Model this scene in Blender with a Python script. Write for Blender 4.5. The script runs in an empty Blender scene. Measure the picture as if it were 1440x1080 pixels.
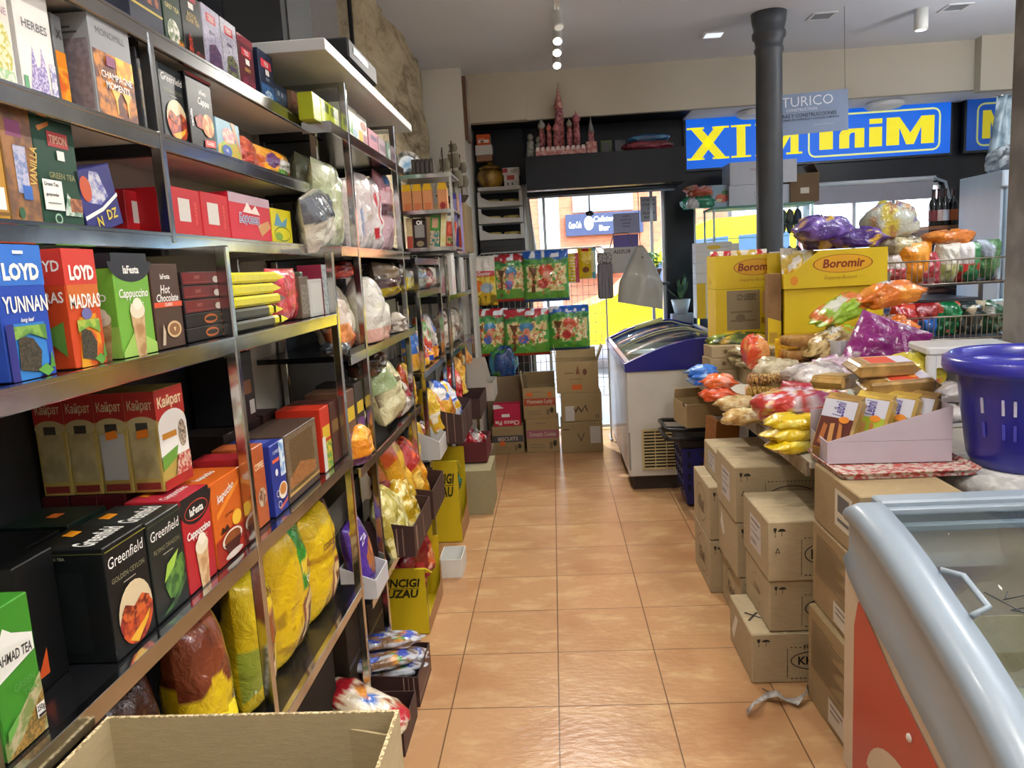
import bpy, bmesh, math, random
import numpy as np
from mathutils import Vector, Matrix, Euler
SC = bpy.context.scene
COL = SC.collection
PI = math.pi
R = math.radians
# ------------------------------------------------------------------ camera
W_, H_ = 1440, 1080
FPX = 1073.038
YAW, PITCH, ROLL = -0.0600734, 0.15104531, -0.05667879
CAM = np.array([0.050402, -2.60556, 1.607511])
def _axes():
    cy, sy = math.cos(YAW), math.sin(YAW); cp, sp = math.cos(PITCH), math.sin(PITCH)
    fw = np.array([sy*cp, cy*cp, -sp]); r0 = np.array([cy, -sy, 0.]); u0 = np.cross(r0, fw)
    cr, sr = math.cos(ROLL), math.sin(ROLL)
    return cr*r0+sr*u0, -sr*r0+cr*u0, fw
AX, AU, AF = _axes()
def _ray(x, y): return AF+(x-720)/FPX*AX-(y-540)/FPX*AU
def on_x(x, y, X): d = _ray(x, y); return CAM+(X-CAM[0])/d[0]*d
def on_y(x, y, Y): d = _ray(x, y); return CAM+(Y-CAM[1])/d[1]*d
def on_z(x, y, Z): d = _ray(x, y); return CAM+(Z-CAM[2])/d[2]*d
cd = bpy.data.cameras.new('camera'); co = bpy.data.objects.new('camera', cd); COL.objects.link(co)
cd.sensor_width = 36; cd.lens = FPX*36/1440; cd.clip_start = .02; cd.clip_end = 200
m3 = Matrix((AX, AU, -AF)).transposed()
co.matrix_world = Matrix.Translation(Vector(CAM)) @ m3.to_4x4()
SC.camera = co
# ------------------------------------------------------------------ materials
def lin(h):
    h = h.lstrip('#'); v = [int(h[i:i+2], 16)/255 for i in (0, 2, 4)]
    return tuple(c/12.92 if c <= .04045 else ((c+.055)/1.055)**2.4 for c in v)
_M = {}
def newmat(name):
    m = bpy.data.materials.new(name); m.use_nodes = True
    nt = m.node_tree; return m, nt, nt.nodes['Principled BSDF'], nt.nodes, nt.links
def M(c, rough=.5, metal=0., coat=0., noise=0., nscale=8., bump=0., bscale=60., c2=None, spec=.5, stretch=None, emit=0.):
    """procedural surface: base colour varied by noise towards c2, optional bump"""
    key = (c, rough, metal, coat, noise, nscale, bump, bscale, c2, spec, stretch, emit)
    if key in _M: return _M[key]
    m, nt, b, N, L = newmat('surface_'+c.strip('#'))
    col = (*lin(c), 1)
    b.inputs['Roughness'].default_value = rough; b.inputs['Metallic'].default_value = metal
    b.inputs['Coat Weight'].default_value = coat; b.inputs['Coat Roughness'].default_value = .12
    b.inputs['Specular IOR Level'].default_value = spec
    tc = N.new('ShaderNodeTexCoord'); vec = tc.outputs['Object']
    if stretch:
        mp = N.new('ShaderNodeMapping'); mp.inputs['Scale'].default_value = stretch; L.new(vec, mp.inputs['Vector']); vec = mp.outputs['Vector']
    nz = N.new('ShaderNodeTexNoise'); nz.inputs['Scale'].default_value = nscale; nz.inputs['Detail'].default_value = 5; L.new(vec, nz.inputs['Vector'])
    mx = N.new('ShaderNodeMix'); mx.data_type = 'RGBA'
    mx.inputs['A'].default_value = col
    c2l = (*lin(c2), 1) if c2 else tuple(x*(1-max(noise, .06)) for x in col[:3])+(1,)
    mx.inputs['B'].default_value = c2l
    rp = N.new('ShaderNodeValToRGB'); rp.color_ramp.elements[0].position = .42 if c2 else .3; rp.color_ramp.elements[1].position = .58 if c2 else .7
    L.new(nz.outputs['Fac'], rp.inputs['Fac']); L.new(rp.outputs['Color'], mx.inputs['Factor'])
    L.new(mx.outputs['Result'], b.inputs['Base Color'])
    if bump:
        n2 = N.new('ShaderNodeTexNoise'); n2.inputs['Scale'].default_value = bscale; n2.inputs['Detail'].default_value = 4; L.new(vec, n2.inputs['Vector'])
        bp = N.new('ShaderNodeBump'); bp.inputs['Strength'].default_value = bump; bp.inputs['Distance'].default_value = .01
        L.new(n2.outputs['Fac'], bp.inputs['Height']); L.new(bp.outputs['Normal'], b.inputs['Normal'])
    if emit:
        L.new(mx.outputs['Result'], b.inputs['Emission Color']); b.inputs['Emission Strength'].default_value = emit
    _M[key] = m; return m
def chrome(): return M('#cfd0cf', .14, 1., bump=.04, bscale=14, noise=.3, nscale=5)
def film(rough=.18, trans=0., coat=.5, bump=.5, bscale=24):
    """printed plastic film: colours come from the mesh's own print"""
    key = ('film', rough, trans, coat, bump, bscale)
    if key in _M: return _M[key]
    m, nt, b, N, L = newmat('printed_film')
    va = N.new('ShaderNodeVertexColor'); va.layer_name = 'print'
    L.new(va.outputs['Color'], b.inputs['Base Color'])
    b.inputs['Roughness'].default_value = rough; b.inputs['Coat Weight'].default_value = coat; b.inputs['Coat Roughness'].default_value = .1
    tc = N.new('ShaderNodeTexCoord'); n2 = N.new('ShaderNodeTexNoise'); n2.inputs['Scale'].default_value = bscale; n2.inputs['Detail'].default_value = 3
    n2.inputs['Distortion'].default_value = 1.5
    L.new(tc.outputs['Object'], n2.inputs['Vector'])
    bp = N.new('ShaderNodeBump'); bp.inputs['Strength'].default_value = bump; bp.inputs['Distance'].default_value = .02
    L.new(n2.outputs['Fac'], bp.inputs['Height']); L.new(bp.outputs['Normal'], b.inputs['Normal'])
    _M[key] = m; return m
def glassy(tint='#ffffff', alpha=.12, rough=.03):
    """clear pane or clear film: see-through with a reflection"""
    key = ('glassy', tint, alpha, rough)
    if key in _M: return _M[key]
    m, nt, b, N, L = newmat('clear_'+tint.strip('#'))
    out = nt.nodes['Material Output']; N.remove(b)
    tr = N.new('ShaderNodeBsdfTransparent'); tr.inputs['Color'].default_value = (*lin(tint), 1)
    gl = N.new('ShaderNodeBsdfGlossy'); gl.inputs['Roughness'].default_value = rough
    fr = N.new('ShaderNodeLayerWeight'); fr.inputs['Blend'].default_value = .5
    pw = N.new('ShaderNodeMath'); pw.operation = 'POWER'; pw.inputs[1].default_value = 5.; L.new(fr.outputs['Facing'], pw.inputs[0])
    ma = N.new('ShaderNodeMath'); ma.operation = 'MULTIPLY_ADD'; ma.inputs[1].default_value = .55; ma.inputs[2].default_value = alpha+.025; ma.use_clamp = True
    mx = N.new('ShaderNodeMixShader'); L.new(pw.outputs[0], ma.inputs[0]); L.new(ma.outputs[0], mx.inputs['Fac'])
    L.new(tr.outputs[0], mx.inputs[1]); L.new(gl.outputs[0], mx.inputs[2]); L.new(mx.outputs[0], out.inputs['Surface'])
    _M[key] = m; return m
def emis(c, s):
    key = ('em', c, s)
    if key in _M: return _M[key]
    m, nt, b, N, L = newmat('lit_'+c.strip('#'))
    b.inputs['Base Color'].default_value = (*[v*.35 for v in lin(c)], 1); b.inputs['Emission Color'].default_value = (*lin(c), 1); b.inputs['Emission Strength'].default_value = s
    _M[key] = m; return m
def card(c='#b49a76'): return M(c, .85, noise=.12, nscale=30, bump=.15, bscale=120, spec=.2, stretch=(1, 1, 6))
# ------------------------------------------------------------------ mesh builder
class MB:
    def __init__(s): s.v = []; s.f = []; s.mi = []; s.mats = []; s.sm = []
    def slot(s, m):
        if m not in s.mats: s.mats.append(m)
        return s.mats.index(m)
    def add(s, vs, fs, m, smooth=False, T=None):
        o = len(s.v)
        for p in vs: s.v.append(tuple(T @ Vector(p)) if T else tuple(p))
        k = s.slot(m)
        for f in fs: s.f.append(tuple(i+o for i in f)); s.mi.append(k); s.sm.append(smooth)
    def box(s, c, d, m, T=None, bev=0.):
        x, y, z = d[0]/2, d[1]/2, d[2]/2; cx, cy, cz = c
        if bev > 0:
            b = min(bev, x*.9, y*.9, z*.9); vs = []
            ring = [(-x+b, -y), (x-b, -y), (x, -y+b), (x, y-b), (x-b, y), (-x+b, y), (-x, y-b), (-x, -y+b)]
            ins = [(-x+b, -y+b), (x-b, -y+b), (x-b, -y+b), (x-b, y-b), (x-b, y-b), (-x+b, y-b), (-x+b, y-b), (-x+b, -y+b)]
            for zz, rr in ((-z, ins), (-z+b, ring), (z-b, ring), (z, ins)):
                vs += [(cx+p[0], cy+p[1], cz+zz) for p in rr]
            fs = []
            for k in range(3):
                for i in range(8):
                    a, e = k*8+i, k*8+(i+1) % 8; fs.append((a, e, e+8, a+8))
            fs += [tuple(range(7, -1, -1)), tuple(range(24, 32))]
            s.add(vs, fs, m, False, T); return
        vs = [(cx+i*x, cy+j*y, cz+k*z) for k in (-1, 1) for j in (-1, 1) for i in (-1, 1)]
        s.add(vs, [(0, 2, 3, 1), (4, 5, 7, 6), (0, 1, 5, 4), (2, 6, 7, 3), (0, 4, 6, 2), (1, 3, 7, 5)], m, False, T)
    def b2(s, lo, hi, m, T=None, bev=0.):
        s.box([(a+b)/2 for a, b in zip(lo, hi)], [abs(b-a) for a, b in zip(lo, hi)], m, T, bev)
    def tube(s, pts, r, m, n=8, cap=True, T=None):
        pts = [Vector(p) for p in pts]; rs = r if isinstance(r, (list, tuple)) else [r]*len(pts)
        vs = []; fs = []; up = None
        for i, p in enumerate(pts):
            t = (pts[min(i+1, len(pts)-1)]-pts[max(i-1, 0)]).normalized()
            if up is None: up = t.orthogonal().normalized()
            up = (up-t*up.dot(t)); up = up.normalized() if up.length > 1e-6 else t.orthogonal().normalized()
            w = t.cross(up)
            for k in range(n):
                a = 2*PI*k/n; vs.append(p+(up*math.cos(a)+w*math.sin(a))*rs[i])
        for i in range(len(pts)-1):
            for k in range(n):
                a, b = i*n+k, i*n+(k+1) % n; fs.append((a, b, b+n, a+n))
        if cap: fs += [tuple(range(n-1, -1, -1)), tuple(range((len(pts)-1)*n, len(pts)*n))]
        s.add(vs, fs, m, n > 4, T)
    def lathe(s, prof, m, n=24, T=None, cap=True, c=(0, 0)):
        vs = []; fs = []
        for (r, z) in prof:
            for k in range(n): a = 2*PI*k/n; vs.append((c[0]+r*math.cos(a), c[1]+r*math.sin(a), z))
        for i in range(len(prof)-1):
            for k in range(n): a, b = i*n+k, i*n+(k+1) % n; fs.append((a, b, b+n, a+n))
        if cap: fs += [tuple(range(n-1, -1, -1)), tuple(range((len(prof)-1)*n, len(prof)*n))]
        s.add(vs, fs, m, True, T)
    def prism(s, poly, z0, z1, m, T=None, smooth=False):
        n = len(poly); vs = [(p[0], p[1], z0) for p in poly]+[(p[0], p[1], z1) for p in poly]
        fs = [tuple(range(n-1, -1, -1)), tuple(range(n, 2*n))]+[(i, (i+1) % n, (i+1) % n+n, i+n) for i in range(n)]
        s.add(vs, fs, m, smooth, T)
    def ball(s, c, r, m, n=12, T=None):
        rx, ry, rz = r if isinstance(r, (list, tuple)) else (r, r, r); vs = []; fs = []; k = n//2
        for i in range(1, k):
            th = PI*i/k
            for j in range(n): a = 2*PI*j/n; vs.append((c[0]+rx*math.sin(th)*math.cos(a), c[1]+ry*math.sin(th)*math.sin(a), c[2]+rz*math.cos(th)))
        top = len(vs); vs += [(c[0], c[1], c[2]+rz), (c[0], c[1], c[2]-rz)]
        for i in range(k-2):
            for j in range(n): a, b = i*n+j, i*n+(j+1) % n; fs.append((a, a+n, b+n, b))
        for j in range(n):
            fs.append((top, j, (j+1) % n)); o = (k-2)*n; fs.append((top+1, o+(j+1) % n, o+j))
        s.add(vs, fs, m, True, T)
    def build(s, name, parent=None, loc=None, rot=None):
        me = bpy.data.meshes.new(name); me.from_pydata(s.v, [], s.f)
        for m in s.mats: me.materials.append(m)
        me.polygons.foreach_set('material_index', s.mi); me.polygons.foreach_set('use_smooth', s.sm)
        me.update()
        return link(name, me, parent, loc, rot)
def link(name, me, parent=None, loc=None, rot=None):
    o = bpy.data.objects.new(name, me); COL.objects.link(o)
    if parent: o.parent = parent
    if loc is not None: o.location = loc
    if rot is not None: o.rotation_euler = rot
    return o
USED = {}
def tag(o, label, cat, group=None):
    o['label'] = label; o['category'] = cat
    if group: o['group'] = group
    USED.setdefault(label, []).append(o.name)
    return o
def thing(name, label, cat, loc=(0, 0, 0), rz=0., group=None, rot=None):
    o = bpy.data.objects.new(name, None); COL.objects.link(o); o.empty_display_size = .05
    o.location = loc; o.rotation_euler = rot if rot else (0, 0, rz)
    return tag(o, label, cat, group)
def struct(o): o['kind'] = 'structure'; return o
def dup(root, loc=None, rot=None, label=None, group=None):
    r = root.copy(); COL.objects.link(r)
    if loc is not None: r.location = loc
    if rot is not None: r.rotation_euler = rot
    if label: r['label'] = label; USED.setdefault(label, []).append(r.name)
    if group: r['group'] = group
    for ch in list(root.children):
        c = ch.copy(); COL.objects.link(c); c.parent = r
        for g in list(ch.children): d = g.copy(); COL.objects.link(d); d.parent = c
    return r
# ------------------------------------------------------------------ printed faces and lettering
_T = {}
def textgeo(s, bold=0., shear=0., sp=1.):
    """triangles of a line of lettering, centred, height of capitals = 1"""
    k = (s, bold, shear, sp)
    if k in _T: return _T[k]
    cu = bpy.data.curves.new('t', 'FONT'); cu.body = s; cu.size = 1.0; cu.align_x = 'CENTER'; cu.align_y = 'CENTER'
    cu.offset = bold; cu.shear = shear; cu.space_character = sp; cu.resolution_u = 2; cu.fill_mode = 'FRONT' if hasattr(cu, 'fill_mode') else cu.fill_mode
    ob = bpy.data.objects.new('t', cu); me = ob.to_mesh()
    vs = [(v.co.x, v.co.y) for v in me.vertices]; fs = [tuple(p.vertices) for p in me.polygons]
    ob.to_mesh_clear(); bpy.data.objects.remove(ob); bpy.data.curves.remove(cu)
    if vs:
        xs = [v[0] for v in vs]; ys = [v[1] for v in vs]; cx = (min(xs)+max(xs))/2; cy = (min(ys)+max(ys))/2; hh = .72
        vs = [((x-cx)/hh, (y-cy)/hh) for x, y in vs]
    w = (max(v[0] for v in vs)-min(v[0] for v in vs)) if vs else 1
    _T[k] = (vs, fs, w); return _T[k]
def pm(c):
    if not isinstance(c, (str, tuple)): return c
    if isinstance(c, tuple): return M(c[0], c[3] if len(c) > 3 else .4, nscale=c[2]*7, c2=c[1])
    return M(c, .4)
def ell(cu, cv, ru, rv, n=22, a0=0., a1=2*PI): return [(cu+ru*math.cos(a0+(a1-a0)*i/n), cv+rv*math.sin(a0+(a1-a0)*i/n)) for i in range(n if a1-a0 > 6.28 else n+1)]
def print_face(root, art, T, w, h, name='front_print', tname='lettering', step=.00035):
    """art: flat printed shapes of one face. T maps (x right, y out of the face, z up) to local space"""
    p = MB(); t = MB(); d = step
    for a in art:
        k = a[0]
        if k == 't':
            _, s, cu, cv, hh, c = a[:6]; o = a[6] if len(a) > 6 else {}
            vs, fs, tw = textgeo(s, o.get('b', .02), o.get('s', 0.), o.get('sp', 1.))
            sx = hh*h*o.get('x', 1.); mw = o.get('w')
            if mw and tw*sx > mw*w: sx = mw*w/tw
            ca, sa = math.cos(R(o.get('r', 0))), math.sin(R(o.get('r', 0))); arc = o.get('arc', 0)
            q = []
            for x, y in vs:
                X, Y = x*sx, y*hh*h+arc*x*x*hh*h
                q.append((cu*w-w/2+X*ca-Y*sa, -d, cv*h+X*sa+Y*ca))
            t.add(q, [f[::1] for f in fs], pm(c), False, T)
        else:
            if k == 'r': pl = [(a[1], a[2]), (a[3], a[2]), (a[3], a[4]), (a[1], a[4])]; c = a[5]
            elif k == 'e': pl = ell(*a[1:5]); c = a[5]
            elif k == 'p': pl = a[1]; c = a[2]
            elif k == 'o':   # outlined ellipse ring
                o_ = ell(*a[1:5]); th = a[6]; i_ = ell(a[1], a[2], a[3]-th/w, a[4]-th/h); n = len(o_)
                q = [(u*w-w/2, -d, v*h) for u, v in o_+i_]
                p.add(q, [(i, (i+1) % n, (i+1) % n+n, i+n) for i in range(n)], pm(a[5]), False, T); d += step; continue
            q = [(u*w-w/2, -d, v*h) for u, v in pl]
            p.add(q, [tuple(range(len(q)))], pm(c), False, T)
        d += step
    if p.v: p.build(name, root)
    if t.v: t.build(tname, root)
def faceT(face, w, d, h):
    if face == 'front': return Matrix.Translation((0, -d/2, 0)), w, h
    if face == 'back': return Matrix.Translation((0, d/2, 0)) @ Matrix.Rotation(PI, 4, 'Z'), w, h
    if face == 'left': return Matrix.Translation((-w/2, 0, 0)) @ Matrix.Rotation(-PI/2, 4, 'Z'), d, h
    if face == 'right': return Matrix.Translation((w/2, 0, 0)) @ Matrix.Rotation(PI/2, 4, 'Z'), d, h
    if face == 'top': return Matrix.Translation((0, -d/2, h)) @ Matrix.Rotation(-PI/2, 4, 'X'), w, d
def carton(name, label, cat, loc, size, rz=0., c='#999999', art=None, group=None, mat=None, rot=None, bev=.0015):
    """closed printed box; art = {face: [shapes]}; front looks to local -Y"""
    w, d, h = size; r = thing(name, label, cat, loc, rz, group, rot)
    b = MB(); b.box((0, 0, h/2), size, mat or M(c, .4, noise=.05, nscale=20, coat=.04, spec=.35), None, bev); b.build('box_body', r)
    for f, a in (art or {}).items():
        T, fw, fh = faceT(f, w, d, h); print_face(r, a, T, fw, fh, f+'_print', 'lettering' if f == 'front' else f+'_lettering')
    return r
# ------------------------------------------------------------------ film bags
def vnoise(x, y, seed):
    rs = np.random.RandomState(seed); g = rs.rand(64, 64)
    xi = np.floor(x).astype(int); yi = np.floor(y).astype(int); fx = x-xi; fy = y-yi
    fx = fx*fx*(3-2*fx); fy = fy*fy*(3-2*fy)
    a = g[xi % 64, yi % 64]; b = g[(xi+1) % 64, yi % 64]; c = g[xi % 64, (yi+1) % 64]; d = g[(xi+1) % 64, (yi+1) % 64]
    return (a*(1-fx)+b*fx)*(1-fy)+(c*(1-fx)+d*fx)*fy
def inpoly(u, v, poly):
    r = np.zeros(u.shape, bool); n = len(poly); j = n-1
    for i in range(n):
        xi, yi = poly[i]; xj, yj = poly[j]
        cnd = ((yi > v) != (yj > v)) & (u < (xj-xi)*(v-yi)/((yj-yi) or 1e-9)+xi); r ^= cnd; j = i
    return r
def raster(u, v, base, art, seed=0):
    c = np.empty(u.shape+(3,)); c[:] = lin(base)
    for k, a in enumerate(art):
        t = a[0]
        if t == 'r': m = (u >= a[1]) & (v >= a[2]) & (u <= a[3]) & (v <= a[4])
        elif t == 'e': m = ((u-a[1])/a[3])**2+((v-a[2])/a[4])**2 <= 1
        elif t == 'p': m = inpoly(u, v, a[1])
        elif t == 'w':   # wavy band edge: everything above v = a[1] + a[2]*wave
            m = v > a[1]+a[2]*np.sin(u*a[3]+seed)
        elif t == 'n':   # blotches inside a window: u0 v0 u1 v1 scale threshold colour
            n = vnoise(u*a[5], v*a[5], seed+k*7+3); m = (n > a[6]) & (u >= a[1]) & (v >= a[2]) & (u <= a[3]) & (v <= a[4])
        elif t == 's':   # stripes
            m = (np.sin(u*a[1]+v*a[2]) > a[3])
        elif t == 't': continue
        c[m] = lin(a[-1])
    return c
def setprint(me, cols):
    at = me.color_attributes.new('print', 'FLOAT_COLOR', 'POINT')
    arr = np.ones((len(me.vertices), 4), np.float32); arr[:, :3] = cols; at.data.foreach_set('color', arr.ravel())
def bag_shape(w, h, t, seed, top='seal', wr=.5, nu=26, nv=34, flare=0.):
    rs = random.Random(seed)
    U, V = np.meshgrid(np.linspace(0, 1, nu), np.linspace(0, 1, nv))
    def prof(u, v):
        e = np.clip(1-np.abs(2*u-1)**2.6, 0, 1)**.5
        if top == 'stand': f = np.clip(np.minimum(1, (1-v)*2.2), 0, 1)**.6*np.clip(.75+v*1.5, 0, 1)
        elif top == 'sack': f = np.clip(1-((v-.38)/.64)**2, 0, 1)**.5
        else: f = np.clip(1-np.abs(2*v-1)**3.2, 0, 1)**.55
        n = vnoise(u*7+seed, v*8, seed)-.5; n2 = vnoise(u*3+9, v*3+seed, seed+5)-.5
        rad = np.sin((np.arctan2(v-.5, u-.5))*9+seed)*np.clip(np.hypot(u-.5, v-.5)*2-.55, 0, 1)
        return e*f*(1+.35*wr*n+.3*wr*n2)+.06*wr*rad*np.minimum(1, 6*e*f)
    def pos(u, v, side):
        p = prof(u, v)
        pinch = 1-.10*p+(flare*np.abs(2*v-1)**4)
        if top == 'sack': pinch = pinch*np.clip(1.05-np.clip((v-.72)/.28, 0, 1)**1.0*.62, .3, 2)
        x = (u-.5)*w*pinch; y = side*(p*t/2+.0008); z = v*h+0*x
        sag = (vnoise(u*2+seed, v*2, seed+2)-.5)*.03*w*wr
        return x+sag*.3, y+sag*.6*(side*0+1)*np.clip(p*2, 0, 1), z
    return U, V, pos
def bag(name, label, cat, loc, size, rz=0., base='#dddd22', art=(), seed=1, top='seal', tilt=0., roll=0., group=None, wr=.6, mat=None, back=None, rot=None, res=(26, 34), seal=True, flare=0.):
    """filled film bag, front to local -Y, base at z=0; lettering follows the bulge"""
    w, h, t = size
    r = thing(name, label, cat, loc, rz, group)
    if rot: r.rotation_euler = rot
    else: r.rotation_euler = (Matrix.Rotation(rz, 3, 'Z') @ Matrix.Rotation(tilt, 3, 'X') @ Matrix.Rotation(roll, 3, 'Y')).to_euler()
    nu, nv = res; U, V, pos = bag_shape(w, h, t, seed, top, wr, nu, nv, flare)
    cols = raster(U, V, base, art, seed); bcol = raster(1-U, V, back or base, art if back is None else (), seed)
    vs = []; cs = []
    for sd, cc in ((-1, cols), (1, bcol)):
        x, y, z = pos(U, V, sd); vs.append(np.stack([x, y, z], -1).reshape(-1, 3)); cs.append(cc.reshape(-1, 3))
    vs = np.concatenate(vs); cs = np.concatenate(cs); n = nu*nv; fs = []; fs2 = []
    js = int((nv-1)*.93) if (seal and top != 'sack') else nv
    for j in range(nv-1):
        for i in range(nu-1):
            a = j*nu+i; (fs if j < js else fs2).extend([(a, a+1, a+nu+1, a+nu), (n+a, n+a+nu, n+a+nu+1, n+a+1)])
    rim = [i for i in range(nu)]+[j*nu+nu-1 for j in range(1, nv)]+[(nv-1)*nu+i for i in range(nu-2, -1, -1)]+[j*nu for j in range(nv-2, 0, -1)]
    for k in range(len(rim)):
        a, b = rim[k], rim[(k+1) % len(rim)]; fs.append((b, a, n+a, n+b))
    def mk(nm, faces):
        us = sorted({i for f in faces for i in f}); mp = {o: i for i, o in enumerate(us)}
        me = bpy.data.meshes.new(nm); me.from_pydata([tuple(vs[i]) for i in us], [], [tuple(mp[i] for i in f) for f in faces])
        me.polygons.foreach_set('use_smooth', [True]*len(faces)); setprint(me, cs[us]); me.materials.append(mat or film()); me.update(); return link(nm, me, r)
    mk('bag_body', fs)
    if fs2: mk('top_seal', fs2)
    t_ = MB()
    for a in art:
        if a[0] != 't': continue
        _, s, cu, cv, hh, c = a[:6]; o = a[6] if len(a) > 6 else {}
        tv, tf, tw = textgeo(s, o.get('b', .02), o.get('s', 0.), 1.)
        sx = hh*h*o.get('x', 1.); mw = o.get('w')
        if mw and tw*sx > mw*w: sx = mw*w/tw
        q = np.array(tv); ca, sa = math.cos(R(o.get('r', 0))), math.sin(R(o.get('r', 0)))
        X, Y = q[:, 0]*sx, q[:, 1]*hh*h; uu = cu+(X*ca-Y*sa)/w; vv = cv+(X*sa+Y*ca)/h
        x, y, z = pos(np.clip(uu, .01, .99), np.clip(vv, .01, .99), -1)
        t_.add([(x[i], y[i]-.0022, z[i]) for i in range(len(x))], tf, M(c, .4))
    if t_.v: t_.build('lettering', r)
    return r
def blob(name, label, cat, loc, size, rz=0., base='#888888', art=(), seed=1, group=None, amp=.18, freq=3., mat=None, rot=None, res=(30, 20), flat=.25, ears=0.):
    """lumpy soft pack (a filled bag lying down); base flattened at z=0"""
    w, d, h = size; nu, nv = res
    r = bpy.data.objects.new(name, None); r = thing(name, label, cat, loc, rz, group, rot)
    U, V = np.meshgrid(np.linspace(0, 1, nu, endpoint=False), np.linspace(0.02, .98, nv))
    th = V*PI; ph = U*2*PI
    n = (vnoise(np.cos(ph)*freq+9, V*freq*2+np.sin(ph)*freq+9, seed)-.5)*2*amp+(vnoise(np.cos(ph)*freq*2.3+20, V*freq*5+np.sin(ph)*freq*2.3+20, seed+1)-.5)*amp
    k = 1+n; se = lambda c, e: np.sign(c)*np.abs(c)**e
    x = se(np.sin(th), .7)*se(np.cos(ph), .75)*w/2*k; y = se(np.sin(th), .7)*se(np.sin(ph), .75)*d/2*k; z = -np.cos(th)*h/2*k
    if ears: 
        e = np.clip(np.abs(x)/(w/2)-.72, 0, 1)*3.4; z = z*(1-np.clip(e, 0, .9)*.8); x = x*(1+ears*np.clip(e, 0, 1))
    z = np.maximum(z, -h/2*(1-flat)); z = z-z.min()
    vs = np.stack([x, y, z], -1).reshape(-1, 3); fs = []
    for j in range(nv-1):
        for i in range(nu): a = j*nu+i; b = j*nu+(i+1) % nu; fs.append((a, b, b+nu, a+nu))
    fs += [tuple(range(nu-1, -1, -1)), tuple(range((nv-1)*nu, nv*nu))]
    me = bpy.data.meshes.new('bag_body'); me.from_pydata([tuple(p) for p in vs], [], fs); me.polygons.foreach_set('use_smooth', [True]*len(fs))
    uu = x/w+.5; vv = y/d+.5
    setprint(me, raster(uu, vv, base, art, seed).reshape(-1, 3)); me.materials.append(mat or film()); me.update(); link('bag_body', me, r)
    tops = [a for a in art if a[0] == 't']
    return r
def open_box(name, label, cat, loc, size, rz=0., mat=None, inner=None, fh=None, bh=None, t=.004, art=None, group=None, flaps=(), rot=None, slope=True, lh=None, rh=None):
    """open carton: walls as parts; fh = front wall height, bh = back wall height (side walls slope between)"""
    w, d, h = size; fh = fh or h; bh = bh or h; mat = mat or card(); inner = inner or mat
    r = thing(name, label, cat, loc, rz, group, rot)
    b = MB(); b.b2((-w/2, -d/2, 0), (w/2, d/2, t), mat)
    b.build('bottom', r)
    b = MB(); b.b2((-w/2, -d/2, t), (w/2, -d/2+t, fh), mat); b.build('front_panel', r)
    b = MB(); b.b2((-w/2, d/2-t, t), (w/2, d/2, bh), mat); b.build('back_panel', r)
    for sx, hh in ((-1, lh), (1, rh)):
        b = MB(); f_, b_ = (fh, bh) if hh is None else (hh, hh)
        y0, y1 = -d/2+t, d/2-t
        pl = [(y0, t), (y1, t), (y1, b_), (y0, f_)] if slope else [(y0, t), (y1, t), (y1, b_), (y0+(y1-y0)*.35, b_), (y0+(y1-y0)*.2, f_), (y0, f_)]
        x0, x1 = (sx*w/2, sx*(w/2-t)); n = len(pl)
        vs = [(x0, p[0], p[1]) for p in pl]+[(x1, p[0], p[1]) for p in pl]
        fs = [tuple(range(n)), tuple(range(2*n-1, n-1, -1))]+[(i, i+n, (i+1) % n+n, (i+1) % n) for i in range(n)]
        b.add(vs, fs, mat); b.build('side_panel', r)
    for (sd, ln, ang) in flaps:
        b = MB()
        L_ = w if sd in ('front', 'back') else d; hh = {'front': fh, 'back': bh}.get(sd, h)
        T = {'front': Matrix.Translation((0, -d/2, fh)), 'back': Matrix.Translation((0, d/2, bh)) @ Matrix.Rotation(PI, 4, 'Z'),
             'left': Matrix.Translation((-w/2, 0, h)) @ Matrix.Rotation(-PI/2, 4, 'Z'), 'right': Matrix.Translation((w/2, 0, h)) @ Matrix.Rotation(PI/2, 4, 'Z')}[sd] @ Matrix.Rotation(R(ang), 4, 'X')
        b.b2((-L_/2+.004, 0, 0), (L_/2-.004, t, ln), mat, T); b.build('flap', r)
    for f, a in (art or {}).items():
        T, fw_, fh_ = faceT(f, w, d, fh if f == 'front' else h); print_face(r, a, T, fw_, fh_, f+'_print', 'lettering' if f == 'front' else f+'_lettering')
    return r
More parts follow.
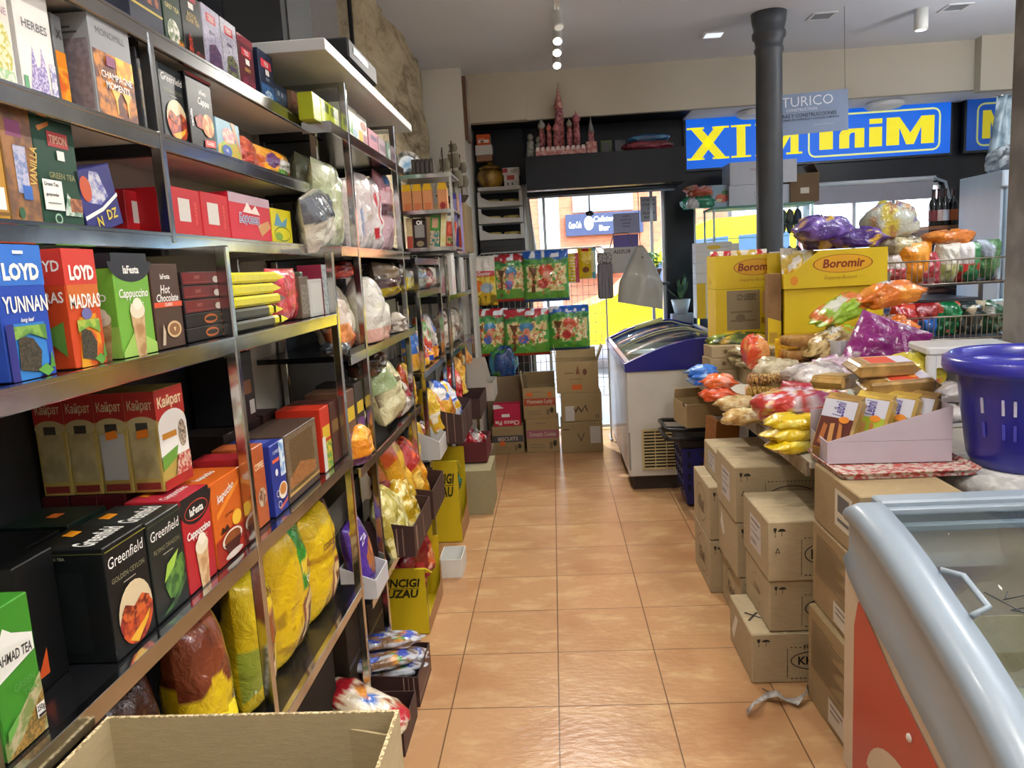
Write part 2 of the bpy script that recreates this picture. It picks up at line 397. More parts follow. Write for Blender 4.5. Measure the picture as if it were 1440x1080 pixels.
# ================================================================== ROOM
CEIL = 3.22
def floor_mat():
    m, nt, b, N, L = newmat('terracotta_tile')
    tc = N.new('ShaderNodeTexCoord'); br = N.new('ShaderNodeTexBrick'); br.offset = 0; br.squash = 1
    br.inputs['Scale'].default_value = 1; br.inputs['Brick Width'].default_value = .4; br.inputs['Row Height'].default_value = .4
    br.inputs['Mortar Size'].default_value = .0028; br.inputs['Mortar Smooth'].default_value = .2
    br.inputs['Color1'].default_value = (*lin('#b2875e'), 1); br.inputs['Color2'].default_value = (*lin('#ba8f65'), 1); br.inputs['Mortar'].default_value = (*lin('#7c5a3c'), 1)
    L.new(tc.outputs['Object'], br.inputs['Vector'])
    n1 = N.new('ShaderNodeTexNoise'); n1.inputs['Scale'].default_value = 5; n1.inputs['Detail'].default_value = 7; n1.inputs['Roughness'].default_value = .65
    mp = N.new('ShaderNodeMapping'); mp.inputs['Scale'].default_value = (.8, 1.6, 1); L.new(tc.outputs['Object'], mp.inputs['Vector']); L.new(mp.outputs['Vector'], n1.inputs['Vector'])
    rp = N.new('ShaderNodeValToRGB'); rp.color_ramp.elements[0].position = .5; rp.color_ramp.elements[1].position = .72
    L.new(n1.outputs['Fac'], rp.inputs['Fac'])
    mx = N.new('ShaderNodeMix'); mx.data_type = 'RGBA'; L.new(rp.outputs['Color'], mx.inputs['Factor']); L.new(br.outputs['Color'], mx.inputs['A']); mx.inputs['B'].default_value = (*lin('#ceac7e'), 1)
    n3 = N.new('ShaderNodeTexNoise'); n3.inputs['Scale'].default_value = 2.2; n3.inputs['Detail'].default_value = 4; L.new(tc.outputs['Object'], n3.inputs['Vector'])
    r3 = N.new('ShaderNodeValToRGB'); r3.color_ramp.elements[0].position = .5; r3.color_ramp.elements[1].position = .75; L.new(n3.outputs['Fac'], r3.inputs['Fac'])
    m3_ = N.new('ShaderNodeMix'); m3_.data_type = 'RGBA'; L.new(r3.outputs['Color'], m3_.inputs['Factor']); L.new(mx.outputs['Result'], m3_.inputs['A']); m3_.inputs['B'].default_value = (*lin('#a17049'), 1)
    # mortar stays on top
    m4 = N.new('ShaderNodeMix'); m4.data_type = 'RGBA'; L.new(br.outputs['Fac'], m4.inputs['Factor']); L.new(m3_.outputs['Result'], m4.inputs['A']); m4.inputs['B'].default_value = (*lin('#6f4f33'), 1)
    L.new(m4.outputs['Result'], b.inputs['Base Color']); b.inputs['Roughness'].default_value = .29
    n2 = N.new('ShaderNodeTexNoise'); n2.inputs['Scale'].default_value = 28; n2.inputs['Detail'].default_value = 5; L.new(mp.outputs['Vector'], n2.inputs['Vector'])
    ad = N.new('ShaderNodeMath'); ad.operation = 'MULTIPLY_ADD'; ad.inputs[1].default_value = -1.5; L.new(br.outputs['Fac'], ad.inputs[0]); L.new(n2.outputs['Fac'], ad.inputs[2])
    bp = N.new('ShaderNodeBump'); bp.inputs['Strength'].default_value = .35; bp.inputs['Distance'].default_value = .006
    L.new(ad.outputs[0], bp.inputs['Height']); L.new(bp.outputs['Normal'], b.inputs['Normal'])
    return m
def slab(name, lo, hi, m, bev=0.):
    b = MB(); b.b2(lo, hi, m, None, bev); return struct(b.build(name))
paint_beige = M('#c2bbab', .8, noise=.05, nscale=2, bump=.05, bscale=90)
paint_ceil = M('#dde3ee', .85, noise=.04, nscale=1.5, bump=.04, bscale=70)
paint_white = M('#e4e2da', .8, noise=.04, nscale=2, bump=.04, bscale=70)
navy = M('#11161f', .4, noise=.25, nscale=4, bump=.03, spec=.3)
fl = MB(); fl.add([(-1.1, -4.2, 0), (5.6, -4.2, 0), (5.6, 4.95, 0), (-1.1, 4.95, 0)], [(0, 1, 2, 3)], floor_mat())
fl.add([(-1.1, -4.2, -.1), (5.6, -4.2, -.1), (5.6, 4.95, -.1), (-1.1, 4.95, -.1)], [(3, 2, 1, 0)], paint_beige)
struct(fl.build('floor'))
slab('ceiling', (-1.1, -4.2, CEIL), (5.6, 4.1, CEIL+.1), paint_ceil)
slab('wall_left', (-1.12, -4.2, 0), (-1.0, 4.8, CEIL), paint_beige)
slab('wall_right', (5.5, -4.2, 0), (5.6, 4.8, CEIL), paint_white)
slab('wall_behind', (-1.1, -4.3, 0), (5.6, -4.2, CEIL), paint_white)
# mirror-faced wall above the shelves
mm, nt, b, N, L = newmat('dark_mirror'); b.inputs['Base Color'].default_value = (.6, .62, .68, 1); b.inputs['Metallic'].default_value = 1; b.inputs['Roughness'].default_value = .05
tc = N.new('ShaderNodeTexCoord'); nz = N.new('ShaderNodeTexNoise'); nz.inputs['Scale'].default_value = 1.2; L.new(tc.outputs['Object'], nz.inputs['Vector'])
bp = N.new('ShaderNodeBump'); bp.inputs['Strength'].default_value = .03; L.new(nz.outputs['Fac'], bp.inputs['Height']); L.new(bp.outputs['Normal'], b.inputs['Normal'])
mir = MB(); mir.b2((-.999, -2.2, 2.36), (-.985, 1.77, 3.2), mm); mo = tag(mir.build('wall_mirror'), 'dark mirror covering the wall above the tea shelves', 'mirror')
mf = MB(); mf.b2((-.999, 1.772, 2.36), (-.975, 1.795, 3.2), M('#15161a', .4)); mf.build('mirror_edge_strip', mo)
# rough stone pillar
def stone_mat():
    m, nt, b, N, L = newmat('rough_stone'); tc = N.new('ShaderNodeTexCoord'); v = tc.outputs['Object']
    mp = N.new('ShaderNodeMapping'); mp.inputs['Scale'].default_value = (1, .3, 1.1); L.new(v, mp.inputs['Vector'])
    n1 = N.new('ShaderNodeTexNoise'); n1.inputs['Scale'].default_value = 5; n1.inputs['Detail'].default_value = 9; n1.inputs['Roughness'].default_value = .7; n1.inputs['Distortion'].default_value = .6; L.new(mp.outputs['Vector'], n1.inputs['Vector'])
    rp = N.new('ShaderNodeValToRGB'); e = rp.color_ramp.elements; e[0].position = .33; e[0].color = (*lin('#6a5a43'), 1); e[1].position = .7; e[1].color = (*lin('#ddd0b0'), 1)
    k = e.new(.48); k.color = (*lin('#bcac8c'), 1)
    L.new(n1.outputs['Fac'], rp.inputs['Fac']); L.new(rp.outputs['Color'], b.inputs['Base Color']); b.inputs['Roughness'].default_value = .95
    n2 = N.new('ShaderNodeTexNoise'); n2.inputs['Scale'].default_value = 22; n2.inputs['Detail'].default_value = 8; L.new(mp.outputs['Vector'], n2.inputs['Vector'])
    bp = N.new('ShaderNodeBump'); bp.inputs['Strength'].default_value = .8; bp.inputs['Distance'].default_value = .03; L.new(n2.outputs['Fac'], bp.inputs['Height']); L.new(bp.outputs['Normal'], b.inputs['Normal'])
    return m
st = MB(); ny, nz_ = 40, 30; vs = []; fs = []
YY, ZZ = np.meshgrid(np.linspace(0, 1, ny), np.linspace(0, 1, nz_))
hx = (vnoise(YY*9, ZZ*9, 4)-.5)*.035+(vnoise(YY*22, ZZ*20, 5)-.5)*.02
edge = .06*(vnoise(ZZ*6, ZZ*0+.5, 8)-.3)
for j in range(nz_):
    for i in range(ny):
        vs.append((-.91+hx[j, i]*(1 if 0 < i else 0), 1.80+YY[j, i]*(1.96+edge[j, i]), 1.77+ZZ[j, i]*(CEIL-1.77)))
k0 = len(vs)
for j in range(nz_): vs.append((-.999, vs[j*ny+ny-1][1], vs[j*ny+ny-1][2]))
for j in range(nz_): vs.append((-.999, 1.80, vs[j*ny][2]))
for j in range(nz_-1):
    for i in range(ny-1): a = j*ny+i; fs.append((a, a+1, a+ny+1, a+ny))
    fs.append((j*ny+ny-1, k0+j, k0+j+1, (j+1)*ny+ny-1)); fs.append((k0+nz_+j, j*ny, (j+1)*ny, k0+nz_+j+1))
st.add(vs, fs, stone_mat(), True); struct(st.build('wall_left_stone_pillar'))
slab('wall_back_pier', (-1.0, 3.82, 0), (-.61, 4.8, CEIL), paint_white)
# soffit and shop front
slab('trim_1', (-.61, 4.1, 2.83), (5.5, 4.16, CEIL+.1), paint_beige)
slab('trim_2', (-.61, 4.06, 2.83), (-.1, 4.1, CEIL), paint_beige)
slab('trim_3', (1.30, 4.16, 2.84), (5.5, 4.82, 2.9), M('#e8ebf2', .8))
slab('trim_4', (3.55, 4.0, 2.80), (5.5, 4.1, CEIL), paint_beige)
slab('trim_5', (-.61, 4.16, 2.86), (1.30, 4.82, 2.92), navy)
slab('wall_front_lintel', (-.61, 4.7, 2.34), (1.37, 4.8, 2.9), navy)
slab('wall_front_fascia', (1.37, 4.7, 2.16), (5.5, 4.8, 2.9), navy)
slab('wall_front_mullion', (1.12, 4.68, 0), (1.38, 4.82, 2.34), navy)
slab('wall_front_sill', (1.38, 4.7, 0), (5.5, 4.8, .55), navy)
slab('wall_front_left', (-.61, 4.7, 0), (-.17, 4.8, 2.34), navy)
slab('wall_front_end', (3.62, 4.7, .55), (5.5, 4.8, 2.16), navy)
# display ledge above the door
slab('trim_6', (-.13, 3.95, 2.235), (1.19, 4.7, 2.51), navy)
slab('trim_7', (-.61, 4.62, 2.30), (-.15, 4.7, 2.86), navy)
# roller tube and door rails under the ledge
b = MB(); b.tube([(-.13, 4.0, 2.205), (1.12, 4.0, 2.205)], .022, M('#2c3038', .35, .6), 12); b.tube([(-.13, 4.1, 2.19), (1.12, 4.1, 2.19)], .012, M('#8a9199', .3, .8), 8)
struct(b.build('trim_8'))
alu = M('#b9c2c9', .35, .8, noise=.1)
def window(name, x0, x1, z0, z1, bars=(), y=4.75):
    b = MB(); f = .028
    for lo, hi in (((x0, y-.02, z0), (x0+f, y+.02, z1)), ((x1-f, y-.02, z0), (x1, y+.02, z1)), ((x0, y-.02, z0), (x1, y+.02, z0+f)), ((x0, y-.02, z1-f), (x1, y+.02, z1))): b.b2(lo, hi, alu)
    for x in bars: b.b2((x-f/2, y-.018, z0), (x+f/2, y+.018, z1), alu)
    o = struct(b.build(name)); g = MB(); g.b2((x0+f, y-.003, z0+f), (x1-f, y+.003, z1-f), glassy('#f4fbff', .0)); g.build('pane', o); return o
window('door_1', -.17, 1.12, .02, 2.33, (.0, 1.0))
window('window_1', 1.38, 2.42, .55, 2.16, ())
window('window_2', 2.42, 3.62, .55, 2.16, (2.85, 3.2))
# concrete column at the right and the cast-iron column
conc = M('#8d8a86', .85, c2='#6d6a67', nscale=3, bump=.5, bscale=12)
b = MB(); b.b2((2.085, .5, 0), (2.62, 1.0, CEIL), conc, None, .02); struct(b.build('wall_column_concrete'))
b = MB(); cm = M('#4b5056', .42, .1, noise=.15, nscale=9, bump=.06, bscale=30)
b.lathe([(.13, 0), (.13, .12), (.10, .16), (.096, .2), (.088, 2.95), (.098, 2.97), (.098, 2.99), (.09, 3.0), (.094, 3.04), (.11, 3.06), (.112, 3.09), (.1, 3.11), (.112, 3.16), (.118, CEIL)], cm, 28, None, True, (1.605, 3.0))
struct(b.build('wall_column_iron'))
# ================================================================== CHROME SHELVING ALONG THE LEFT WALL
lam = M('#17181b', .22, noise=.2, nscale=3, coat=.3)          # black laminate board
white_under = M('#f0eee8', .6, noise=.04)
ch = chrome()
def rail_mb(x, y0, y1, z, h=.032):
    b = MB(); b.b2((x-.012, y0, z-h), (x, y1, z-.004), ch, None, .002); b.b2((x-.016, y0, z-.006), (x+.001, y1, z+.002), ch, None, .001); return b
def unit(name, label, Y0, y1, xf, xb, posts, pz, shelves, board=lam, under=None, pw=.026, group=None, back=True, rh=.034, bz=0):
    """posts: list of y of front posts; pz=(z0,z1); shelves: list of z"""
    t = thing(name, label, 'shelf', (0, 0, 0), 0, group)
    for y in posts:
        for x, zz in ((xf-pw/2, pz), (xb+pw/2, (bz, pz[1]))):
            if x < xf-.1 and not back: continue
            b = MB(); b.box((x, y, (zz[0]+zz[1])/2), (pw, pw*.8, zz[1]-zz[0]), ch, None, .003); b.build('post', t)
        b = MB(); b.b2((xb, y-.006, pz[1]-.016), (xf-pw, y+.006, pz[1]), ch); b.build('side_rod', t)
    for z in shelves:
        y0 = Y0
        if isinstance(z, tuple): z, y0 = z
        b = MB(); b.b2((xb, y0, z-.012), (xf-.014, y1, z), board); b.b2((xb, y0+.001, z-.018), (xf-.014, y1-.001, z-.0121), under or board)
        s = b.build('shelf_board', t)
        rail_mb(xf-.002, y0, y1, z, rh).build('front_rail', s)
        for y in posts:
            if y0 <= y <= y1: b = MB(); b.b2((xb+.002, y-.008, z-.045), (xf-.03, y+.008, z-.019), M('#2a2b2e', .4, .5)); b.build('shelf_bracket', s)
    return t
XF = -.65
low = unit('chrome_shelf', 'deep chrome shelf unit nearest the camera, stacked with tea, coffee and cakes', -1.80, -.13, XF, -.985, (-1.79, -.96, -.15), (0, 1.69), (1.49, 1.01, .555, .10))
upp = unit('chrome_shelf', 'shallow upper chrome shelves with pale undersides, full of tea boxes', -2.15, .165, -.755, -.985, (-.975, .15), (1.70, 2.13), (1.72, 1.928, 2.14), under=white_under, bz=1.70)
uB = unit('chrome_shelf', 'tall chrome shelf unit with a pale grey top board, second along the wall', -.03, 1.22, XF, -.985, (.2, 1.05), (0, 2.29), ((2.115, .205), (1.71, .205), 1.34, .94, .45))
for z in (2.115, 1.71):
    b = MB(); b.b2((-.748, -.03, z-.018), (-.665, .204, z), lam); s = b.build('corner_board', uB); rail_mb(-.652, -.03, .204, z).build('front_rail', s)
    b = MB(); b.b2((-.748, -.036, z-.034), (-.652, -.0305, z+.002), ch); b.build('end_rail', s)
b = MB(); b.b2((-.985, -.17, 2.30), (-.61, 1.30, 2.335), M('#c3c5c6', .45, noise=.04), None, .002); b.build('top_board', uB)
b = MB(); b.b2((-.99, .21, .6), (-.986, 1.22, 2.11), M('#1d1f22', .5)); b.build('back_panel', uB)
uC = unit('chrome_shelf', 'narrow chrome shelf unit third along the wall, holding bags of sweets', 1.36, 2.24, XF, -.985, (1.41, 2.2), (0, 1.70), (1.685, 1.51, 1.08, .6))
uD = unit('chrome_shelf', 'last chrome shelf unit along the wall, next to the wire rack', 2.32, 3.72, XF+.03, -.985, (2.35, 3.0, 3.7), (0, 1.75), (1.74, 1.45, 1.08, .6))
# small rack standing on the third unit, open towards the camera
t = thing('small_rack', 'small chrome display rack of juice cartons standing on the third shelf unit', 'rack', (0, 0, 0))
for x in (-.73, -.46):
    for y in (1.5, 1.78):
        b = MB(); b.box((x, y, 1.918), (.014, .014, .41), ch); b.build('post', t)
for z in (1.735, 1.93, 2.115):
    b = MB(); b.b2((-.74, 1.49, z-.012), (-.45, 1.79, z), M('#3a3636', .4) if z < 2.1 else M('#8d8b88', .35, .6)); s = b.build('shelf_board', t)
    b = MB(); b.b2((-.74, 1.485, z-.016), (-.45, 1.4895, z+.004), ch); b.build('front_rail', s)
b = MB(); b.b2((-.76, 1.43, 1.702), (-.44, 1.94, 1.712), lam); b.build('base_board', t)
# things on top of the second unit
t = thing('black_case', 'flat black metal case lying on the pale top board', 'case', (-.70, .30, 2.335))
b = MB(); b.box((0, 0, .04), (.2, .42, .07), M('#0e0f11', .6, spec=.25), None, .006); b.build('case_body', t); b = MB(); b.box((.101, -.05, .045), (.003, .2, .02), M('#55585c', .3, .6)); b.build('vent_strip', t)
for y in (-.15, .15):
    b = MB(); b.lathe([(.012, .0), (.012, .006)], M('#0c0c0d', .6), 10, None, True, (0, y)); b.build('rubber_foot', t)
t = thing('loudspeaker', 'black loudspeaker on the pale top board, cut by the top edge', 'speaker', (-.84, .02, 2.336))
b = MB(); b.box((0, 0, .17), (.2, .3, .34), M('#0f1012', .4), None, .01); b.build('cabinet', t); b = MB(); b.box((.102, 0, .17), (.004, .26, .3), M('#1b1c1f', .8, bump=.4, bscale=400)); b.build('grille', t)

b = MB(); b.b2((-.99, -1.8, .12), (-.986, -.14, 1.47), M('#121316', .6)); b.build('back_panel', low)
# ================================================================== PACKETS ON THE LEFT SHELVES
def lbox(name, label, cat, bl, br, top, z, c, art=None, xf=-.675, depth=.1, group=None, rz=0., h=None, side=None, topart=None, **k):
    """box with its front towards the aisle; edges read on the plane of its front"""
    y0, y1 = on_x(*bl, xf)[1], on_x(*br, xf)[1]; hh = h or (on_x(*top, xf)[2]-z)
    A = {}
    if art: A['front'] = art
    if side: A['left'] = side
    if topart: A['top'] = topart
    return carton(name, label, cat, (xf-depth/2, (y0+y1)/2, z), (y1-y0-.002, depth, hh), PI/2+rz, c, A, group, **k)
def lbag(name, label, cat, bl, br, tp, z, base, art=(), xf=-.68, t=.09, seed=1, group=None, h=None, rz=0., tilt=0., roll=0., **k):
    y0, y1 = on_x(*bl, xf)[1], on_x(*br, xf)[1]; hh = h or (on_x(*tp, xf)[2]-z)
    return bag(name, label, cat, (xf-t*.5, (y0+y1)/2, z), (y1-y0, hh, t), PI/2+rz, base, art, seed, tilt=tilt, roll=roll, group=group, **k)
G1 = 'tea boxes on the top shelf'; G2 = 'boxes on the second shelf'; G3 = 'boxes on the third shelf'; G4 = 'boxes on the fourth shelf'; G5 = 'boxes on the fifth shelf'
W, K = '#f2f0ea', '#141416'
Z1, Z2, Z3, Z4, Z5 = 2.142, 1.93, 1.722, 1.492, 1.012
# ---- top shelf
X1 = -.785
lbox('tea_box', 'navy tea box with gold band, first on the top shelf, cut by the top edge', 'tea box', (183, 12), (231, 44), 0, Z1, '#1b2033', [('r', 0, .3, 1, .33, '#b9a13c'), ('r', .3, .4, .9, .95, ('#a0562a', '#2b1a38', 9)), ('r', .05, .06, .9, .1, '#2b3350')], xf=X1, depth=.08, h=.17, group=G1)
lbox('tea_box', 'dark green tea box with white blossoms on the top shelf', 'tea box', (233, 44), (259, 62), 0, Z1, '#16301f', [('t', 'GREY TEA', .5, .62, .07, '#c7b87c', {'w': .8}), ('e', .45, .25, .34, .2, ('#e8e4dc', '#6c7f55', 14)), ('r', .7, 0, 1, .2, ('#d98a2b', '#2b3a1f', 12))], xf=X1, depth=.07, h=.15, group=G1)
lbox('tea_box', 'black tea box with gold lettering and a red tower on the top shelf', 'tea box', (260, 60), (289, 79), 0, Z1, '#131214', [('r', .2, .9, .75, 1, '#b3202a'), ('r', .35, .78, .6, .87, W), ('t', 'ROYAL', .5, .68, .075, '#c3a55a', {'w': .7}), ('t', 'ELIXIR TEA', .5, .6, .065, '#c3a55a', {'w': .85}), ('p', [(.15, .02), (.4, .02), (.36, .34), (.28, .4), (.2, .34)], ('#c33b1e', '#4a1210', 20)), ('e', .7, .1, .25, .09, ('#8a2418', '#1c0c0c', 15))], xf=X1, depth=.07, h=.155, group=G1)
for k, (bl, br, v, u, lb) in enumerate((((290, 80), (315, 98), '#6b4a72', '#bfb9d0', 'pale lilac tea box with a purple flower on the top shelf'), ((316, 96), (338, 112), '#7f8a52', '#c8c6cf', 'pale silver tea box with a yellow-green flower on the top shelf'))):
    lbox('tea_box', lb, 'tea box', bl, br, 0, Z1, u, [('r', .0, 0, 1, 1, (u, '#9a9ab4', 26)), ('r', .2, .76, .75, .9, '#c22a3a'), ('t', 'TESS', .47, .83, .08, W, {'w': .45}), ('t', 'Relax', .5, .62, .06, '#554a70', {'s': .3, 'w': .6}), ('p', [(.1, .05), (.95, .02), (.9, .35), (.6, .46), (.25, .4)], (v, '#3b2a45', 16)), ('r', .3, .2, .75, .27, '#4a3560')], xf=X1, depth=.07, h=.158, group=G1)
lbox('tea_box', 'dark red tea box with berries on the top shelf', 'tea box', (339, 113), (361, 128), 0, Z1, '#571b26', [('r', 0, .86, 1, 1, '#7d2230'), ('r', .2, .64, .8, .78, '#c22a3a'), ('t', 'TESS', .5, .71, .08, W, {'w': .5}), ('r', .4, .5, .66, .6, W), ('t', 'BERRY', .5, .4, .07, '#c9a35c', {'w': .7}), ('e', .5, .14, .4, .14, ('#a83a5a', '#2c0d14', 24))], xf=X1, depth=.07, h=.15, group=G1)
lbox('tea_box', 'tall navy tea box with a blue glow at the end of the top shelf', 'tea box', (367, 124), (388, 139), 0, Z1, '#16233f', [('r', .15, .68, .85, .84, '#c22a3a'), ('t', 'TESS', .5, .76, .08, W, {'w': .6}), ('r', .4, .55, .65, .66, W), ('t', 'BLUE', .5, .47, .06, '#9ab3c9', {'w': .7}), ('r', 0, 0, 1, .36, ('#2d6ca8', '#173a68', 8)), ('e', .5, .13, .28, .12, ('#c9dbe9', '#3a78ad', 18))], xf=X1, depth=.08, h=.15, group=G1)
lbox('tea_box', 'dark blue book-like box with silver bars behind the top shelf end', 'tea box', (384, 142), (409, 158), 0, Z1, '#1c2d45', [('r', .1, .3, .8, .8, ('#5b7288', '#28405c', 12)), ('r', .3, .6, .4, .75, '#c4ced6'), ('r', .5, .6, .6, .75, '#c4ced6'), ('r', .2, .05, .9, .28, ('#8c9aa6', '#36475a', 20))], xf=-.80, depth=.1, h=.09, group=G1)
# ---- lime boxes and brown box on the black board of the second unit
for k, (px, c, art, lb) in enumerate((((412, 428), '#8a6a4c', [('r', 0, 0, 1, 1, ('#a07a58', '#8c3a20', 14))], 'brown picture box beside the lime packs under the top board'), ((428, 441), '#84867e', [('r', .1, .5, .9, .9, '#a7a89f')], 'grey box between brown box and lime packs under the top board'), ((441, 452), '#a9b51e', [('r', .1, .55, .9, .9, '#5a6a14'), ('r', .1, .1, .9, .2, '#d0d860')], 'lime green packet, left of the three under the top board'), ((452, 464), '#b4c01c', [('r', .1, .55, .9, .9, '#5a6a14'), ('r', .1, .1, .9, .2, '#d0d860')], 'lime green packet, middle of the three under the top board'), ((464, 476), '#aebb1c', [('r', .1, .55, .9, .9, '#5a6a14'), ('r', .1, .1, .9, .2, '#d0d860')], 'lime green packet, right of the three under the top board'))):
    lbox('tea_box', lb, 'box', (px[0], 158), (px[1], 158+4*(px[1]-px[0])/10), 0, 2.117 if k > 1 else Z1, c, art, xf=-.785 if k < 2 else -.69, depth=.05, h=.085 if k > 1 else .09, group='small boxes under the top board')
# ---- second shelf
X2 = -.785
lbox('tea_box', 'white tea box with yellow flowers at the left end of the second shelf', 'tea box', (-14, 97), (26, 114), 0, Z2, '#dfdbd2', [('t', 'TISANE', .5, .62, .06, '#b08fa0', {'w': .8}), ('e', .5, .3, .4, .24, ('#b9b04a', '#dfe0c0', 18)), ('r', .1, .02, .9, .14, ('#9ac08a', '#e0dcd0', 14))], xf=X2, depth=.08, h=.19, group=G2)
lbox('tea_box', 'white tea box with lavender sprigs on the second shelf', 'tea box', (33, 117), (84, 136), 0, Z2, '#e6e4e0', [('t', 'HERBES', .52, .62, .075, '#6d6a72', {'w': .72}), ('p', [(.2, .05), (.75, .02), (.7, .3), (.62, .46), (.56, .3), (.45, .26), (.36, .44), (.28, .22)], ('#7c6aa8', '#c9bfd8', 34)), ('r', .8, .02, .98, .34, ('#8c88b4', '#dcd8e0', 24)), ('r', .02, .05, .14, .16, '#5d9a6c')], xf=X2, depth=.085, h=.185, group=G2, side=[('r', .1, .1, .9, .4, ('#c9c4d2', '#e6e4e0', 12))])
lbox('tea_box', 'narrow grey tea box with an orange picture beside the lavender box', 'tea box', (86, 136), (101, 142), 0, Z2, '#7c7e80', [('r', 0, .45, 1, .62, '#e58a1c'), ('r', 0, .0, 1, .45, ('#d9601e', '#e8a42a', 8)), ('t', 'X', .5, .8, .1, '#3a3a3c', {'w': .6})], xf=X2-.02, depth=.08, h=.165, group=G2)
lbox('tea_box', 'large grey box picturing golden champagne glasses on the second shelf', 'tea box', (139, 153), (196, 175), 0, Z2, '#8b8d90', [('t', 'MONOMILL', .5, .86, .075, '#4b4d52', {'w': .85, 'b': .0}), ('r', .02, .02, .98, .66, ('#c97a16', '#5a2410', 6)), ('r', .55, .45, .98, .66, ('#f0c02a', '#e08a12', 6)), ('p', [(.35, .3), (.58, .3), (.48, .2), (.47, .05), (.45, .05), (.44, .2)], '#e9c25a'), ('p', [(.62, .3), (.86, .3), (.76, .2), (.75, .05), (.73, .05), (.72, .2)], '#e9c25a'), ('r', .3, .53, .52, .63, '#7d2f5d'), ('t', 'CHAMPAGNE', .52, .43, .07, W, {'w': .8, 'b': .01}), ('t', 'MOMENTS', .52, .33, .07, W, {'w': .62, 'b': .01})], xf=X2+.02, depth=.115, h=.178, group=G2, side=[('r', .1, .05, .95, .75, ('#6c6266', '#7f7478', 14)), ('r', .15, .85, .7, .87, '#3f4044'), ('r', .15, .8, .8, .82, '#3f4044')])
lbox('tea_box', 'dark tea box with a hazy sunset behind the chrome post', 'tea box', (203, 176), (229, 185), 0, Z2, '#3a3b3e', [('r', 0, .1, 1, .75, ('#8a7048', '#3a3c40', 5))], xf=X2, depth=.08, h=.172, group=G2)
def greenfield_art(pic, sub):
    return [('t', 'Greenfield', .5, .84, .10, W, {'w': .86, 's': .12, 'b': .0}), ('t', sub, .5, .68, .045, '#8f8b6a', {'w': .8, 'b': .0}), ('r', .35, .61, .65, .62, '#a6a290')]+pic
sunset = [('e', .55, .3, .42, .28, '#d9c6a0'), ('p', ell(.55, .3, .42, .28, 18, R(185), R(355))+[(.9, .34), (.75, .38), (.6, .32), (.4, .38), (.2, .34)], ('#c8501e', '#7c1d20', 8)), ('p', [(.3, .1), (.5, .03), (.8, .16), (.88, .24), (.7, .18)], '#e8b030'), ('p', [(.2, .36), (.3, .42), (.5, .36), (.72, .42), (.9, .36), (.8, .28), (.5, .24), (.25, .28)], ('#6b1f18', '#d1632a', 10))]
leaf = [('p', [(.3, .3), (.45, .46), (.9, .52), (.96, .4), (.8, .2), (.6, .12), (.4, .16)], ('#5c8a3c', '#2f5a2c', 8)), ('p', [(.28, .34), (.42, .5), (.8, .58), (.62, .44)], '#9cc24a'), ('p', [(.1, .04), (.5, .12), (.9, .3), (.95, .24), (.55, .06)], ('#3f6a34', '#27442a', 7))]
lbox('tea_box', 'dark grey tea box with round sunset picture, right of the chrome post', 'tea box', (232, 187), (267, 197), 0, Z2, '#262b2e', greenfield_art(sunset, 'GOLDEN CEYLON')+[('r', 0, 0, 1, .06, '#5e93b8')], xf=X2, depth=.08, h=.165, group=G2)
lbox('coffee_box', 'black coffee tin-like box with white script and red flower on the second shelf', 'coffee box', (270, 198), (305, 209), 0, Z2, '#0d0c0e', [('t', 'laFesta', .62, .8, .06, W, {'w': .4}), ('t', 'Cappu', .62, .66, .1, W, {'w': .6, 's': .25}), ('t', 'vanilla', .08, .4, .07, W, {'r': 90}), ('p', [(.2, .42), (.45, .5), (.6, .42), (.5, .28), (.25, .3)], ('#b03a1c', '#6e1c12', 14)), ('e', .7, .36, .24, .16, ('#e0b070', '#b86a2c', 8)), ('p', [(.5, .05), (.95, .08), (.95, .18), (.5, .15)], '#d8321c'), ('t', 'CLASSIC', .72, .115, .05, W, {'w': .36}), ('r', 0, .96, 1, 1, '#7d2426')], xf=X2+.01, depth=.09, h=.17, group=G2)
lbox('sweets_box', 'small colourful sweets box with a blue corner, fourth from the chrome post', 'sweets box', (307, 210), (340, 221), 0, Z2, '#8fb7c9', [('p', [(0, .3), (.5, .6), (1, .4), (1, 0), (0, 0)], ('#8ab03a', '#d8a03c', 10)), ('e', .5, .62, .28, .2, ('#d77a88', '#e8c9b0', 12)), ('p', [(.6, 1), (.75, 1), (1, .3), (1, .1)], '#c99a7a'), ('e', .36, .22, .2, .15, '#2f55a8'), ('t', '100g', .36, .22, .07, W, {'w': .2})], xf=X2, depth=.05, h=.10, group=G2)
lbag('sweets_bag', 'red bunched sweets bag on the second shelf beside the orange one', 'sweets bag', (343, 224), (372, 236), 0, Z2, '#b8402c', [('n', 0, 0, 1, 1, 5, .55, '#d8603c')], xf=X2-.01, t=.07, seed=3, h=.095, top='sack', wr=1.1)
lbag('sweets_bag', 'orange sweets bag with green fruit print at the end of the second shelf', 'sweets bag', (372, 236), (418, 250), 0, Z2, '#e8a01c', [('n', 0, 0, 1, 1, 4, .62, '#c9601c'), ('e', .3, .55, .16, .25, '#6a2a6c'), ('e', .7, .5, .25, .22, W), ('t', 'duo', .7, .5, .14, '#4b6a1c', {'w': .3}), ('e', .6, .22, .2, .14, '#5e9a2c')], xf=X2-.01, t=.07, seed=5, h=.09, wr=.8)
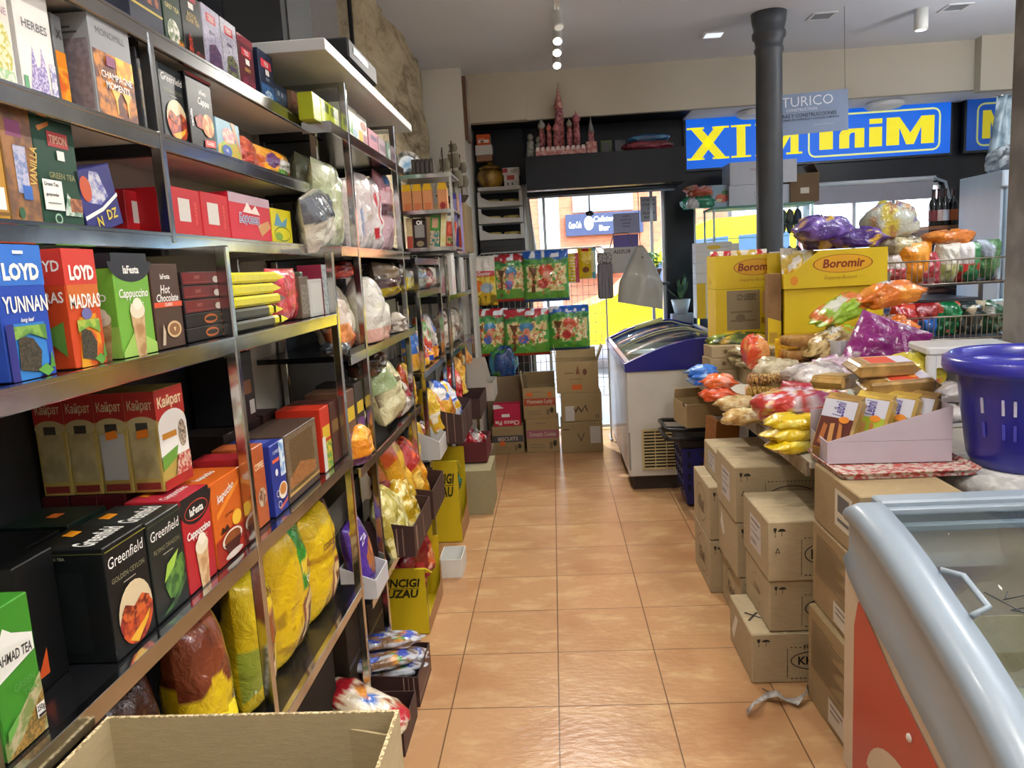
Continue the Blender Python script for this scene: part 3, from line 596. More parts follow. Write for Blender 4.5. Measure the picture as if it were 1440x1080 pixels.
# ---- third shelf
X3 = -.785
lbox('tea_box', 'golden tea box cut by the left edge on the third shelf', 'tea box', (-30, 297), (16, 303), 0, Z3, '#b8862c', [('r', .2, .1, .9, .3, W), ('r', .1, .05, 1, .08, '#7b5417')], xf=X3, depth=.09, h=.17, group=G3)
lbox('tea_box', 'shiny brown foil-wrapped tea box on the third shelf beside the green one', 'tea box', (17, 303), (61, 308), 0, Z3, '#a47a40', [('r', 0, 0, 1, 1, ('#9b6a3c', '#6a4a36', 5)), ('r', .15, .72, .65, .86, '#7d3a62'), ('r', .3, .25, .7, .65, ('#b9b9cf', '#7c8cb8', 20)), ('r', .45, .2, .75, .32, '#3468b8'), ('t', 'VANILLA', .9, .5, .09, '#d9b45a', {'r': 80, 'w': .9}), ('e', .3, .08, .1, .05, '#2c5a3a')], xf=X3, depth=.09, h=.185, group=G3)
lbox('tea_box', 'dark green tea box with red logo and white sticker on the third shelf', 'tea box', (62, 309), (120, 315), 0, Z3, '#17402c', [('p', [(.1, .9), (.4, .97), (.4, .93), (.14, .86)], '#d07a26'), ('r', .32, .74, .82, .88, '#a32b2c'), ('t', 'TIPSON', .57, .81, .075, '#d9b9a0', {'w': .42}), ('r', .5, .62, .68, .71, W), ('t', 'GREEN TEA', .56, .47, .055, '#8a8b58', {'w': .66}), ('p', [(.5, .1), (.62, .32), (.8, .2), (.95, .22), (.95, .1)], ('#c9d6cc', '#6a8a70', 14)), ('r', .66, .14, .96, .27, ('#b8764c', '#7d4a30', 12)), ('r', .04, .14, .5, .42, W), ('t', 'Green Tea', .24, .38, .035, '#3a3a3c', {'w': .36}), ('t', 'gunpowder', .24, .28, .03, '#3a3a3c', {'w': .36}), ('r', .1, .2, .42, .21, '#8c8c8c'), ('o', .3, .06, .09, .05, '#9cc0a4', .003)], xf=X3, depth=.085, h=.178, group=G3)
lbox('sweets_box', 'violet blue pack with yellow letters leaning on the green tea box', 'sweets box', (124, 316), (176, 319), 0, Z3, '#2f2f72', [('p', [(.15, .5), (.4, .95), (.62, .9), (.75, .5), (.5, .4)], ('#c8c8d0', '#6d6fae', 12)), ('e', .2, .7, .14, .2, '#c0502a'), ('p', [(0, .3), (.5, .36), (1, .52), (1, .46), (.5, .3), (0, .24)], W), ('t', 'N', .35, .16, .16, '#d8c23a'), ('t', 'DZ', .72, .22, .16, '#d8c23a')], xf=X3, depth=.06, h=.115, rot=(0, R(-14), PI/2), group=G3)
wafer_side = [('r', .2, .3, .6, .78, '#cfc9c2'), ('t', 'WAFER', .8, .5, .12, '#e0564a', {'r': 90, 'w': .4})]
lbox('wafer_box', 'red wafer box set back behind the chrome post on the third shelf', 'wafer box', (180, 319), (222, 322), 0, Z3, '#b01c22', wafer_side, xf=X3-.08, depth=.08, h=.10, group=G3)
lbox('wafer_box', 'plain red wafer box with white label, first right of the post on the third shelf', 'wafer box', (246, 322), (286, 327), 0, Z3, '#ba1b24', wafer_side, xf=X3, depth=.14, h=.108, group=G3)
lbox('wafer_box', 'plain red wafer box with white label next to the pictured wafer box', 'wafer box', (287, 327), (325, 330), 0, Z3, '#bd1c26', wafer_side, xf=X3, depth=.14, h=.110, group=G3)
lbox('wafer_box', 'red wafer box with blue and white script and a wafer picture', 'wafer box', (326, 330), (383, 335), 0, Z3, '#c41f33', [('r', 0, .8, 1, 1, '#b89aa6'), ('p', [(.3, .62), (.42, .85), (.52, .68), (.62, .8), (.72, .6)], '#e8d9cf'), ('p', [(.62, .35), (.92, .5), (.98, .34), (.72, .12)], '#c08a52'), ('t', 'Боровец', .44, .46, .2, '#e9e9f2', {'w': .7, 's': .15, 'b': .045}), ('t', 'Боровец', .44, .46, .195, '#24357c', {'w': .68, 's': .15, 'b': .0})], xf=X3, depth=.14, h=.125, group=G3)
lbox('wafer_box', 'yellow box with blue drawing beside the red wafer boxes', 'wafer box', (384, 335), (412, 338), 0, Z3, '#d2c51c', [('p', [(.1, .5), (.3, .9), (.5, .6), (.8, .8), (.7, .5)], '#5b8fa8'), ('o', .5, .28, .4, .22, '#5a7a1c', .004), ('e', .3, .2, .18, .12, '#7a9a2c')], xf=X3, depth=.1, h=.105, group=G3)
# ---- fourth shelf (deep unit)
X4 = -.68
def tea_window(c1, c2): return [('p', [(.2, .08), (.62, .04), (.7, .2), (.55, .3), (.25, .34)], ('#2a261f', '#4c4434', 40)), ('p', [(.16, .3), (.5, .34), (.85, .28), (.85, .4), (.16, .4)], (c1, c2, 10)), ('p', [(.55, .06), (.75, .1), (.9, .04), (.75, 0)], '#5c9a3c'), ('p', [(.82, .06), (.9, .2), (.94, .06)], '#4c8a34')]
lbox('tea_box', 'tall blue tea box with a green hill picture on the fourth shelf', 'tea box', (14, 531), (80, 516), 0, Z4, '#2347a8', [('r', 0, .7, 1, 1, '#2f6fc8'), ('p', [(.1, 0), (.2, .42), (.85, .42), (.85, .1), (.6, 0)], '#2f7cc4'), ('t', 'LOYD', .52, .80, .115, W, {'w': .76, 'b': .05}), ('t', 'YUNNAN', .52, .56, .12, W, {'w': .94, 'b': .02}), ('t', 'long leaf', .5, .44, .03, W, {'w': .4, 's': .3}), ('r', .38, .93, .6, .955, '#dfe6f2')]+tea_window('#7fa84a', '#4f7f3a')+[('r', 0, 0, .16, .42, '#2a2a78')], xf=X4, depth=.07, h=.185, group=G4, side=[('r', 0, .7, 1, 1, '#2f6fc8'), ('r', .1, .5, .9, .6, '#c9cfe0')])
lbox('tea_box', 'orange red tea box with a green leaf picture beside the blue one', 'tea box', (107, 514), (151, 500), 0, Z4, '#c4441c', [('r', 0, .7, 1, 1, '#c9372a'), ('r', .02, .5, .98, .7, '#c8641e'), ('p', [(.15, 0), (.25, .42), (.8, .45), (.9, .1), (.6, 0)], ('#d8941c', '#c8501c', 5)), ('t', 'LOYD', .52, .80, .115, W, {'w': .76, 'b': .05}), ('t', 'MADRAS', .52, .56, .12, W, {'w': .94, 'b': .02}), ('e', .5, .45, .16, .05, '#6a6aa0')]+tea_window('#6c9a3a', '#a8b84a'), xf=X4, depth=.1, h=.182, group=G4, side=[('r', 0, .7, 1, 1, '#c9372a'), ('t', 'LOYD', .7, .86, .09, W, {'w': .5}), ('t', 'MADRAS', .6, .6, .09, W, {'w': .7}), ('p', [(.5, .3), (.9, .1), (.9, .4)], '#5c8a34')])
cup = lambda cx, cy, s, c1, c2: [('p', [(cx-.17*s, cy), (cx+.17*s, cy), (cx+.1*s, cy-.38*s), (cx-.1*s, cy-.38*s)], (c1, c2, 5)), ('e', cx, cy+.02*s, .18*s, .07*s, '#e8dcc0'), ('e', cx+.01*s, cy+.07*s, .11*s, .05*s, '#f2ead6')]
lbox('coffee_box', 'bright green cappuccino box with a foamy glass on the fourth shelf', 'coffee box', (173, 498), (221, 488), 0, Z4, '#6fa83a', [('p', ell(.5, .92, .62, .2, 18, R(180), R(360))+[(1, .92), (1, 1), (0, 1), (0, .92)], '#20222a'), ('t', 'laFesta', .5, .84, .075, W, {'w': .6, 'b': .03}), ('t', 'Cappuccino', .5, .6, .085, W, {'w': .84, 's': .15}), ('t', 'HAZELNUT', .55, .5, .035, '#dfe8c0', {'w': .5}), ('p', [(0, .05), (.4, .25), (1, .1), (1, 0), (0, 0)], '#9cc25a')]+cup(.52, .42, 1.2, '#c8a878', '#a87c4c'), xf=X4-.005, depth=.1, h=.178, group=G4, side=[('r', 0, .86, 1, 1, '#20222a'), ('t', 'NO', .7, .58, .07, W, {}), ('r', 0, 0, 1, .3, '#8fb850')]+cup(.7, .36, 1., '#c8a878', '#a87c4c'))
lbox('coffee_box', 'slim brown hot chocolate box with an orange band on the fourth shelf', 'coffee box', (223, 487), (261, 475), 0, Z4, '#4a3428', [('t', 'laFesta', .5, .85, .06, W, {'w': .5}), ('t', 'Hot', .45, .7, .1, W, {'s': .2}), ('t', 'Chocolate', .5, .6, .09, W, {'w': .8, 's': .2}), ('r', 0, .49, 1, .55, '#d8512a'), ('t', 'CLASSIC', .5, .52, .035, W, {'w': .4}), ('e', .6, .22, .26, .1, '#d8b98c'), ('e', .6, .22, .2, .075, '#8a5c34'), ('t', 'v', .6, .22, .06, '#e8d4b0', {'b': .08}), ('p', [(.1, .05), (.2, .3), (.26, .2), (.2, .05)], '#c9b59c')], xf=X4-.005, depth=.08, h=.16, group=G4)
zz = Z4
for k, (lb, red) in enumerate((('black coffee bar box with orange ring, bottom of the stack of five', 0), ('black coffee bar box with orange ring, second from the bottom of the stack', 0), ('dark red coffee bar box, third in the stack behind the chrome post', 1), ('dark red coffee bar box, fourth in the stack behind the chrome post', 1), ('dark red coffee bar box, top of the stack behind the chrome post', 1))):
    lbox('coffee_box', lb, 'coffee box', (264, 474), (329, 456), 0, zz, '#1a1618' if not red else '#24171a', ([('r', .02, .1, .74, .95, '#6c1418'), ('t', 'DAISY', .3, .6, .25, '#b07a78', {'w': .3}), ('r', .05, .2, .6, .28, '#8c3a3a'), ('e', .68, .4, .07, .25, '#cfc9c0')] if red else [('o', .5, .5, .14, .36, '#c8642a', .005), ('r', .78, .1, 1, .9, '#4a4c52')]), xf=X4-.02, depth=.1, h=.0285, group='stacked coffee bars on the fourth shelf'); zz += .029
zz = Z4
for k, lb in enumerate(('yellow and black biscuit pack, bottom of the stack of five', 'yellow and black biscuit pack, second from the bottom of the stack', 'yellow biscuit pack with a brown end, middle of the stack', 'yellow biscuit pack, second from the top of the stack', 'yellow biscuit pack, topmost of the stack, its seal sticking out')):
    y0 = on_x(331, 455, X4)[1]; y1 = on_x(404-6*(k % 2), 436, X4)[1]
    t = thing('biscuit_pack', lb, 'biscuit pack', (X4-.05, (y0+y1)/2, zz), PI/2, 'stacked yellow biscuit packs')
    w = y1-y0; b = MB(); ym = M('#d9cf12', .25, coat=.4, bump=.2, bscale=60); km = M('#2a2a22', .3, coat=.3)
    b.box((-.035 if k < 2 else .0, 0, .0135), (w-.09 if k < 2 else w-.05, .09, .026), km if k < 2 else ym, None, .006); 
    if k < 2: b.box((w/2-.085, 0, .0135), (.08, .088, .0255), ym, None, .006)
    b.build('pack_body', t)
    for sx in (-1, 1):
        b = MB(); x0 = sx*(w/2-.03); x1 = sx*(w/2+.012); b.add([(x0, -.042, .024), (x0, .042, .024), (x0, .042, .004), (x0, -.042, .004), (x1, -.046, .012), (x1, .046, .014), (x1, .046, .0125), (x1, -.046, .0105)], [(0, 1, 5, 4), (2, 3, 7, 6), (1, 2, 6, 5), (3, 0, 4, 7), (4, 5, 6, 7)], ym if (k != 2 or sx < 0) else M('#5c2a1c', .25, coat=.3)); b.build('crimped_end', t)
    zz += .0285
lbag('sweets_bag', 'red foil sweets bag standing behind the yellow biscuit packs', 'sweets bag', (390, 437), (428, 430), 0, Z4, '#b3202e', [('n', 0, 0, 1, 1, 5, .6, '#d0404c')], xf=X4-.02, t=.05, seed=8, h=.15, wr=.8)
t = lbox('spice_jar', 'slim brown glass jar right of the red foil bag', 'jar', (424, 432), (437, 429), 0, Z4, '#5a4a3c', [('r', .1, .1, .9, .8, ('#8c8074', '#4a3c30', 20))], xf=X4-.015, depth=.04, h=.125); b = MB(); b.box((0, 0, .132), (.026, .03, .014), M('#3f5340', .4), None, .003); b.build('lid', t)
lbox('white_box', 'plain white box right of the brown jar on the fourth shelf', 'box', (437, 431), (455, 427), 0, Z4, '#b8b6b0', [('r', .1, .1, .9, .9, '#c4c2bc')], xf=X4-.01, depth=.06, h=.115)
lbox('sweets_box', 'crimson sleeve box at the right end of the fourth shelf', 'box', (456, 428), (470, 424), 0, Z4, '#7d1c34', [('r', 0, 0, .5, 1, ('#8e9aa0', '#c4ccd0', 16))], xf=X4-.01, depth=.08, h=.16)
# ---- fifth shelf
X5 = -.68
ahm = [('p', [(0, 0), (1, 0), (1, .42), (0, .12)], ('#b8ac84', '#7c8a4c', 9)), ('p', [(0, 0), (.9, 0), (1, .1), (1, .3), (.4, .08)], ('#a8803c', '#6c5a2c', 26)), ('p', [(.05, .52), (.05, .78), (.22, .8), (.32, .86), (.5, .8), (.95, .72), (.95, .6)], W), ('p', [(.09, .55), (.09, .75), (.9, .69), (.9, .62)], '#eceae2'), ('t', 'AHMAD TEA', .5, .65, .07, '#3a3a34', {'w': .8, 'r': -4, 'x': .8}), ('t', 'GREEN', .6, .43, .05, '#4f9440', {'w': .5}), ('t', 'TEA', .7, .36, .05, '#4f9440'), ('r', .76, .12, .96, .22, W), ('t', '250g', .86, .18, .04, K, {'w': .18}), ('r', .78, .125, .95, .145, K), ('p', [(.05, .12), (.3, .2), (.34, .26), (.05, .2)], '#6aa84a')]
lbox('tea_box', 'bright green tea box in the lower left corner, cut by the frame', 'tea box', (12, 1085), (70, 1030), 0, Z5, '#3f8a2a', ahm, xf=X5, depth=.1, h=.2, group=G5)
gf = lambda pic, sub: greenfield_art(pic, sub)
lbox('tea_box', 'large black tea box with sunset picture and orange price tag, front of the fifth shelf', 'tea box', (167, 941), (221, 883), 0, Z5, '#101315', gf(sunset, 'GOLDEN CEYLON')+[('r', 0, .955, 1, .965, '#7d7a30')], xf=X5, depth=.125, h=.193, group=G5, side=[('t', 'BLACK TEA', .35, .92, .025, '#8a8a70', {'w': .3}), ('r', 0, .955, 1, .96, '#6a6830'), ('r', .12, .1, .7, .8, ('#14181a', '#0e1112', 3))], topart=[('t', 'Greenfield', .5, .35, .3, W, {'w': .8, 's': .1}), ('p', [(.5, .7), (.72, .7), (.76, .88), (.54, .88)], '#f0981c')])
lbox('tea_box', 'large black tea box with green leaf picture, right of the sunset one', 'tea box', (223, 879), (268, 840), 0, Z5, '#1f2523', gf(leaf, 'FLYING DRAGON')+[('r', 0, .955, 1, .96, '#5d6f3a')], xf=X5, depth=.125, h=.188, group=G5, topart=[('t', 'Greenfield', .5, .35, .3, W, {'w': .8, 's': .1}), ('p', [(.3, .7), (.55, .7), (.6, .88), (.33, .88)], '#f0981c')])
redcup = [('p', ell(.5, .95, .6, .27, 18, R(180), R(360))+[(1, .95), (1, 1), (0, 1), (0, .95)], '#1b191c'), ('o', .5, .82, .42, .1, '#c9402f', .002), ('t', 'laFesta', .5, .82, .08, W, {'w': .72, 'b': .03}), ('t', 'Cappuccino', .5, .58, .08, W, {'w': .88, 's': .1, 'b': .03}), ('t', 'CLASSIC', .62, .5, .035, '#f0b0a0', {'w': .4})]+cup(.52, .4, 1.3, '#d8b98c', '#b8895a')
lbox('coffee_box', 'red cappuccino box with black cap and a foamy glass on the fifth shelf', 'coffee box', (269, 839), (306, 802), 0, Z5, '#b0222a', redcup, xf=X5, depth=.11, h=.19, group=G5, topart=[('r', 0, 0, 1, 1, '#b8283a'), ('t', 'Cappuccino', .5, .35, .16, W, {'w': .8}), ('p', [(.3, .75), (.6, .75), (.62, .92), (.33, .92)], '#f0981c')])
lbox('coffee_box', 'orange drink box with camels and a coffee cup right of the red cappuccino', 'coffee box', (308, 800), (348, 762), 0, Z5, '#d2641e', [('p', [(0, 0), (1, 0), (1, .3), (.6, .38), (0, .3)], '#a82a1c'), ('t', 'kapucho', .45, .8, .1, W, {'w': .8, 's': .25, 'r': 10}), ('p', [(.1, .55), (.9, .82), (.9, .88), (.1, .62)], '#e88a2a'), ('t', 'SEA WIND', .5, .54, .035, '#5c1c10', {'w': .6}), ('e', .72, .44, .16, .09, '#f4c23c'), ('p', [(.15, .36), (.22, .44), (.3, .4), (.38, .44), (.46, .36)], '#3a1810'), ('e', .5, .24, .34, .11, '#f0e4d4'), ('e', .5, .25, .28, .08, '#8a4a20'), ('p', [(.2, .22), (.8, .22), (.66, .08), (.34, .08)], '#4a1c18'), ('e', .5, .06, .3, .04, '#d8c9bc')], xf=X5, depth=.11, h=.185, group=G5, topart=[('t', 'kapucho', .5, .4, .16, W, {'w': .7})])
lbox('coffee_box', 'deep red slim coffee box left of the chrome post on the fifth shelf', 'coffee box', (349, 761), (365, 748), 0, Z5, '#a3242c', [('t', 'GOLD', .5, .72, .1, '#e8a890', {'r': 80, 'w': .8}), ('e', .5, .4, .3, .05, '#e0c8b0'), ('e', .5, .16, .36, .08, ('#7a4a2c', '#c09468', 10))], xf=X5, depth=.11, h=.2, group=G5)
lbox('coffee_box', 'orange brown coffee box half hidden behind the chrome post', 'coffee box', (366, 748), (381, 736), 0, Z5, '#b0582c', [('t', 'COFFEE', .5, .75, .08, '#f0d8b0', {'w': .8}), ('e', .5, .35, .36, .12, ('#c8b49a', '#7a4a2c', 8))], xf=X5-.01, depth=.1, h=.2, group=G5)
lbox('coffee_box', 'blue coffee box with a cup picture right of the chrome post', 'coffee box', (390, 742), (408, 722), 0, Z5, '#26358c', [('t', 'COFFEE', .4, .88, .045, '#b9c4e4', {'w': .7}), ('r', .1, .74, .6, .79, '#d8603a'), ('r', .62, .5, 1, 1, ('#6a9ad0', '#dfe8f0', 9)), ('e', .66, .3, .32, .12, '#e8dccf'), ('e', .66, .32, .24, .08, '#c8803c'), ('e', .3, .6, .1, .05, '#e8e8f0'), ('o', .26, .3, .12, .05, W, .002), ('o', .3, .14, .12, .05, W, .002), ('p', [(.3, .05), (.9, .12), (.9, .17), (.3, .1)], '#c05a4a')], xf=X5, depth=.13, h=.185, group=G5, topart=[('r', .1, .2, .9, .5, '#4a5ab0')])
t = lbox('cake_box', 'long clear-windowed brown box of pastries on the fifth shelf', 'pastry box', (409, 720), (451, 676), 0, Z5, '#4a382e', [('r', .02, .14, 1, .98, ('#8a7558', '#4a3c2e', 60)), ('r', .02, .1, 1, .14, '#b8954a'), ('p', [(.05, .2), (.9, .2), (.9, .36), (.4, .5), (.05, .34)], ('#b88a54', '#8c4a2c', 40))], xf=X5, depth=.13, h=.187, group=G5, side=[('r', .02, .02, .98, .12, '#3a2a24'), ('r', .02, .12, .98, .18, '#b89848'), ('r', .05, .7, .8, .95, '#5a463a')])
b = MB(); b.b2((-.1, -.0665, .028), (.1, -.0655, .17), glassy('#fffaf0', .03)); b.build('clear_window', t)
for k, (bl, br, c, art, lb, h) in enumerate((
    ((458, 672), (470, 660), '#c2321e', [('r', 0, 0, 1, .45, ('#4c8a3a', '#d8c03a', 9)), ('r', .1, .5, .9, .7, '#d8b42a'), ('r', 0, 0, .35, .55, '#d8d4cc')], 'bright red box with a green foot, left of the second post', .2),
    ((471, 658), (482, 647), '#4a2620', [('r', .1, .5, .9, .7, '#7a5a2c')], 'dark brown box just behind the second post', .2),
    ((492, 640), (504, 628), '#6a4a38', [('r', 0, .1, 1, .45, ('#7d9a4a', '#6a3c7a', 7)), ('r', .15, .6, .9, .78, '#d8b82a')], 'brown box with a yellow label right of the second post', .21),
    ((505, 628), (516, 618), '#38332e', [('r', 0, .05, 1, .4, ('#4c7a3a', '#c8c06a', 8)), ('e', .5, .45, .5, .09, '#6a3c7a'), ('r', .15, .6, .9, .75, '#d8b82a')], 'dark box with a purple arc at the end of the fifth shelf', .22))):
    lbox('coffee_box', lb, 'box', bl, br, 0, Z5 if k < 2 else .945, c, art, xf=X5, depth=.14, h=h if k < 2 else h+.06, group=G5)
# boxes pushed to the back of the fifth shelf, lower row (dark red) and upper row (milk tea boxes)
for k in range(3):
    c = carton('tea_box', 'dark red tea box under the milk tea row, %s' % ('nearest the wall', 'middle one', 'nearest the aisle')[k], 'tea box', (-.955+.058*k, -1.13, Z5), (.056, .126, .197), 0, '#4a1416', {'front': [('r', .1, .2, .9, .3, '#6a2a26')]}, 'dark red boxes at the back of the fifth shelf')
kay = [('r', 0, .72, 1, 1, '#a3241f'), ('t', 'Кайрат', .5, .86, .09, '#c9b48a', {'w': .8}), ('e', .5, .68, .5, .08, '#b8a878'), ('r', .08, .14, .92, .62, ('#b0a070', '#9a8c60', 4)), ('r', .3, .62, .7, .7, '#3a3630'), ('r', .1, .03, .9, .1, '#7c2a22')]
for k in range(4):
    a = kay if k != 2 else kay+[('r', .1, .14, .9, .6, '#a9a7a0')]
    if k >= 2: a = a+[('p', [(.3, .54), (.7, .56), (.68, .64), (.32, .62)], '#e07a1c')]
    fr = [('r', 0, .7, 1, 1, '#b02420'), ('t', 'Кайрат', .5, .86, .1, '#f0dcb0', {'w': .84, 'b': .03}), ('e', .5, .62, .5, .16, W), ('r', 0, .3, 1, .62, W), ('r', .1, .5, .6, .56, '#c8862c'), ('e', .8, .5, .14, .14, ('#5a4a3c', '#c9b8a0', 30)), ('p', [(0, .2), (.5, .28), (.6, .4), (0, .34)], '#6a9a3c'), ('p', [(.4, .06), (1, .1), (1, .3), (.55, .3)], ('#b02a20', '#d8c0a8', 18)), ('r', 0, 0, 1, .1, '#a8231e')]
    carton('tea_box', 'cream and red milk tea box deep in the shelf, %s' % ('nearest the wall', 'second from the wall', 'third, with grey panel', 'its cow picture facing the aisle')[k], 'tea box', (-.945+.062*k, -1.135, Z5+.1985), (.061, .113, .2), 0, '#b8a050', {'front': a, 'right': fr}, 'milk tea boxes at the back of the fifth shelf')
# dark boxes behind the black tea boxes
for k, (x, y, c, lb) in enumerate(((-.90, -1.42, '#08090a', 'tall black box at the back left of the fifth shelf'), (-.90, -1.28, '#14211a', 'very dark green tea box with an orange tag behind the black ones'), (-.9, -.96, '#1a1517', 'dark tea box with an orange tag behind the orange drink box'))):
    carton('tea_box', lb, 'tea box', (x, y, Z5), (.12, .13, .185), PI/2, c, {'top': [('p', [(.4, .4), (.62, .4), (.64, .58), (.42, .58)], '#c8641c')] if k else []}, G5)
carton('tea_box', 'black tea box with a white panel at the left edge behind the green one', 'tea box', (-.80, -1.55, Z5), (.09, .1, .205), PI/2, '#090a0b', {'left': [('p', [(.2, .55), (.2, .8), (.9, .8), (.9, .62)], W), ('t', 'TEA', .6, .7, .08, K, {'w': .5})], 'front': [('p', [(.2, .1), (.5, .3), (.5, .1)], '#c8501c')]}, G5)
# dark stacked boxes at the back of the fifth shelf beyond the milk tea
for k, (y, z, c, lb) in enumerate(((-.62, Z5, '#231a16', 'dark brown box deep in the fifth shelf behind the blue coffee'), (-.48, Z5, '#1f1b1d', 'black box deep in the fifth shelf behind the pastry box'), (-.34, Z5, '#2c1a16', 'dark maroon box deep in the fifth shelf near the second post'), (-.5, Z5+.201, '#191a1c', 'black carton on top of the dark boxes under the yellow packs'))):
    carton('coffee_box', lb, 'box', (-.9, y, z), (.12, .13, .2), PI/2, c, {'front': [('r', .2, .4, .8, .6, '#7a4a2a'), ('r', .6, .1, .9, .3, '#b9b5ae' if k > 2 else '#5a3a22')]}, 'dark boxes deep in the fifth shelf')
# ================================================================== BAGS AND BOXES LOWER DOWN AND FARTHER ALONG
def ybag(name, label, cat, y0, y1, z, h, base, art=(), xf=-.69, t=.1, seed=1, **k):
    return bag(name, label, cat, (xf-t*.5, (y0+y1)/2, z), (y1-y0, h, t), PI/2, base, art, seed, **k)
def pbag(name, label, cat, pl, pr, z, base, art=(), xf=-.69, t=.08, seed=1, h=None, tp=None, **k):
    return lbag(name, label, cat, pl, pr, tp, z, base, art, xf=xf, t=t, seed=seed, h=h, **k)
ZL = .558
choc = [('w', .62, .07, 9, '#6b2c18'), ('r', .0, .66, 1, 1, '#7a3a22'), ('t', 'COZONAC', .8, .26, .055, W, {'r': 90}), ('r', .7, .08, .9, .44, '#1d3a22'), ('n', 0, .64, 1, 1, 5, .62, '#8c4a2c'), ('p', [(.2, .1), (.5, .12), (.45, .3), (.25, .28)], '#3f2018')]
ybag('cake_bag', 'chocolate and yellow cake bag with dripping icing print, left of the front post', 'cake bag', -1.20, -1.04, ZL, .36, '#d8b818', choc, t=.13, seed=11)
ybag('cake_bag', 'dark brown cake bag deep in shadow at the left of the sixth shelf', 'cake bag', -1.42, -1.24, ZL, .33, '#4a2c1a', [('w', .5, .06, 8, '#3a1c12'), ('e', .5, .2, .3, .12, '#8a6a1c')], t=.13, seed=12, xf=-.74)
pbag('cake_bag', 'small bright yellow bag with a brown figure lying low by the carton', 'cake bag', (300, 985), (345, 985), ZL, '#e6d21a', [('p', [(.1, .4), (.4, .9), (.6, .8), (.4, .3)], '#5a2418'), ('e', .35, .72, .12, .1, '#a83c4c'), ('n', .1, .3, .6, .9, 9, .7, '#e8e4e0')], xf=-.672, t=.05, seed=13, h=.15)
ybag('cake_bag', 'tall yellow cake bag with sliced-cake print just right of the front post', 'cake bag', -.93, -.77, ZL, .34, '#e2c61c', [('p', [(.3, .3), (.75, .34), (.8, .74), (.3, .68)], '#c98a4a'), ('e', .52, .55, .16, .14, '#8a4a20'), ('r', .32, .06, .72, .3, '#e0c088'), ('e', .5, .2, .1, .08, '#7a3a1c'), ('p', [(.0, .1), (.3, .3), (.3, .5), (0, .5)], '#9aa83a'), ('n', .3, .3, .8, .75, 8, .66, '#7c3e1a'), ('t', 'COZONAC', .55, .84, .07, '#5a2a18', {'w': .6})], t=.12, seed=14)
swirl = [('p', [(.44, .08), (.95, .08), (.95, .46), (.6, .5), (.44, .4)], '#7a3c20'), ('p', [(.5, .12), (.9, .12), (.9, .42), (.62, .44), (.5, .36)], '#e0c48a'), ('p', [(.6, .16), (.84, .16), (.84, .36), (.6, .34)], '#6a3218'), ('p', [(.66, .2), (.8, .2), (.8, .32), (.66, .3)], '#e0c48a')]
ybag('cake_bag', 'big yellow cake bag with green corner and swirl slice print on the sixth shelf', 'cake bag', -.72, -.47, ZL, .37, '#dcb814', [('p', [(.45, .5), (1, .55), (1, 1), (.5, 1)], '#2f8a2a'), ('e', .74, .66, .26, .07, '#e8c83a'), ('t', 'Gigi', .74, .66, .06, '#8a2a18', {'w': .3, 's': .2}), ('t', 'COZO', .72, .56, .05, W, {'w': .3}), ('n', .02, .05, .4, .45, 14, .64, '#a8840f')]+swirl, t=.13, seed=15)
ybag('cake_bag', 'yellow cake bag with brown swirl print beside the second post', 'cake bag', -.44, -.2, ZL, .33, '#e0bc1a', [('r', .0, .55, .8, .62, '#b0860f'), ('t', 'COZONAC', .5, .68, .06, '#5a2a18', {'w': .7}), ('r', .9, .3, 1, 1, '#5a1c34')]+swirl, t=.12, seed=16)
ybag('cake_bag', 'plum and yellow cake bag in the gap behind the second post', 'cake bag', -.17, -.03, .56, .3, '#d0ac1c', [('w', .6, .05, 7, '#4a1830'), ('e', .5, .3, .3, .15, '#7a3c20')], t=.1, seed=17, xf=-.76)
# floor level: display boxes and packs in front of the first two units
dk = M('#3a2220', .55, noise=.15, nscale=12); cardp = M('#a89878', .8, noise=.1)
open_box('display_box', 'dark brown display box of silver wafer packs on the floor', 'display box', (-.615, .15, 0), (.27, .19, .125), PI/2, dk, cardp, fh=.12, bh=.13, art={'front': [('r', .02, .1, .98, .9, '#43262a'), ('r', .05, .2, .95, .3, '#7a5a50')], 'left': [('r', .7, .05, .72, .95, '#9a8878'), ('r', .8, .05, .81, .95, '#9a8878'), ('r', .9, .05, .92, .95, '#9a8878')]})
sil = [('r', .0, 0, 1, 1, '#b9bcc4'), ('e', .3, .5, .16, .4, '#2f4aa8'), ('n', 0, 0, 1, 1, 9, .6, '#7a5c40'), ('p', [(.6, .1), (.75, .1), (.9, .9), (.75, .9)], '#3a8a4c'), ('e', .8, .5, .1, .3, '#3c50b0'), ('p', [(.62, 0), (.68, 0), (.8, 1), (.74, 1)], '#c8862c')]
for k, (x, y, z, rz, lb) in enumerate(((-.66, .12, .075, .1, 'silver wafer pack with blue swirl, lowest in the brown display box'), (-.64, .2, .09, -.12, 'silver wafer pack leaning on the front wall of the brown display box'), (-.67, .10, .125, .2, 'silver wafer pack in the middle of the heap in the brown box'), (-.66, .17, .17, .02, 'silver wafer pack lying on top of the heap in the brown box'))):
    blob('wafer_pack', lb, 'wafer pack', (x, y, z), (.26, .1, .05), rz+.15, '#b9bcc4', sil[1:], 30+k, 'silver wafer packs in the brown display box', amp=.16, freq=2.5, ears=.12)
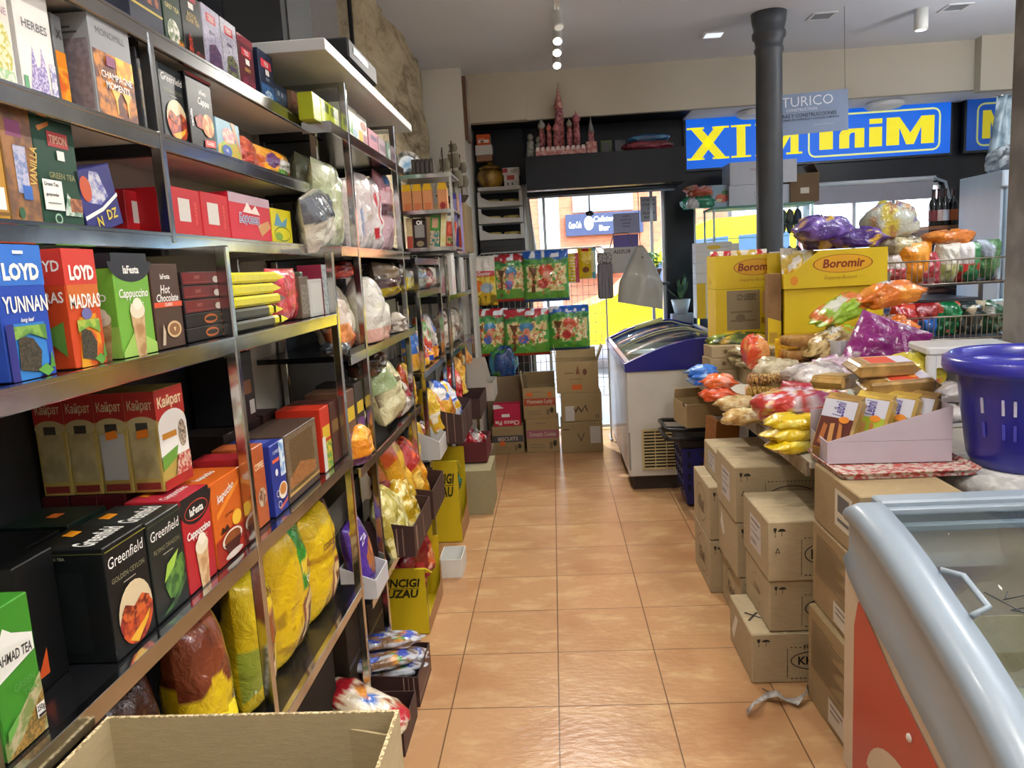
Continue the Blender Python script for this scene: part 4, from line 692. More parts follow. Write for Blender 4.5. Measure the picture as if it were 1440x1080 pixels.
t = blob('biscuit_bag', 'red and cream biscuit bag lying slanted by the cardboard carton', 'biscuit bag', (-.66, -.22, .135), (.31, .17, .06), R(-25), '#c9b89c', [('p', [(0, 0), (.3, 0), (.16, 1), (0, 1)], '#9c1c26'), ('r', .78, 0, 1, 1, '#b01c28'), ('n', .2, 0, .8, 1, 9, .62, '#8a4a2c'), ('e', .55, .5, .1, .18, '#2f6ac0'), ('e', .38, .55, .08, .12, '#d88a2a'), ('n', .3, .2, .7, .9, 7, .66, '#e8e0d0')], 41, amp=.12, rot=(0, R(16), R(-25)), ears=.1)
blob('biscuit_bag', 'green biscuit bag poking out under the red one by the carton', 'biscuit bag', (-.76, -.33, .104), (.22, .2, .08), .3, '#0f6a34', [('n', 0, 0, 1, 1, 5, .66, '#6a4a2c'), ('e', .6, .3, .2, .12, '#b09a7c')], 42, amp=.16)
open_box('display_box', 'low brown display box peeping out beyond the carton corner', 'display box', (-.60, -.16, 0), (.24, .16, .1), PI/2, dk, cardp)
vigi = [('t', 'VINCIGI', .6, .78, .12, '#2e2a14', {'w': .62, 's': .2, 'b': .04}), ('t', 'BUZAU', .58, .62, .12, '#2e2a14', {'w': .6, 's': .2, 'b': .04}), ('r', .3, .695, .9, .705, '#5a501a'), ('e', .1, .5, .16, .05, '#1c1a10')]
ym = M('#c9b010', .5, noise=.05, nscale=9)
def yellow_box(loc, size, label, rz=PI/2, **k):
    r = open_box('display_box', label, 'display box', loc, size, rz, ym, cardp, fh=size[2]*.22, bh=size[2], lh=size[2], rh=size[2], art={'left': vigi}, group='yellow display boxes', **k)
    w, d, h = size; m2 = M('#a5794d', .7, noise=.1)
    b = MB(); b.add([(-w/2, -d/2-.001, 0), (w/2, -d/2-.001, 0), (w/2, -d/2-.001, h*.75), (w/2-.05, -d/2-.001, h*.3), (-w/2+.02, -d/2-.001, h*.22), (-w/2, -d/2-.001, h*.9)], [(0, 1, 2, 3, 4, 5)], m2); b.build('cut_front_panel', r)
    b = MB(); T = Matrix.Translation((-w/2, -d/2, h)) @ Matrix.Rotation(R(28), 4, 'Y'); b.b2((0, -.004, -.006), (.004+.16, .05, .0), M('#e6dc1e', .45), T); b.build('flap', r)
    return r
yellow_box((-.72, .80, .004), (.42, .29, .31), 'yellow display box with dark slanted lettering on the floor, nearer of two')
yellow_box((-.70, 1.93, .004), (.36, .28, .50), 'taller yellow display box of green packs on the floor, farther of two')
for k, (x, y, z, lb) in enumerate(((-.70, .72, .03, 'dark red shiny sweets bag sunk in the nearer yellow box'), (-.68, .84, .1, 'red sweets bag sticking up from the nearer yellow box'), (-.64, .9, .17, 'dark red sweets bag with pinched top above the nearer yellow box'))):
    bag('sweets_bag', lb, 'sweets bag', (x, y, z), (.2, .26, .12), PI/2, '#7c1018', [('n', 0, 0, 1, 1, 5, .6, '#b02a30'), ('e', .5, .3, .3, .2, '#c9602a'), ('n', .2, .1, .8, .5, 8, .64, '#e0a08c')], 50+k, top='sack', wr=1.1, tilt=R(-12), group='red sweets bags in the yellow box')
for k, (x, y, z, lb) in enumerate(((-.70, 1.85, .2, 'green foil sweets pack in the farther yellow box'), (-.66, 1.98, .24, 'bright green foil pack at the front of the farther yellow box'), (-.74, 2.0, .26, 'dark green foil pack at the back of the farther yellow box'))):
    blob('sweets_bag', lb, 'sweets bag', (x, y, z), (.16, .14, .16), k*1.1, '#0d5c3c', [('n', 0, 0, 1, 1, 7, .6, '#1f8a5a'), ('n', 0, 0, 1, 1, 9, .72, '#d8d8a0')], 55+k, 'green packs in the yellow box', amp=.3)
open_box('white_box', 'small white open tray on the floor between the two yellow boxes', 'box', (-.56, 1.32, 0), (.2, .12, .1), PI/2, M('#d8d8d2', .6))
carton('cardboard_box', 'plain cardboard box on the floor behind the farther yellow box', 'cardboard box', (-.515, 2.45, 0), (.4, .2, .3), PI/2, '#8c8266', {}, mat=card('#9a9070'))
# shelf .45 of the second unit
open_box('display_box', 'dark brown display box of clear yellow bags on the lowest shelf', 'display box', (-.665, .58, .452), (.42, .2, .13), PI/2, dk, cardp, bh=.16, art={'front': [('r', .1, .1, .16, .9, '#8a7060'), ('r', .5, .1, .53, .9, '#8a7060')], 'left': [('r', .62, .05, .65, .95, '#8a7060'), ('r', .75, .05, .77, .95, '#8a7060')]}, group='brown display boxes')
open_box('display_box', 'dark brown display box of orange bags behind the yellow bags', 'display box', (-.66, 1.02, .452), (.36, .2, .14), PI/2, dk, cardp, bh=.17, group='brown display boxes')
for k, (x, y, z, w, h, c, a, lb) in enumerate((
    (-.66, .50, .46, .26, .27, '#a8983c', [('n', 0, 0, 1, 1, 7, .55, '#c9bc6a'), ('n', 0, 0, 1, 1, 10, .68, '#e4dc9c')], 'clear bag of yellow sweets leaning in the brown display box'),
    (-.64, .68, .46, .24, .25, '#b8941f', [('n', 0, 0, 1, 1, 6, .6, '#d8b84a'), ('n', 0, 0, 1, 1, 11, .7, '#f0e0a0')], 'yellow sweets bag at the aisle end of the brown display box'),
    (-.67, .82, .52, .24, .38, '#d09418', [('r', 0, .75, 1, 1, '#c8501c'), ('n', 0, 0, 1, 1, 4, .62, '#e8b430'), ('r', 0, 0, 1, .12, '#c8641c')], 'tall orange yellow sweets bag with a twisted red top'),
    (-.65, 1.03, .5, .24, .33, '#d08a1c', [('r', 0, .6, 1, 1, '#a8241c'), ('n', 0, .1, 1, .6, 5, .6, '#f0c860'), ('n', .1, .7, .9, 1, 6, .6, '#e85a2c')], 'red and orange sweets bag behind the tall orange one'),
    (-.72, .72, .56, .2, .3, '#c86a1c', [('n', 0, 0, 1, 1, 5, .6, '#8a1c18')], 'orange brown sweets bag deep between the two display boxes'))):
    bag('sweets_bag', lb, 'sweets bag', (x, y, z), (w, h, .12), PI/2, c, a, 60+k, top='sack' if k != 2 else 'seal', wr=1.0, tilt=R(-14), roll=R((-8, 6, -14, -10, 5)[k]))
open_box('white_box', 'white cut-away display tray holding the purple bag near the post', 'display box', (-.70, .07, .452), (.19, .13, .12), PI/2, M('#c9cace', .6), fh=.07, bh=.12)
bag('candy_bag', 'purple bag with round brown cookies print in the white tray', 'candy bag', (-.695, .07, .457), (.18, .27, .09), PI/2, '#4f2f96', [('e', .55, .4, .26, .2, '#a8663c'), ('e', .75, .56, .2, .16, '#b8764a'), ('e', .8, .3, .16, .14, '#8a4a2c'), ('p', [(0, 0), (1, 0), (1, .14), (0, .2)], '#8c80c0'), ('e', .2, .88, .14, .07, '#e8a01c'), ('t', 'Zita', .35, .74, .1, '#d8d0f0', {'s': .3, 'r': 18, 'w': .4}), ('t', 'milk', .5, .12, .06, W, {'w': .3})], 70, tilt=R(-10), roll=R(-3))
# shelf .94
for k, (x, y, z, w, h, t_, c, a, top, tl, lb) in enumerate((
    (-.67, .62, .985, .30, .27, .16, '#cdc59a', [('n', 0, 0, 1, .5, 3, .66, '#4a2a1c'), ('n', 0, .5, 1, 1, 4, .68, '#8a9a6a'), ('t', 'Nuga', .4, .6, .1, '#5a3a24', {'s': .2, 'w': .4}), ('p', [(.5, .05), (.9, .1), (.8, .4), (.55, .36)], '#6a3c24')], 'seal', -16, 'cream sweets bag with brown chocolates print bulging over the shelf edge'),
    (-.80, .40, .945, .24, .24, .14, '#c8c096', [('n', 0, 0, 1, 1, 4, .64, '#4a2c1c')], 'seal', -8, 'second cream sweets bag behind the first post'),
    (-.75, .55, 1.2, .26, .1, .16, '#2a1c16', [('n', 0, 0, 1, 1, 6, .62, '#5a3a28')], 'sack', 0, 'black crumpled foil bag lying above the cream bag'),
    (-.68, .06, .948, .16, .13, .09, '#d8841c', [('n', 0, 0, 1, 1, 4, .65, '#f0a838'), ('r', 0, 0, 1, .2, '#4a1c3a')], 'sack', 0, 'small orange sweets pack beside the first post'),
    (-.69, .92, .95, .2, .16, .1, '#c9c4bc', [('n', 0, 0, 1, 1, 5, .6, '#8c1c24')], 'seal', -10, 'white and red sweets bag under the cream one'),
    (-.70, 1.12, .95, .16, .22, .1, '#d0a81c', [('n', 0, 0, 1, 1, 5, .6, '#b8481c')], 'sack', -6, 'yellow sweets bag at the far end below the cream bag'))):
    bag('sweets_bag', lb, 'sweets bag', (x, y, z), (w, h, t_), PI/2, c, a, 80+k, top=top, wr=1.2, tilt=R(tl))
# shelf 1.34
for k, (x, y, z, w, h, t_, c, a, top, lb) in enumerate((
    (-.69, .46, 1.345, .26, .26, .16, '#d9d6cc', [('n', .2, .25, 1, .65, 6, .58, '#9aa86a'), ('e', .45, .5, .16, .08, '#8aa83a'), ('w', .24, .03, 9, '#d9d6cc'), ('r', 0, 0, 1, .2, '#c99a8c'), ('n', .2, .2, 1, .6, 9, .7, '#e8e8d8')], 'sack', 'white bread bag with green leaf print standing between two posts'),
    (-.78, .28, 1.345, .22, .24, .14, '#cfc8b0', [('n', 0, 0, 1, .3, 5, .6, '#d8b0a0')], 'sack', 'cream bread bag behind the white one'),
    (-.70, .03, 1.345, .17, .2, .1, '#c9b8a8', [('r', 0, 0, 1, .5, '#b8502c'), ('n', 0, .4, 1, 1, 5, .6, '#e0d8cc'), ('n', 0, 0, 1, .5, 4, .64, '#d88a50')], 'seal', 'pink and orange sweets bag leaning beside the first post'),
    (-.80, .36, 1.6, .24, .07, .16, '#9c1c14', [('n', 0, 0, 1, 1, 5, .6, '#d0402c')], 'sack', 'red bag lying above the bread bags'),
    (-.73, .95, 1.50, .3, .17, .16, '#6a5a48', [('r', 0, 0, 1, .26, '#a89418'), ('r', 0, .26, 1, .5, '#4a2c26'), ('n', 0, .5, 1, 1, 4, .6, '#8a7a64')], 'seal', 'large brown and yellow bag in shadow on a raised stack'),
    (-.68, .90, 1.345, .14, .09, .1, '#b9b0a4', [('n', 0, 0, 1, 1, 8, .55, '#6a5c50')], 'sack', 'silvery clear bag of sweets, upper of two by the post'),
    (-.74, .78, 1.345, .13, .08, .1, '#a8a098', [('n', 0, 0, 1, 1, 8, .55, '#5c5048')], 'sack', 'silvery clear bag of sweets, lower of two by the bread bag'))):
    bag('bread_bag' if k < 2 else 'sweets_bag', lb, 'bread bag' if k < 2 else 'sweets bag', (x, y, z), (w, h, t_), PI/2, c, a, 90+k, top=top, wr=.9 if k < 2 else 1.1, tilt=R(-7))
carton('carton', 'dark carton under the large brown bag on the second unit', 'box', (-.80, .96, 1.342), (.3, .16, .15), PI/2, '#2a2624', {'front': [('r', .1, .3, .5, .6, '#6a665c')]})
b = MB(); b.b2((-.66, -.03, 1.342), (-.655, .18, 1.36), M('#20232a', .3)); b.build('price_strip', uB)
blob('plastic_tub', 'clear black-based plastic tray pack at the shelf end below the sweets bag', 'tray', (-.71, -.01, 1.342), (.1, .12, .06), 0, '#3a4048', [('n', 0, 0, 1, 1, 8, .6, '#aab4b8')], 99, amp=.06)
# shelf 1.71: marshmallows and breadsticks in clear film
for k, (pl, pr, tp, c, a, lb, rl) in enumerate((
    ((441, 300), (466, 300), (441, 215), '#aeb596', [('n', 0, 0, 1, 1, 5, .55, '#c9cdb4')], 'clear bag of pale green marshmallows, behind on the third shelf', 0),
    ((464, 300), (493, 300), (464, 222), '#b9c29a', [('n', 0, 0, 1, 1, 6, .55, '#d0d6b8'), ('n', 0, 0, 1, .3, 8, .55, '#d8d4c8')], 'tall clear bag of pale green marshmallows between the posts', 0),
    ((452, 320), (482, 320), (452, 262), '#cfc9b8', [('p', [(0, .55), (1, .45), (1, 1), (0, 1)], '#5c6068'), ('t', 'BEZE', .5, .75, .1, '#cfd2d8', {'r': -60}), ('n', 0, 0, 1, .5, 8, .55, '#e6e0d0')], 'leaning clear bag with a grey paper header and white meringues', 16),
    ((503, 320), (516, 320), (503, 250), '#dcd0cf', [('r', .7, 0, .9, 1, '#b84a58'), ('n', 0, 0, 1, 1, 6, .55, '#eee6e4')], 'clear bag of white marshmallows with a red stripe', 6),
    ((515, 320), (534, 320), (515, 240), '#e2dad8', [('n', 0, 0, 1, 1, 6, .52, '#cfc0c0'), ('r', 0, .2, .1, .6, '#8aa0c8')], 'clear bag of white twisted marshmallows, middle of the row', 4),
    ((533, 325), (545, 325), (533, 250), '#d8ccd0', [('p', [(0, .2), (.4, .2), (.7, .8), (.3, .8)], '#c02a34'), ('n', 0, 0, 1, 1, 7, .62, '#e8e0e0')], 'clear marshmallow bag with a slanted red band', 8),
    ((545, 325), (560, 325), (545, 240), '#c9a4ac', [('r', 0, .45, 1, .6, '#4a2430'), ('r', 0, .75, 1, 1, '#b87c88'), ('e', .5, .9, .3, .08, '#4a80c0')], 'pink and dark red sweets bag last before the third post', 0))):
    pbag('marshmallow_bag', lb, 'marshmallow bag', pl, pr, 1.712, c, a, xf=-.70-(.1 if k == 0 else 0), t=.1, seed=100+k, tp=tp, roll=R(-rl), wr=1.0, group='clear bags on the third shelf')
# shelf 2.115
for k, (pl, pr, tp, c, a, lb) in enumerate((
    ((486, 180), (504, 196), 0, '#dfe3d6', [('p', [(.1, .3), (.3, .8), (.4, .3), (.6, .7), (.6, .2)], '#6aa05a'), ('r', .05, .8, .3, .95, '#e0a020'), ('e', .75, .3, .2, .12, '#9ab8c8')], 'white box with green leaf print under the top board'),
    ((504, 196), (518, 209), 0, '#d9dcd8', [('r', .1, .1, .5, .5, '#d8b020'), ('e', .6, .7, .3, .14, '#a8705c'), ('r', .55, .2, .95, .45, '#b87c88')], 'white box with yellow patch, second under the top board'),
    ((520, 211), (533, 222), 0, '#c98a98', [('r', .2, .6, .9, .8, '#7a5a80')], 'pink box, third under the top board'),
    ((534, 223), (544, 231), 0, '#b9a0a8', [('r', .1, .4, .9, .7, '#8a6a78')], 'greyish pink box, fourth under the top board'),
    ((546, 233), (557, 242), 0, '#7f9a88', [('e', .5, .5, .4, .3, '#d0dcd4')], 'green and white box, last under the top board'))):
    lbox('tea_box', lb, 'box', pl, pr, tp, 2.117, c, a, xf=-.685, depth=.1, h=(.13, .125, .1, .095, .1)[k], group='boxes on the shelf under the top board')
# ------------------------------------------------ third unit
for k, x in enumerate((-.70, -.645, -.59, -.51)):
    r = carton('juice_carton', ('orange juice-like carton with yellow cap top, leftmost of four', 'orange carton with yellow top, second of four', 'orange carton with yellow top, third of four', 'orange carton with a red glass print, rightmost of four, apart from the rest')[k], 'carton', (x, 1.535, 1.932), (.05, .05, .105), 0, '#c98a5c', {'front': [('r', 0, 0, 1, .4, ('#c0683a', '#b87c54', 9)), ('e', .5, .2, .3, .16, '#8c1c1c' if k == 3 else '#c06a3c')]}, 'orange cartons on the small rack')
    b = MB(); b.add([(-.025, -.025, .105), (.025, -.025, .105), (.025, .025, .105), (-.025, .025, .105), (-.018, -.012, .142), (.018, -.012, .142), (.018, .006, .142), (-.018, .006, .142)], [(0, 1, 5, 4), (1, 2, 6, 5), (2, 3, 7, 6), (3, 0, 4, 7), (4, 5, 6, 7)], M('#d8a81c', .35)); b.build('yellow_top', r)
for k, (x, w, h, c, a, rl, lb) in enumerate((
    (-.645, .07, .155, '#2a1a18', [('t', 'Oi', .5, .86, .14, W, {'b': .05}), ('r', .12, .35, .88, .78, '#8c8884'), ('e', .5, .14, .3, .1, '#8a7a5a')], 0, 'black box with a white round logo and grey text panel on the small rack'),
    (-.70, .03, .16, '#c9b48a', [('r', 0, 0, 1, .4, '#b04a3a')], 0, 'narrow cream packet left of the black box'),
    (-.57, .05, .17, '#4a8a3a', [('r', .2, .6, .8, .9, '#c89a7c'), ('r', 0, 0, 1, .5, ('#c9a48a', '#2f7a70', 8))], 8, 'green box with a picture leaning right of the black box'),
    (-.525, .03, .18, '#d8cf9c', [('r', .1, .05, .9, .9, ('#ccc070', '#d8d0b0', 12))], 8, 'tall cream narrow box leaning beside the green one'),
    (-.485, .05, .13, '#b8432c', [('r', .1, .1, .9, .4, ('#c9a070', '#4a6a2a', 8)), ('e', .5, .7, .36, .2, '#d8604a')], 10, 'red packet with a rounded picture at the right of the small rack'))):
    carton('sweets_box', lb, 'box', (x, 1.53, 1.738), (w, .04, h), 0, c, {'front': a}, rot=(R(-4), R(rl*.6), 0))
# frames and books on the small rack
t = thing('picture_plate', 'round dark souvenir plate with a blue sky picture on top of the small rack', 'plate', (-.70, 1.60, 2.116), 0, None, (R(-12), 0, R(6)))
b = MB(); T = Matrix.Translation((0, 0, .075)) @ Matrix.Rotation(PI/2, 4, 'X'); b.lathe([(.0, -.006), (.05, -.006), (.07, .004), (.072, .008), (.05, .006), (0, .006)], M('#2f3430', .35, c2='#9a958c', nscale=40), 28, T, False); b.build('rim', t)
b = MB(); b.lathe([(.045, .0068), (0, .0068)], M('#7fa8c9', .3, c2='#e4ecf0', nscale=20), 22, T, False); b.build('picture', t)
for k in range(5):
    carton('book', 'dark slim book on top of the small rack, %s of five from the left' % ('first', 'second', 'third', 'fourth', 'fifth')[k], 'book', (-.655+.024*k, 1.56, 2.116), (.02, .07, .085), 0, '#3a3330', {'front': [('r', .3, .2, .7, .8, '#4c443f')]}, 'dark books on the small rack')
carton('violet_box', 'violet narrow box standing on the third unit behind the small rack', 'box', (-.475, 1.87, 1.714), (.04, .1, .33), 0, '#45408c', {'front': [('r', .1, .4, .5, .9, '#8a84b8')]})
# shelf 1.51 of third unit
for k, (pl, pr, c, a, top, h, lb) in enumerate((
    ((575, 385), (592, 385), '#c9b61a', [('r', 0, .6, 1, 1, '#8a8a80'), ('n', 0, 0, 1, .6, 5, .6, '#e0d040')], 'seal', .13, 'yellow clear bag of pasta beside the third post'),
    ((592, 385), (604, 385), '#b8b8ac', [('r', .1, .5, .9, .7, '#5c86b8'), ('r', 0, .7, 1, .78, '#7ab04a'), ('n', 0, 0, 1, .5, 6, .6, '#8a8478')], 'seal', .14, 'clear bag with a blue and green label'),
    ((604, 385), (613, 385), '#b84a4a', [('n', 0, 0, 1, .6, 6, .55, '#d8c0a8')], 'seal', .12, 'red-topped bag of sweets in the middle of the rack'),
    ((613, 385), (624, 385), '#a8988a', [('r', 0, .5, 1, 1, '#dcd8cc'), ('n', 0, 0, 1, .5, 7, .55, '#5c3a28')], 'seal', .13, 'white-topped clear bag of brown sweets'),
    ((624, 385), (636, 385), '#9c8c80', [('n', 0, 0, 1, 1, 7, .55, '#5c3c2c'), ('n', 0, 0, 1, 1, 9, .66, '#d8d0c4')], 'seal', .12, 'clear bag of brown and white sweets at the far end'))):
    pbag('sweets_bag', lb, 'sweets bag', pl, pr, 1.512, c, a, t=.08, seed=120+k, top=top, h=h, group='bags on the rack below eye level')
# shelf 1.08 of third unit
for k, (y, z, c, a, lb, w, h) in enumerate((
    (1.50, 1.085, '#3a70c8', [('r', 0, 0, 1, .35, '#e0a020'), ('n', 0, 0, 1, .5, 4, .6, '#e8c060')], 'blue and orange sweets bag by the third post', .14, .26),
    (1.68, 1.085, '#c9c0b0', [('n', 0, 0, 1, 1, 4, .6, '#b8342c'), ('r', 0, 0, 1, .2, '#d8a430')], 'white and red sweets bag beside the blue one', .15, .2),
    (1.86, 1.085, '#c8402a', [('n', 0, .4, 1, 1, 4, .55, '#d8d4b0'), ('n', 0, .5, 1, 1, 5, .68, '#6a9a4a'), ('r', 0, 0, 1, .25, '#e08a1c')], 'red orange sweets bag with green print', .18, .27),
    (2.1, 1.085, '#d0c8c0', [('n', 0, 0, 1, 1, 5, .62, '#3a4a9c'), ('r', 0, 0, 1, .25, '#e08a20')], 'white and blue sweets bag before the next post', .16, .27),
    (1.76, 1.1, '#2f50b0', [('n', 0, 0, 1, 1, 4, .6, '#e8a030')], 'small blue and orange pack at the shelf edge', .1, .08))):
    ybag('sweets_bag', lb, 'sweets bag', y-w/2, y+w/2, z, h, c, a, t=.1, seed=130+k, top='sack', wr=1.1, xf=-.67 if k < 4 else -.655, tilt=R(-8), group='sweets bags on the third unit')
# display boxes reaching to the aisle beneath
open_box('display_box', 'dark brown display box of blue and yellow sweets bags on the third unit', 'display box', (-.62, 1.95, .62), (.55, .22, .2), PI/2, dk, cardp, fh=.17, bh=.22, art={'front': [('r', .1, .05, .13, .95, '#8a7060'), ('r', .3, .05, .32, .95, '#8a7060'), ('r', .7, .05, .72, .95, '#8a7060')], 'left': [('r', .6, .05, .63, .95, '#8a7060'), ('r', .8, .05, .82, .95, '#8a7060')]}, group='brown display boxes')
for k, (x, y, z, c, a, lb) in enumerate((
    (-.65, 1.74, .70, '#d0a81c', [('n', 0, 0, 1, 1, 4, .6, '#e08a2a'), ('n', 0, 0, 1, .4, 8, .6, '#e8dcc0')], 'yellow sweets bag at the near end of the high brown display box'),
    (-.63, 1.92, .72, '#d8a024', [('w', .5, .08, 6, '#3a64c0'), ('n', 0, .5, 1, 1, 6, .62, '#e8e4e0'), ('n', 0, 0, 1, .5, 5, .6, '#b86a2c')], 'blue-topped yellow sweets bag in the high brown display box'),
    (-.60, 2.1, .68, '#c9ccd8', [('n', 0, 0, 1, 1, 4, .52, '#3a5cc0'), ('n', 0, 0, 1, 1, 6, .7, '#e0b030')], 'white and blue sweets bag at the far end of the high brown box'))):
    bag('sweets_bag', lb, 'sweets bag', (x, y, z), (.2, .26, .13), PI/2, c, a, 140+k, top='sack', wr=1.2, tilt=R(-20))
ybag('sweets_bag', 'small yellow sweets bag low beside the third post', 'sweets bag', 1.38, 1.5, .605, .2, '#d0a41c', [('n', 0, 0, 1, 1, 5, .6, '#e8d060')], t=.09, seed=146, top='sack', wr=1.1)
ybag('sweets_bag', 'white and dark red sweets bag below the small yellow one', 'sweets bag', 1.52, 1.66, .605, .16, '#d0ccc8', [('n', 0, 0, 1, 1, 4, .55, '#7c1c2c')], t=.09, seed=147, top='sack', wr=1.1)
open_box('white_box', 'white cut-away tray beneath the brown display boxes', 'display box', (-.67, 1.52, .602), (.26, .14, .15), PI/2, M('#c4c2bf', .6), fh=.1, bh=.17)
# ------------------------------------------------ fourth unit (far)
for k, (y, z, w, h, c, a, lb) in enumerate((
    (2.62, 1.082, .22, .24, '#b8a894', [('n', 0, 0, 1, 1, 7, .55, '#6a4a38'), ('n', 0, 0, 1, 1, 9, .68, '#e0d8c8')], 'clear bag of mixed sweets on the far unit'),
    (2.9, 1.082, .22, .26, '#a89c8c', [('n', 0, 0, 1, 1, 7, .55, '#5a4434'), ('n', 0, 0, 1, 1, 8, .7, '#d8d0bc')], 'clear bag of nuts on the far unit'),
    (3.25, 1.082, .24, .25, '#b0a490', [('n', 0, 0, 1, 1, 6, .55, '#7a5c44')], 'clear bag of biscuits on the far unit'),
    (2.6, .70, .26, .26, '#b81c22', [('e', .5, .6, .2, .12, '#e8c0b0'), ('n', 0, 0, 1, 1, 5, .66, '#d84a40')], 'round red sweets bag in the far display box'),
    (2.86, .72, .22, .28, '#d89a20', [('p', [(.4, 0), (.6, 0), (.9, 1), (.7, 1)], '#3a2f8c'), ('n', 0, 0, 1, 1, 5, .66, '#e8c850')], 'yellow sweets bag with a violet stripe in the far display box'),
    (3.35, .78, .26, .26, '#d8801c', [('n', 0, 0, 1, 1, 5, .62, '#f0a43a'), ('r', 0, 0, 1, .2, '#8a9a3a')], 'orange sweets bag at the far end of the aisle'))):
    ybag('sweets_bag', lb, 'sweets bag', y-w/2, y+w/2, z, h, c, a, t=.14, seed=150+k, top='sack' if k > 2 else 'seal', wr=1.0, xf=-.60 if k > 2 else -.64, tilt=R(-8), group='bags on the far unit')
open_box('display_box', 'brown display box of red and yellow bags on the far unit', 'display box', (-.60, 2.72, .602), (.5, .24, .14), PI/2, dk, cardp)
open_box('white_box', 'pale grey display box with a rounded cut-out below the orange bag', 'display box', (-.56, 3.35, .602), (.36, .24, .3), PI/2, M('#b9b2a8', .6), fh=.14, bh=.3, slope=False)
for k, (y, h, z, lb) in enumerate(((2.55, .36, 1.452, 'tall white box on the far unit, nearer, with pink print'), (2.75, .26, 1.742, 'white box on top of the far unit'), (3.1, .25, 1.452, 'plain white box on the far unit, farther'))):
    carton('white_box', lb, 'box', (-.66, y, z), (.16, .1, h if k else .27), PI/2, '#c9c8c4', {'front': [('p', [(.2, .05), (.5, .05), (.6, .4), (.4, .5)], '#c08a94'), ('r', .1, .8, .9, .82, '#a8a8a4')], 'left': [('p', [(.2, .05), (.5, .05), (.6, .4), (.4, .5)], '#c08a94')]})
carton('brown_box', 'brown carton on the far unit carrying the model ship', 'cardboard box', (-.72, 3.38, 1.742), (.5, .3, .36), PI/2, '#a08a68', {}, mat=card('#a08a68'))
open_box('display_box', 'dark red floor box of red and white packs under the far unit', 'display box', (-.55, 2.62, .31), (.36, .2, .14), PI/2, M('#5c1c22', .6), cardp)
for k, lb in enumerate(('red and white pack in the dark red floor box, nearer', 'white and red pack in the dark red floor box, farther')):
    blob('sweets_bag', lb, 'sweets bag', (-.56, 2.54+.15*k, .34), (.14, .13, .16), .4*k, '#c9c4c0' if k else '#b0202c', [('n', 0, 0, 1, 1, 5, .58, '#b01c2c' if k else '#e0d8d4')], 160+k, amp=.3)
carton('cardboard_box', 'plain cardboard box under the dark red floor box', 'cardboard box', (-.56, 2.86, 0), (.36, .22, .3), PI/2, '#6a5c48', {}, mat=card('#7a6a52'))
# tall cardboard carton in the lower left foreground
cb = card('#b09d78')
r = open_box('cardboard_carton', 'tall open cardboard carton standing in the lower left foreground', 'cardboard carton', (-.422, -1.80, 0), (.44, .42, .98), 0, cb, t=.005)
cor = M('#d8c49a', .8, c2='#8a7550', nscale=220, stretch=(1, 1, .2))
for lo, hi in (((-.22, -.21, .98), (.22, -.205, .9815)), ((-.22, .205, .98), (.22, .21, .9815)), ((-.22, -.205, .98), (-.215, .205, .9815)), ((.215, -.205, .98), (.22, .205, .9815))):
    b = MB(); b.b2(lo, hi, cor); b.build('corrugated_edge', r)
b = MB(); T = Matrix.Translation((.212, .19, .3)) @ Matrix.Rotation(R(-196), 4, 'Z'); b.b2((0, 0, 0), (.12, .004, .655), cb, T); b.build('inner_flap', r)

for y, h, lb in ((.06, .40, 'invented dark carton darkening the gap under the second unit, nearer'), (.36, .36, 'invented dark carton darkening the gap under the second unit, beside the yellow box')):  # dark cartons put in to darken the gap below the shelf
    carton('brown_box', lb, 'cardboard box', (-.845, y, 0), (.25, .19, h), PI/2, '#33291f', {'front': [('r', .0, .48, 1, .52, '#42362a')]}, mat=card('#3a2e22'))
carton('brown_box', 'dark carton on the lowest shelf at the back of the deep unit', 'cardboard box', (-.86, -.5, .102), (.6, .2, .3), PI/2, '#2a241e', {}, mat=card('#2e261e'))
# ================================================================== FAR END: WIRE RACK, FLOOR BOXES, TRAYS, LEDGE
wire = M('#c9ccca', .35, .5)
t = thing('wire_rack', 'white wire grid rack hung with puffed corn bags before the door', 'wire rack', (0, 4.25, 0))
x0, x1, z0, z1 = -.60, .52, .42, 1.745
b = MB(); r_ = .0045; b.tube([(x0, 0, .012), (x0, 0, z1-.03), (x0+.03, 0, z1), (x1-.03, 0, z1), (x1, 0, z1-.03), (x1, 0, .012)], .008, wire, 8); b.build('frame', t)
for i in range(1, 22):
    x = x0+(x1-x0)*i/22; b = MB(); b.tube([(x, 0, z0), (x, 0, z1)], .0025, wire, 5); b.build('upright_wire', t)
for i in range(0, 16):
    z = z0+(z1-z0)*i/16; b = MB(); b.tube([(x0, -.004, z), (x1, -.004, z)], .0025, wire, 5); b.build('cross_wire', t)
for x in (x0, x1): b = MB(); b.b2((x-.012, -.05, 0), (x+.012, .16, .022), wire, None, .004); b.build('foot', t)
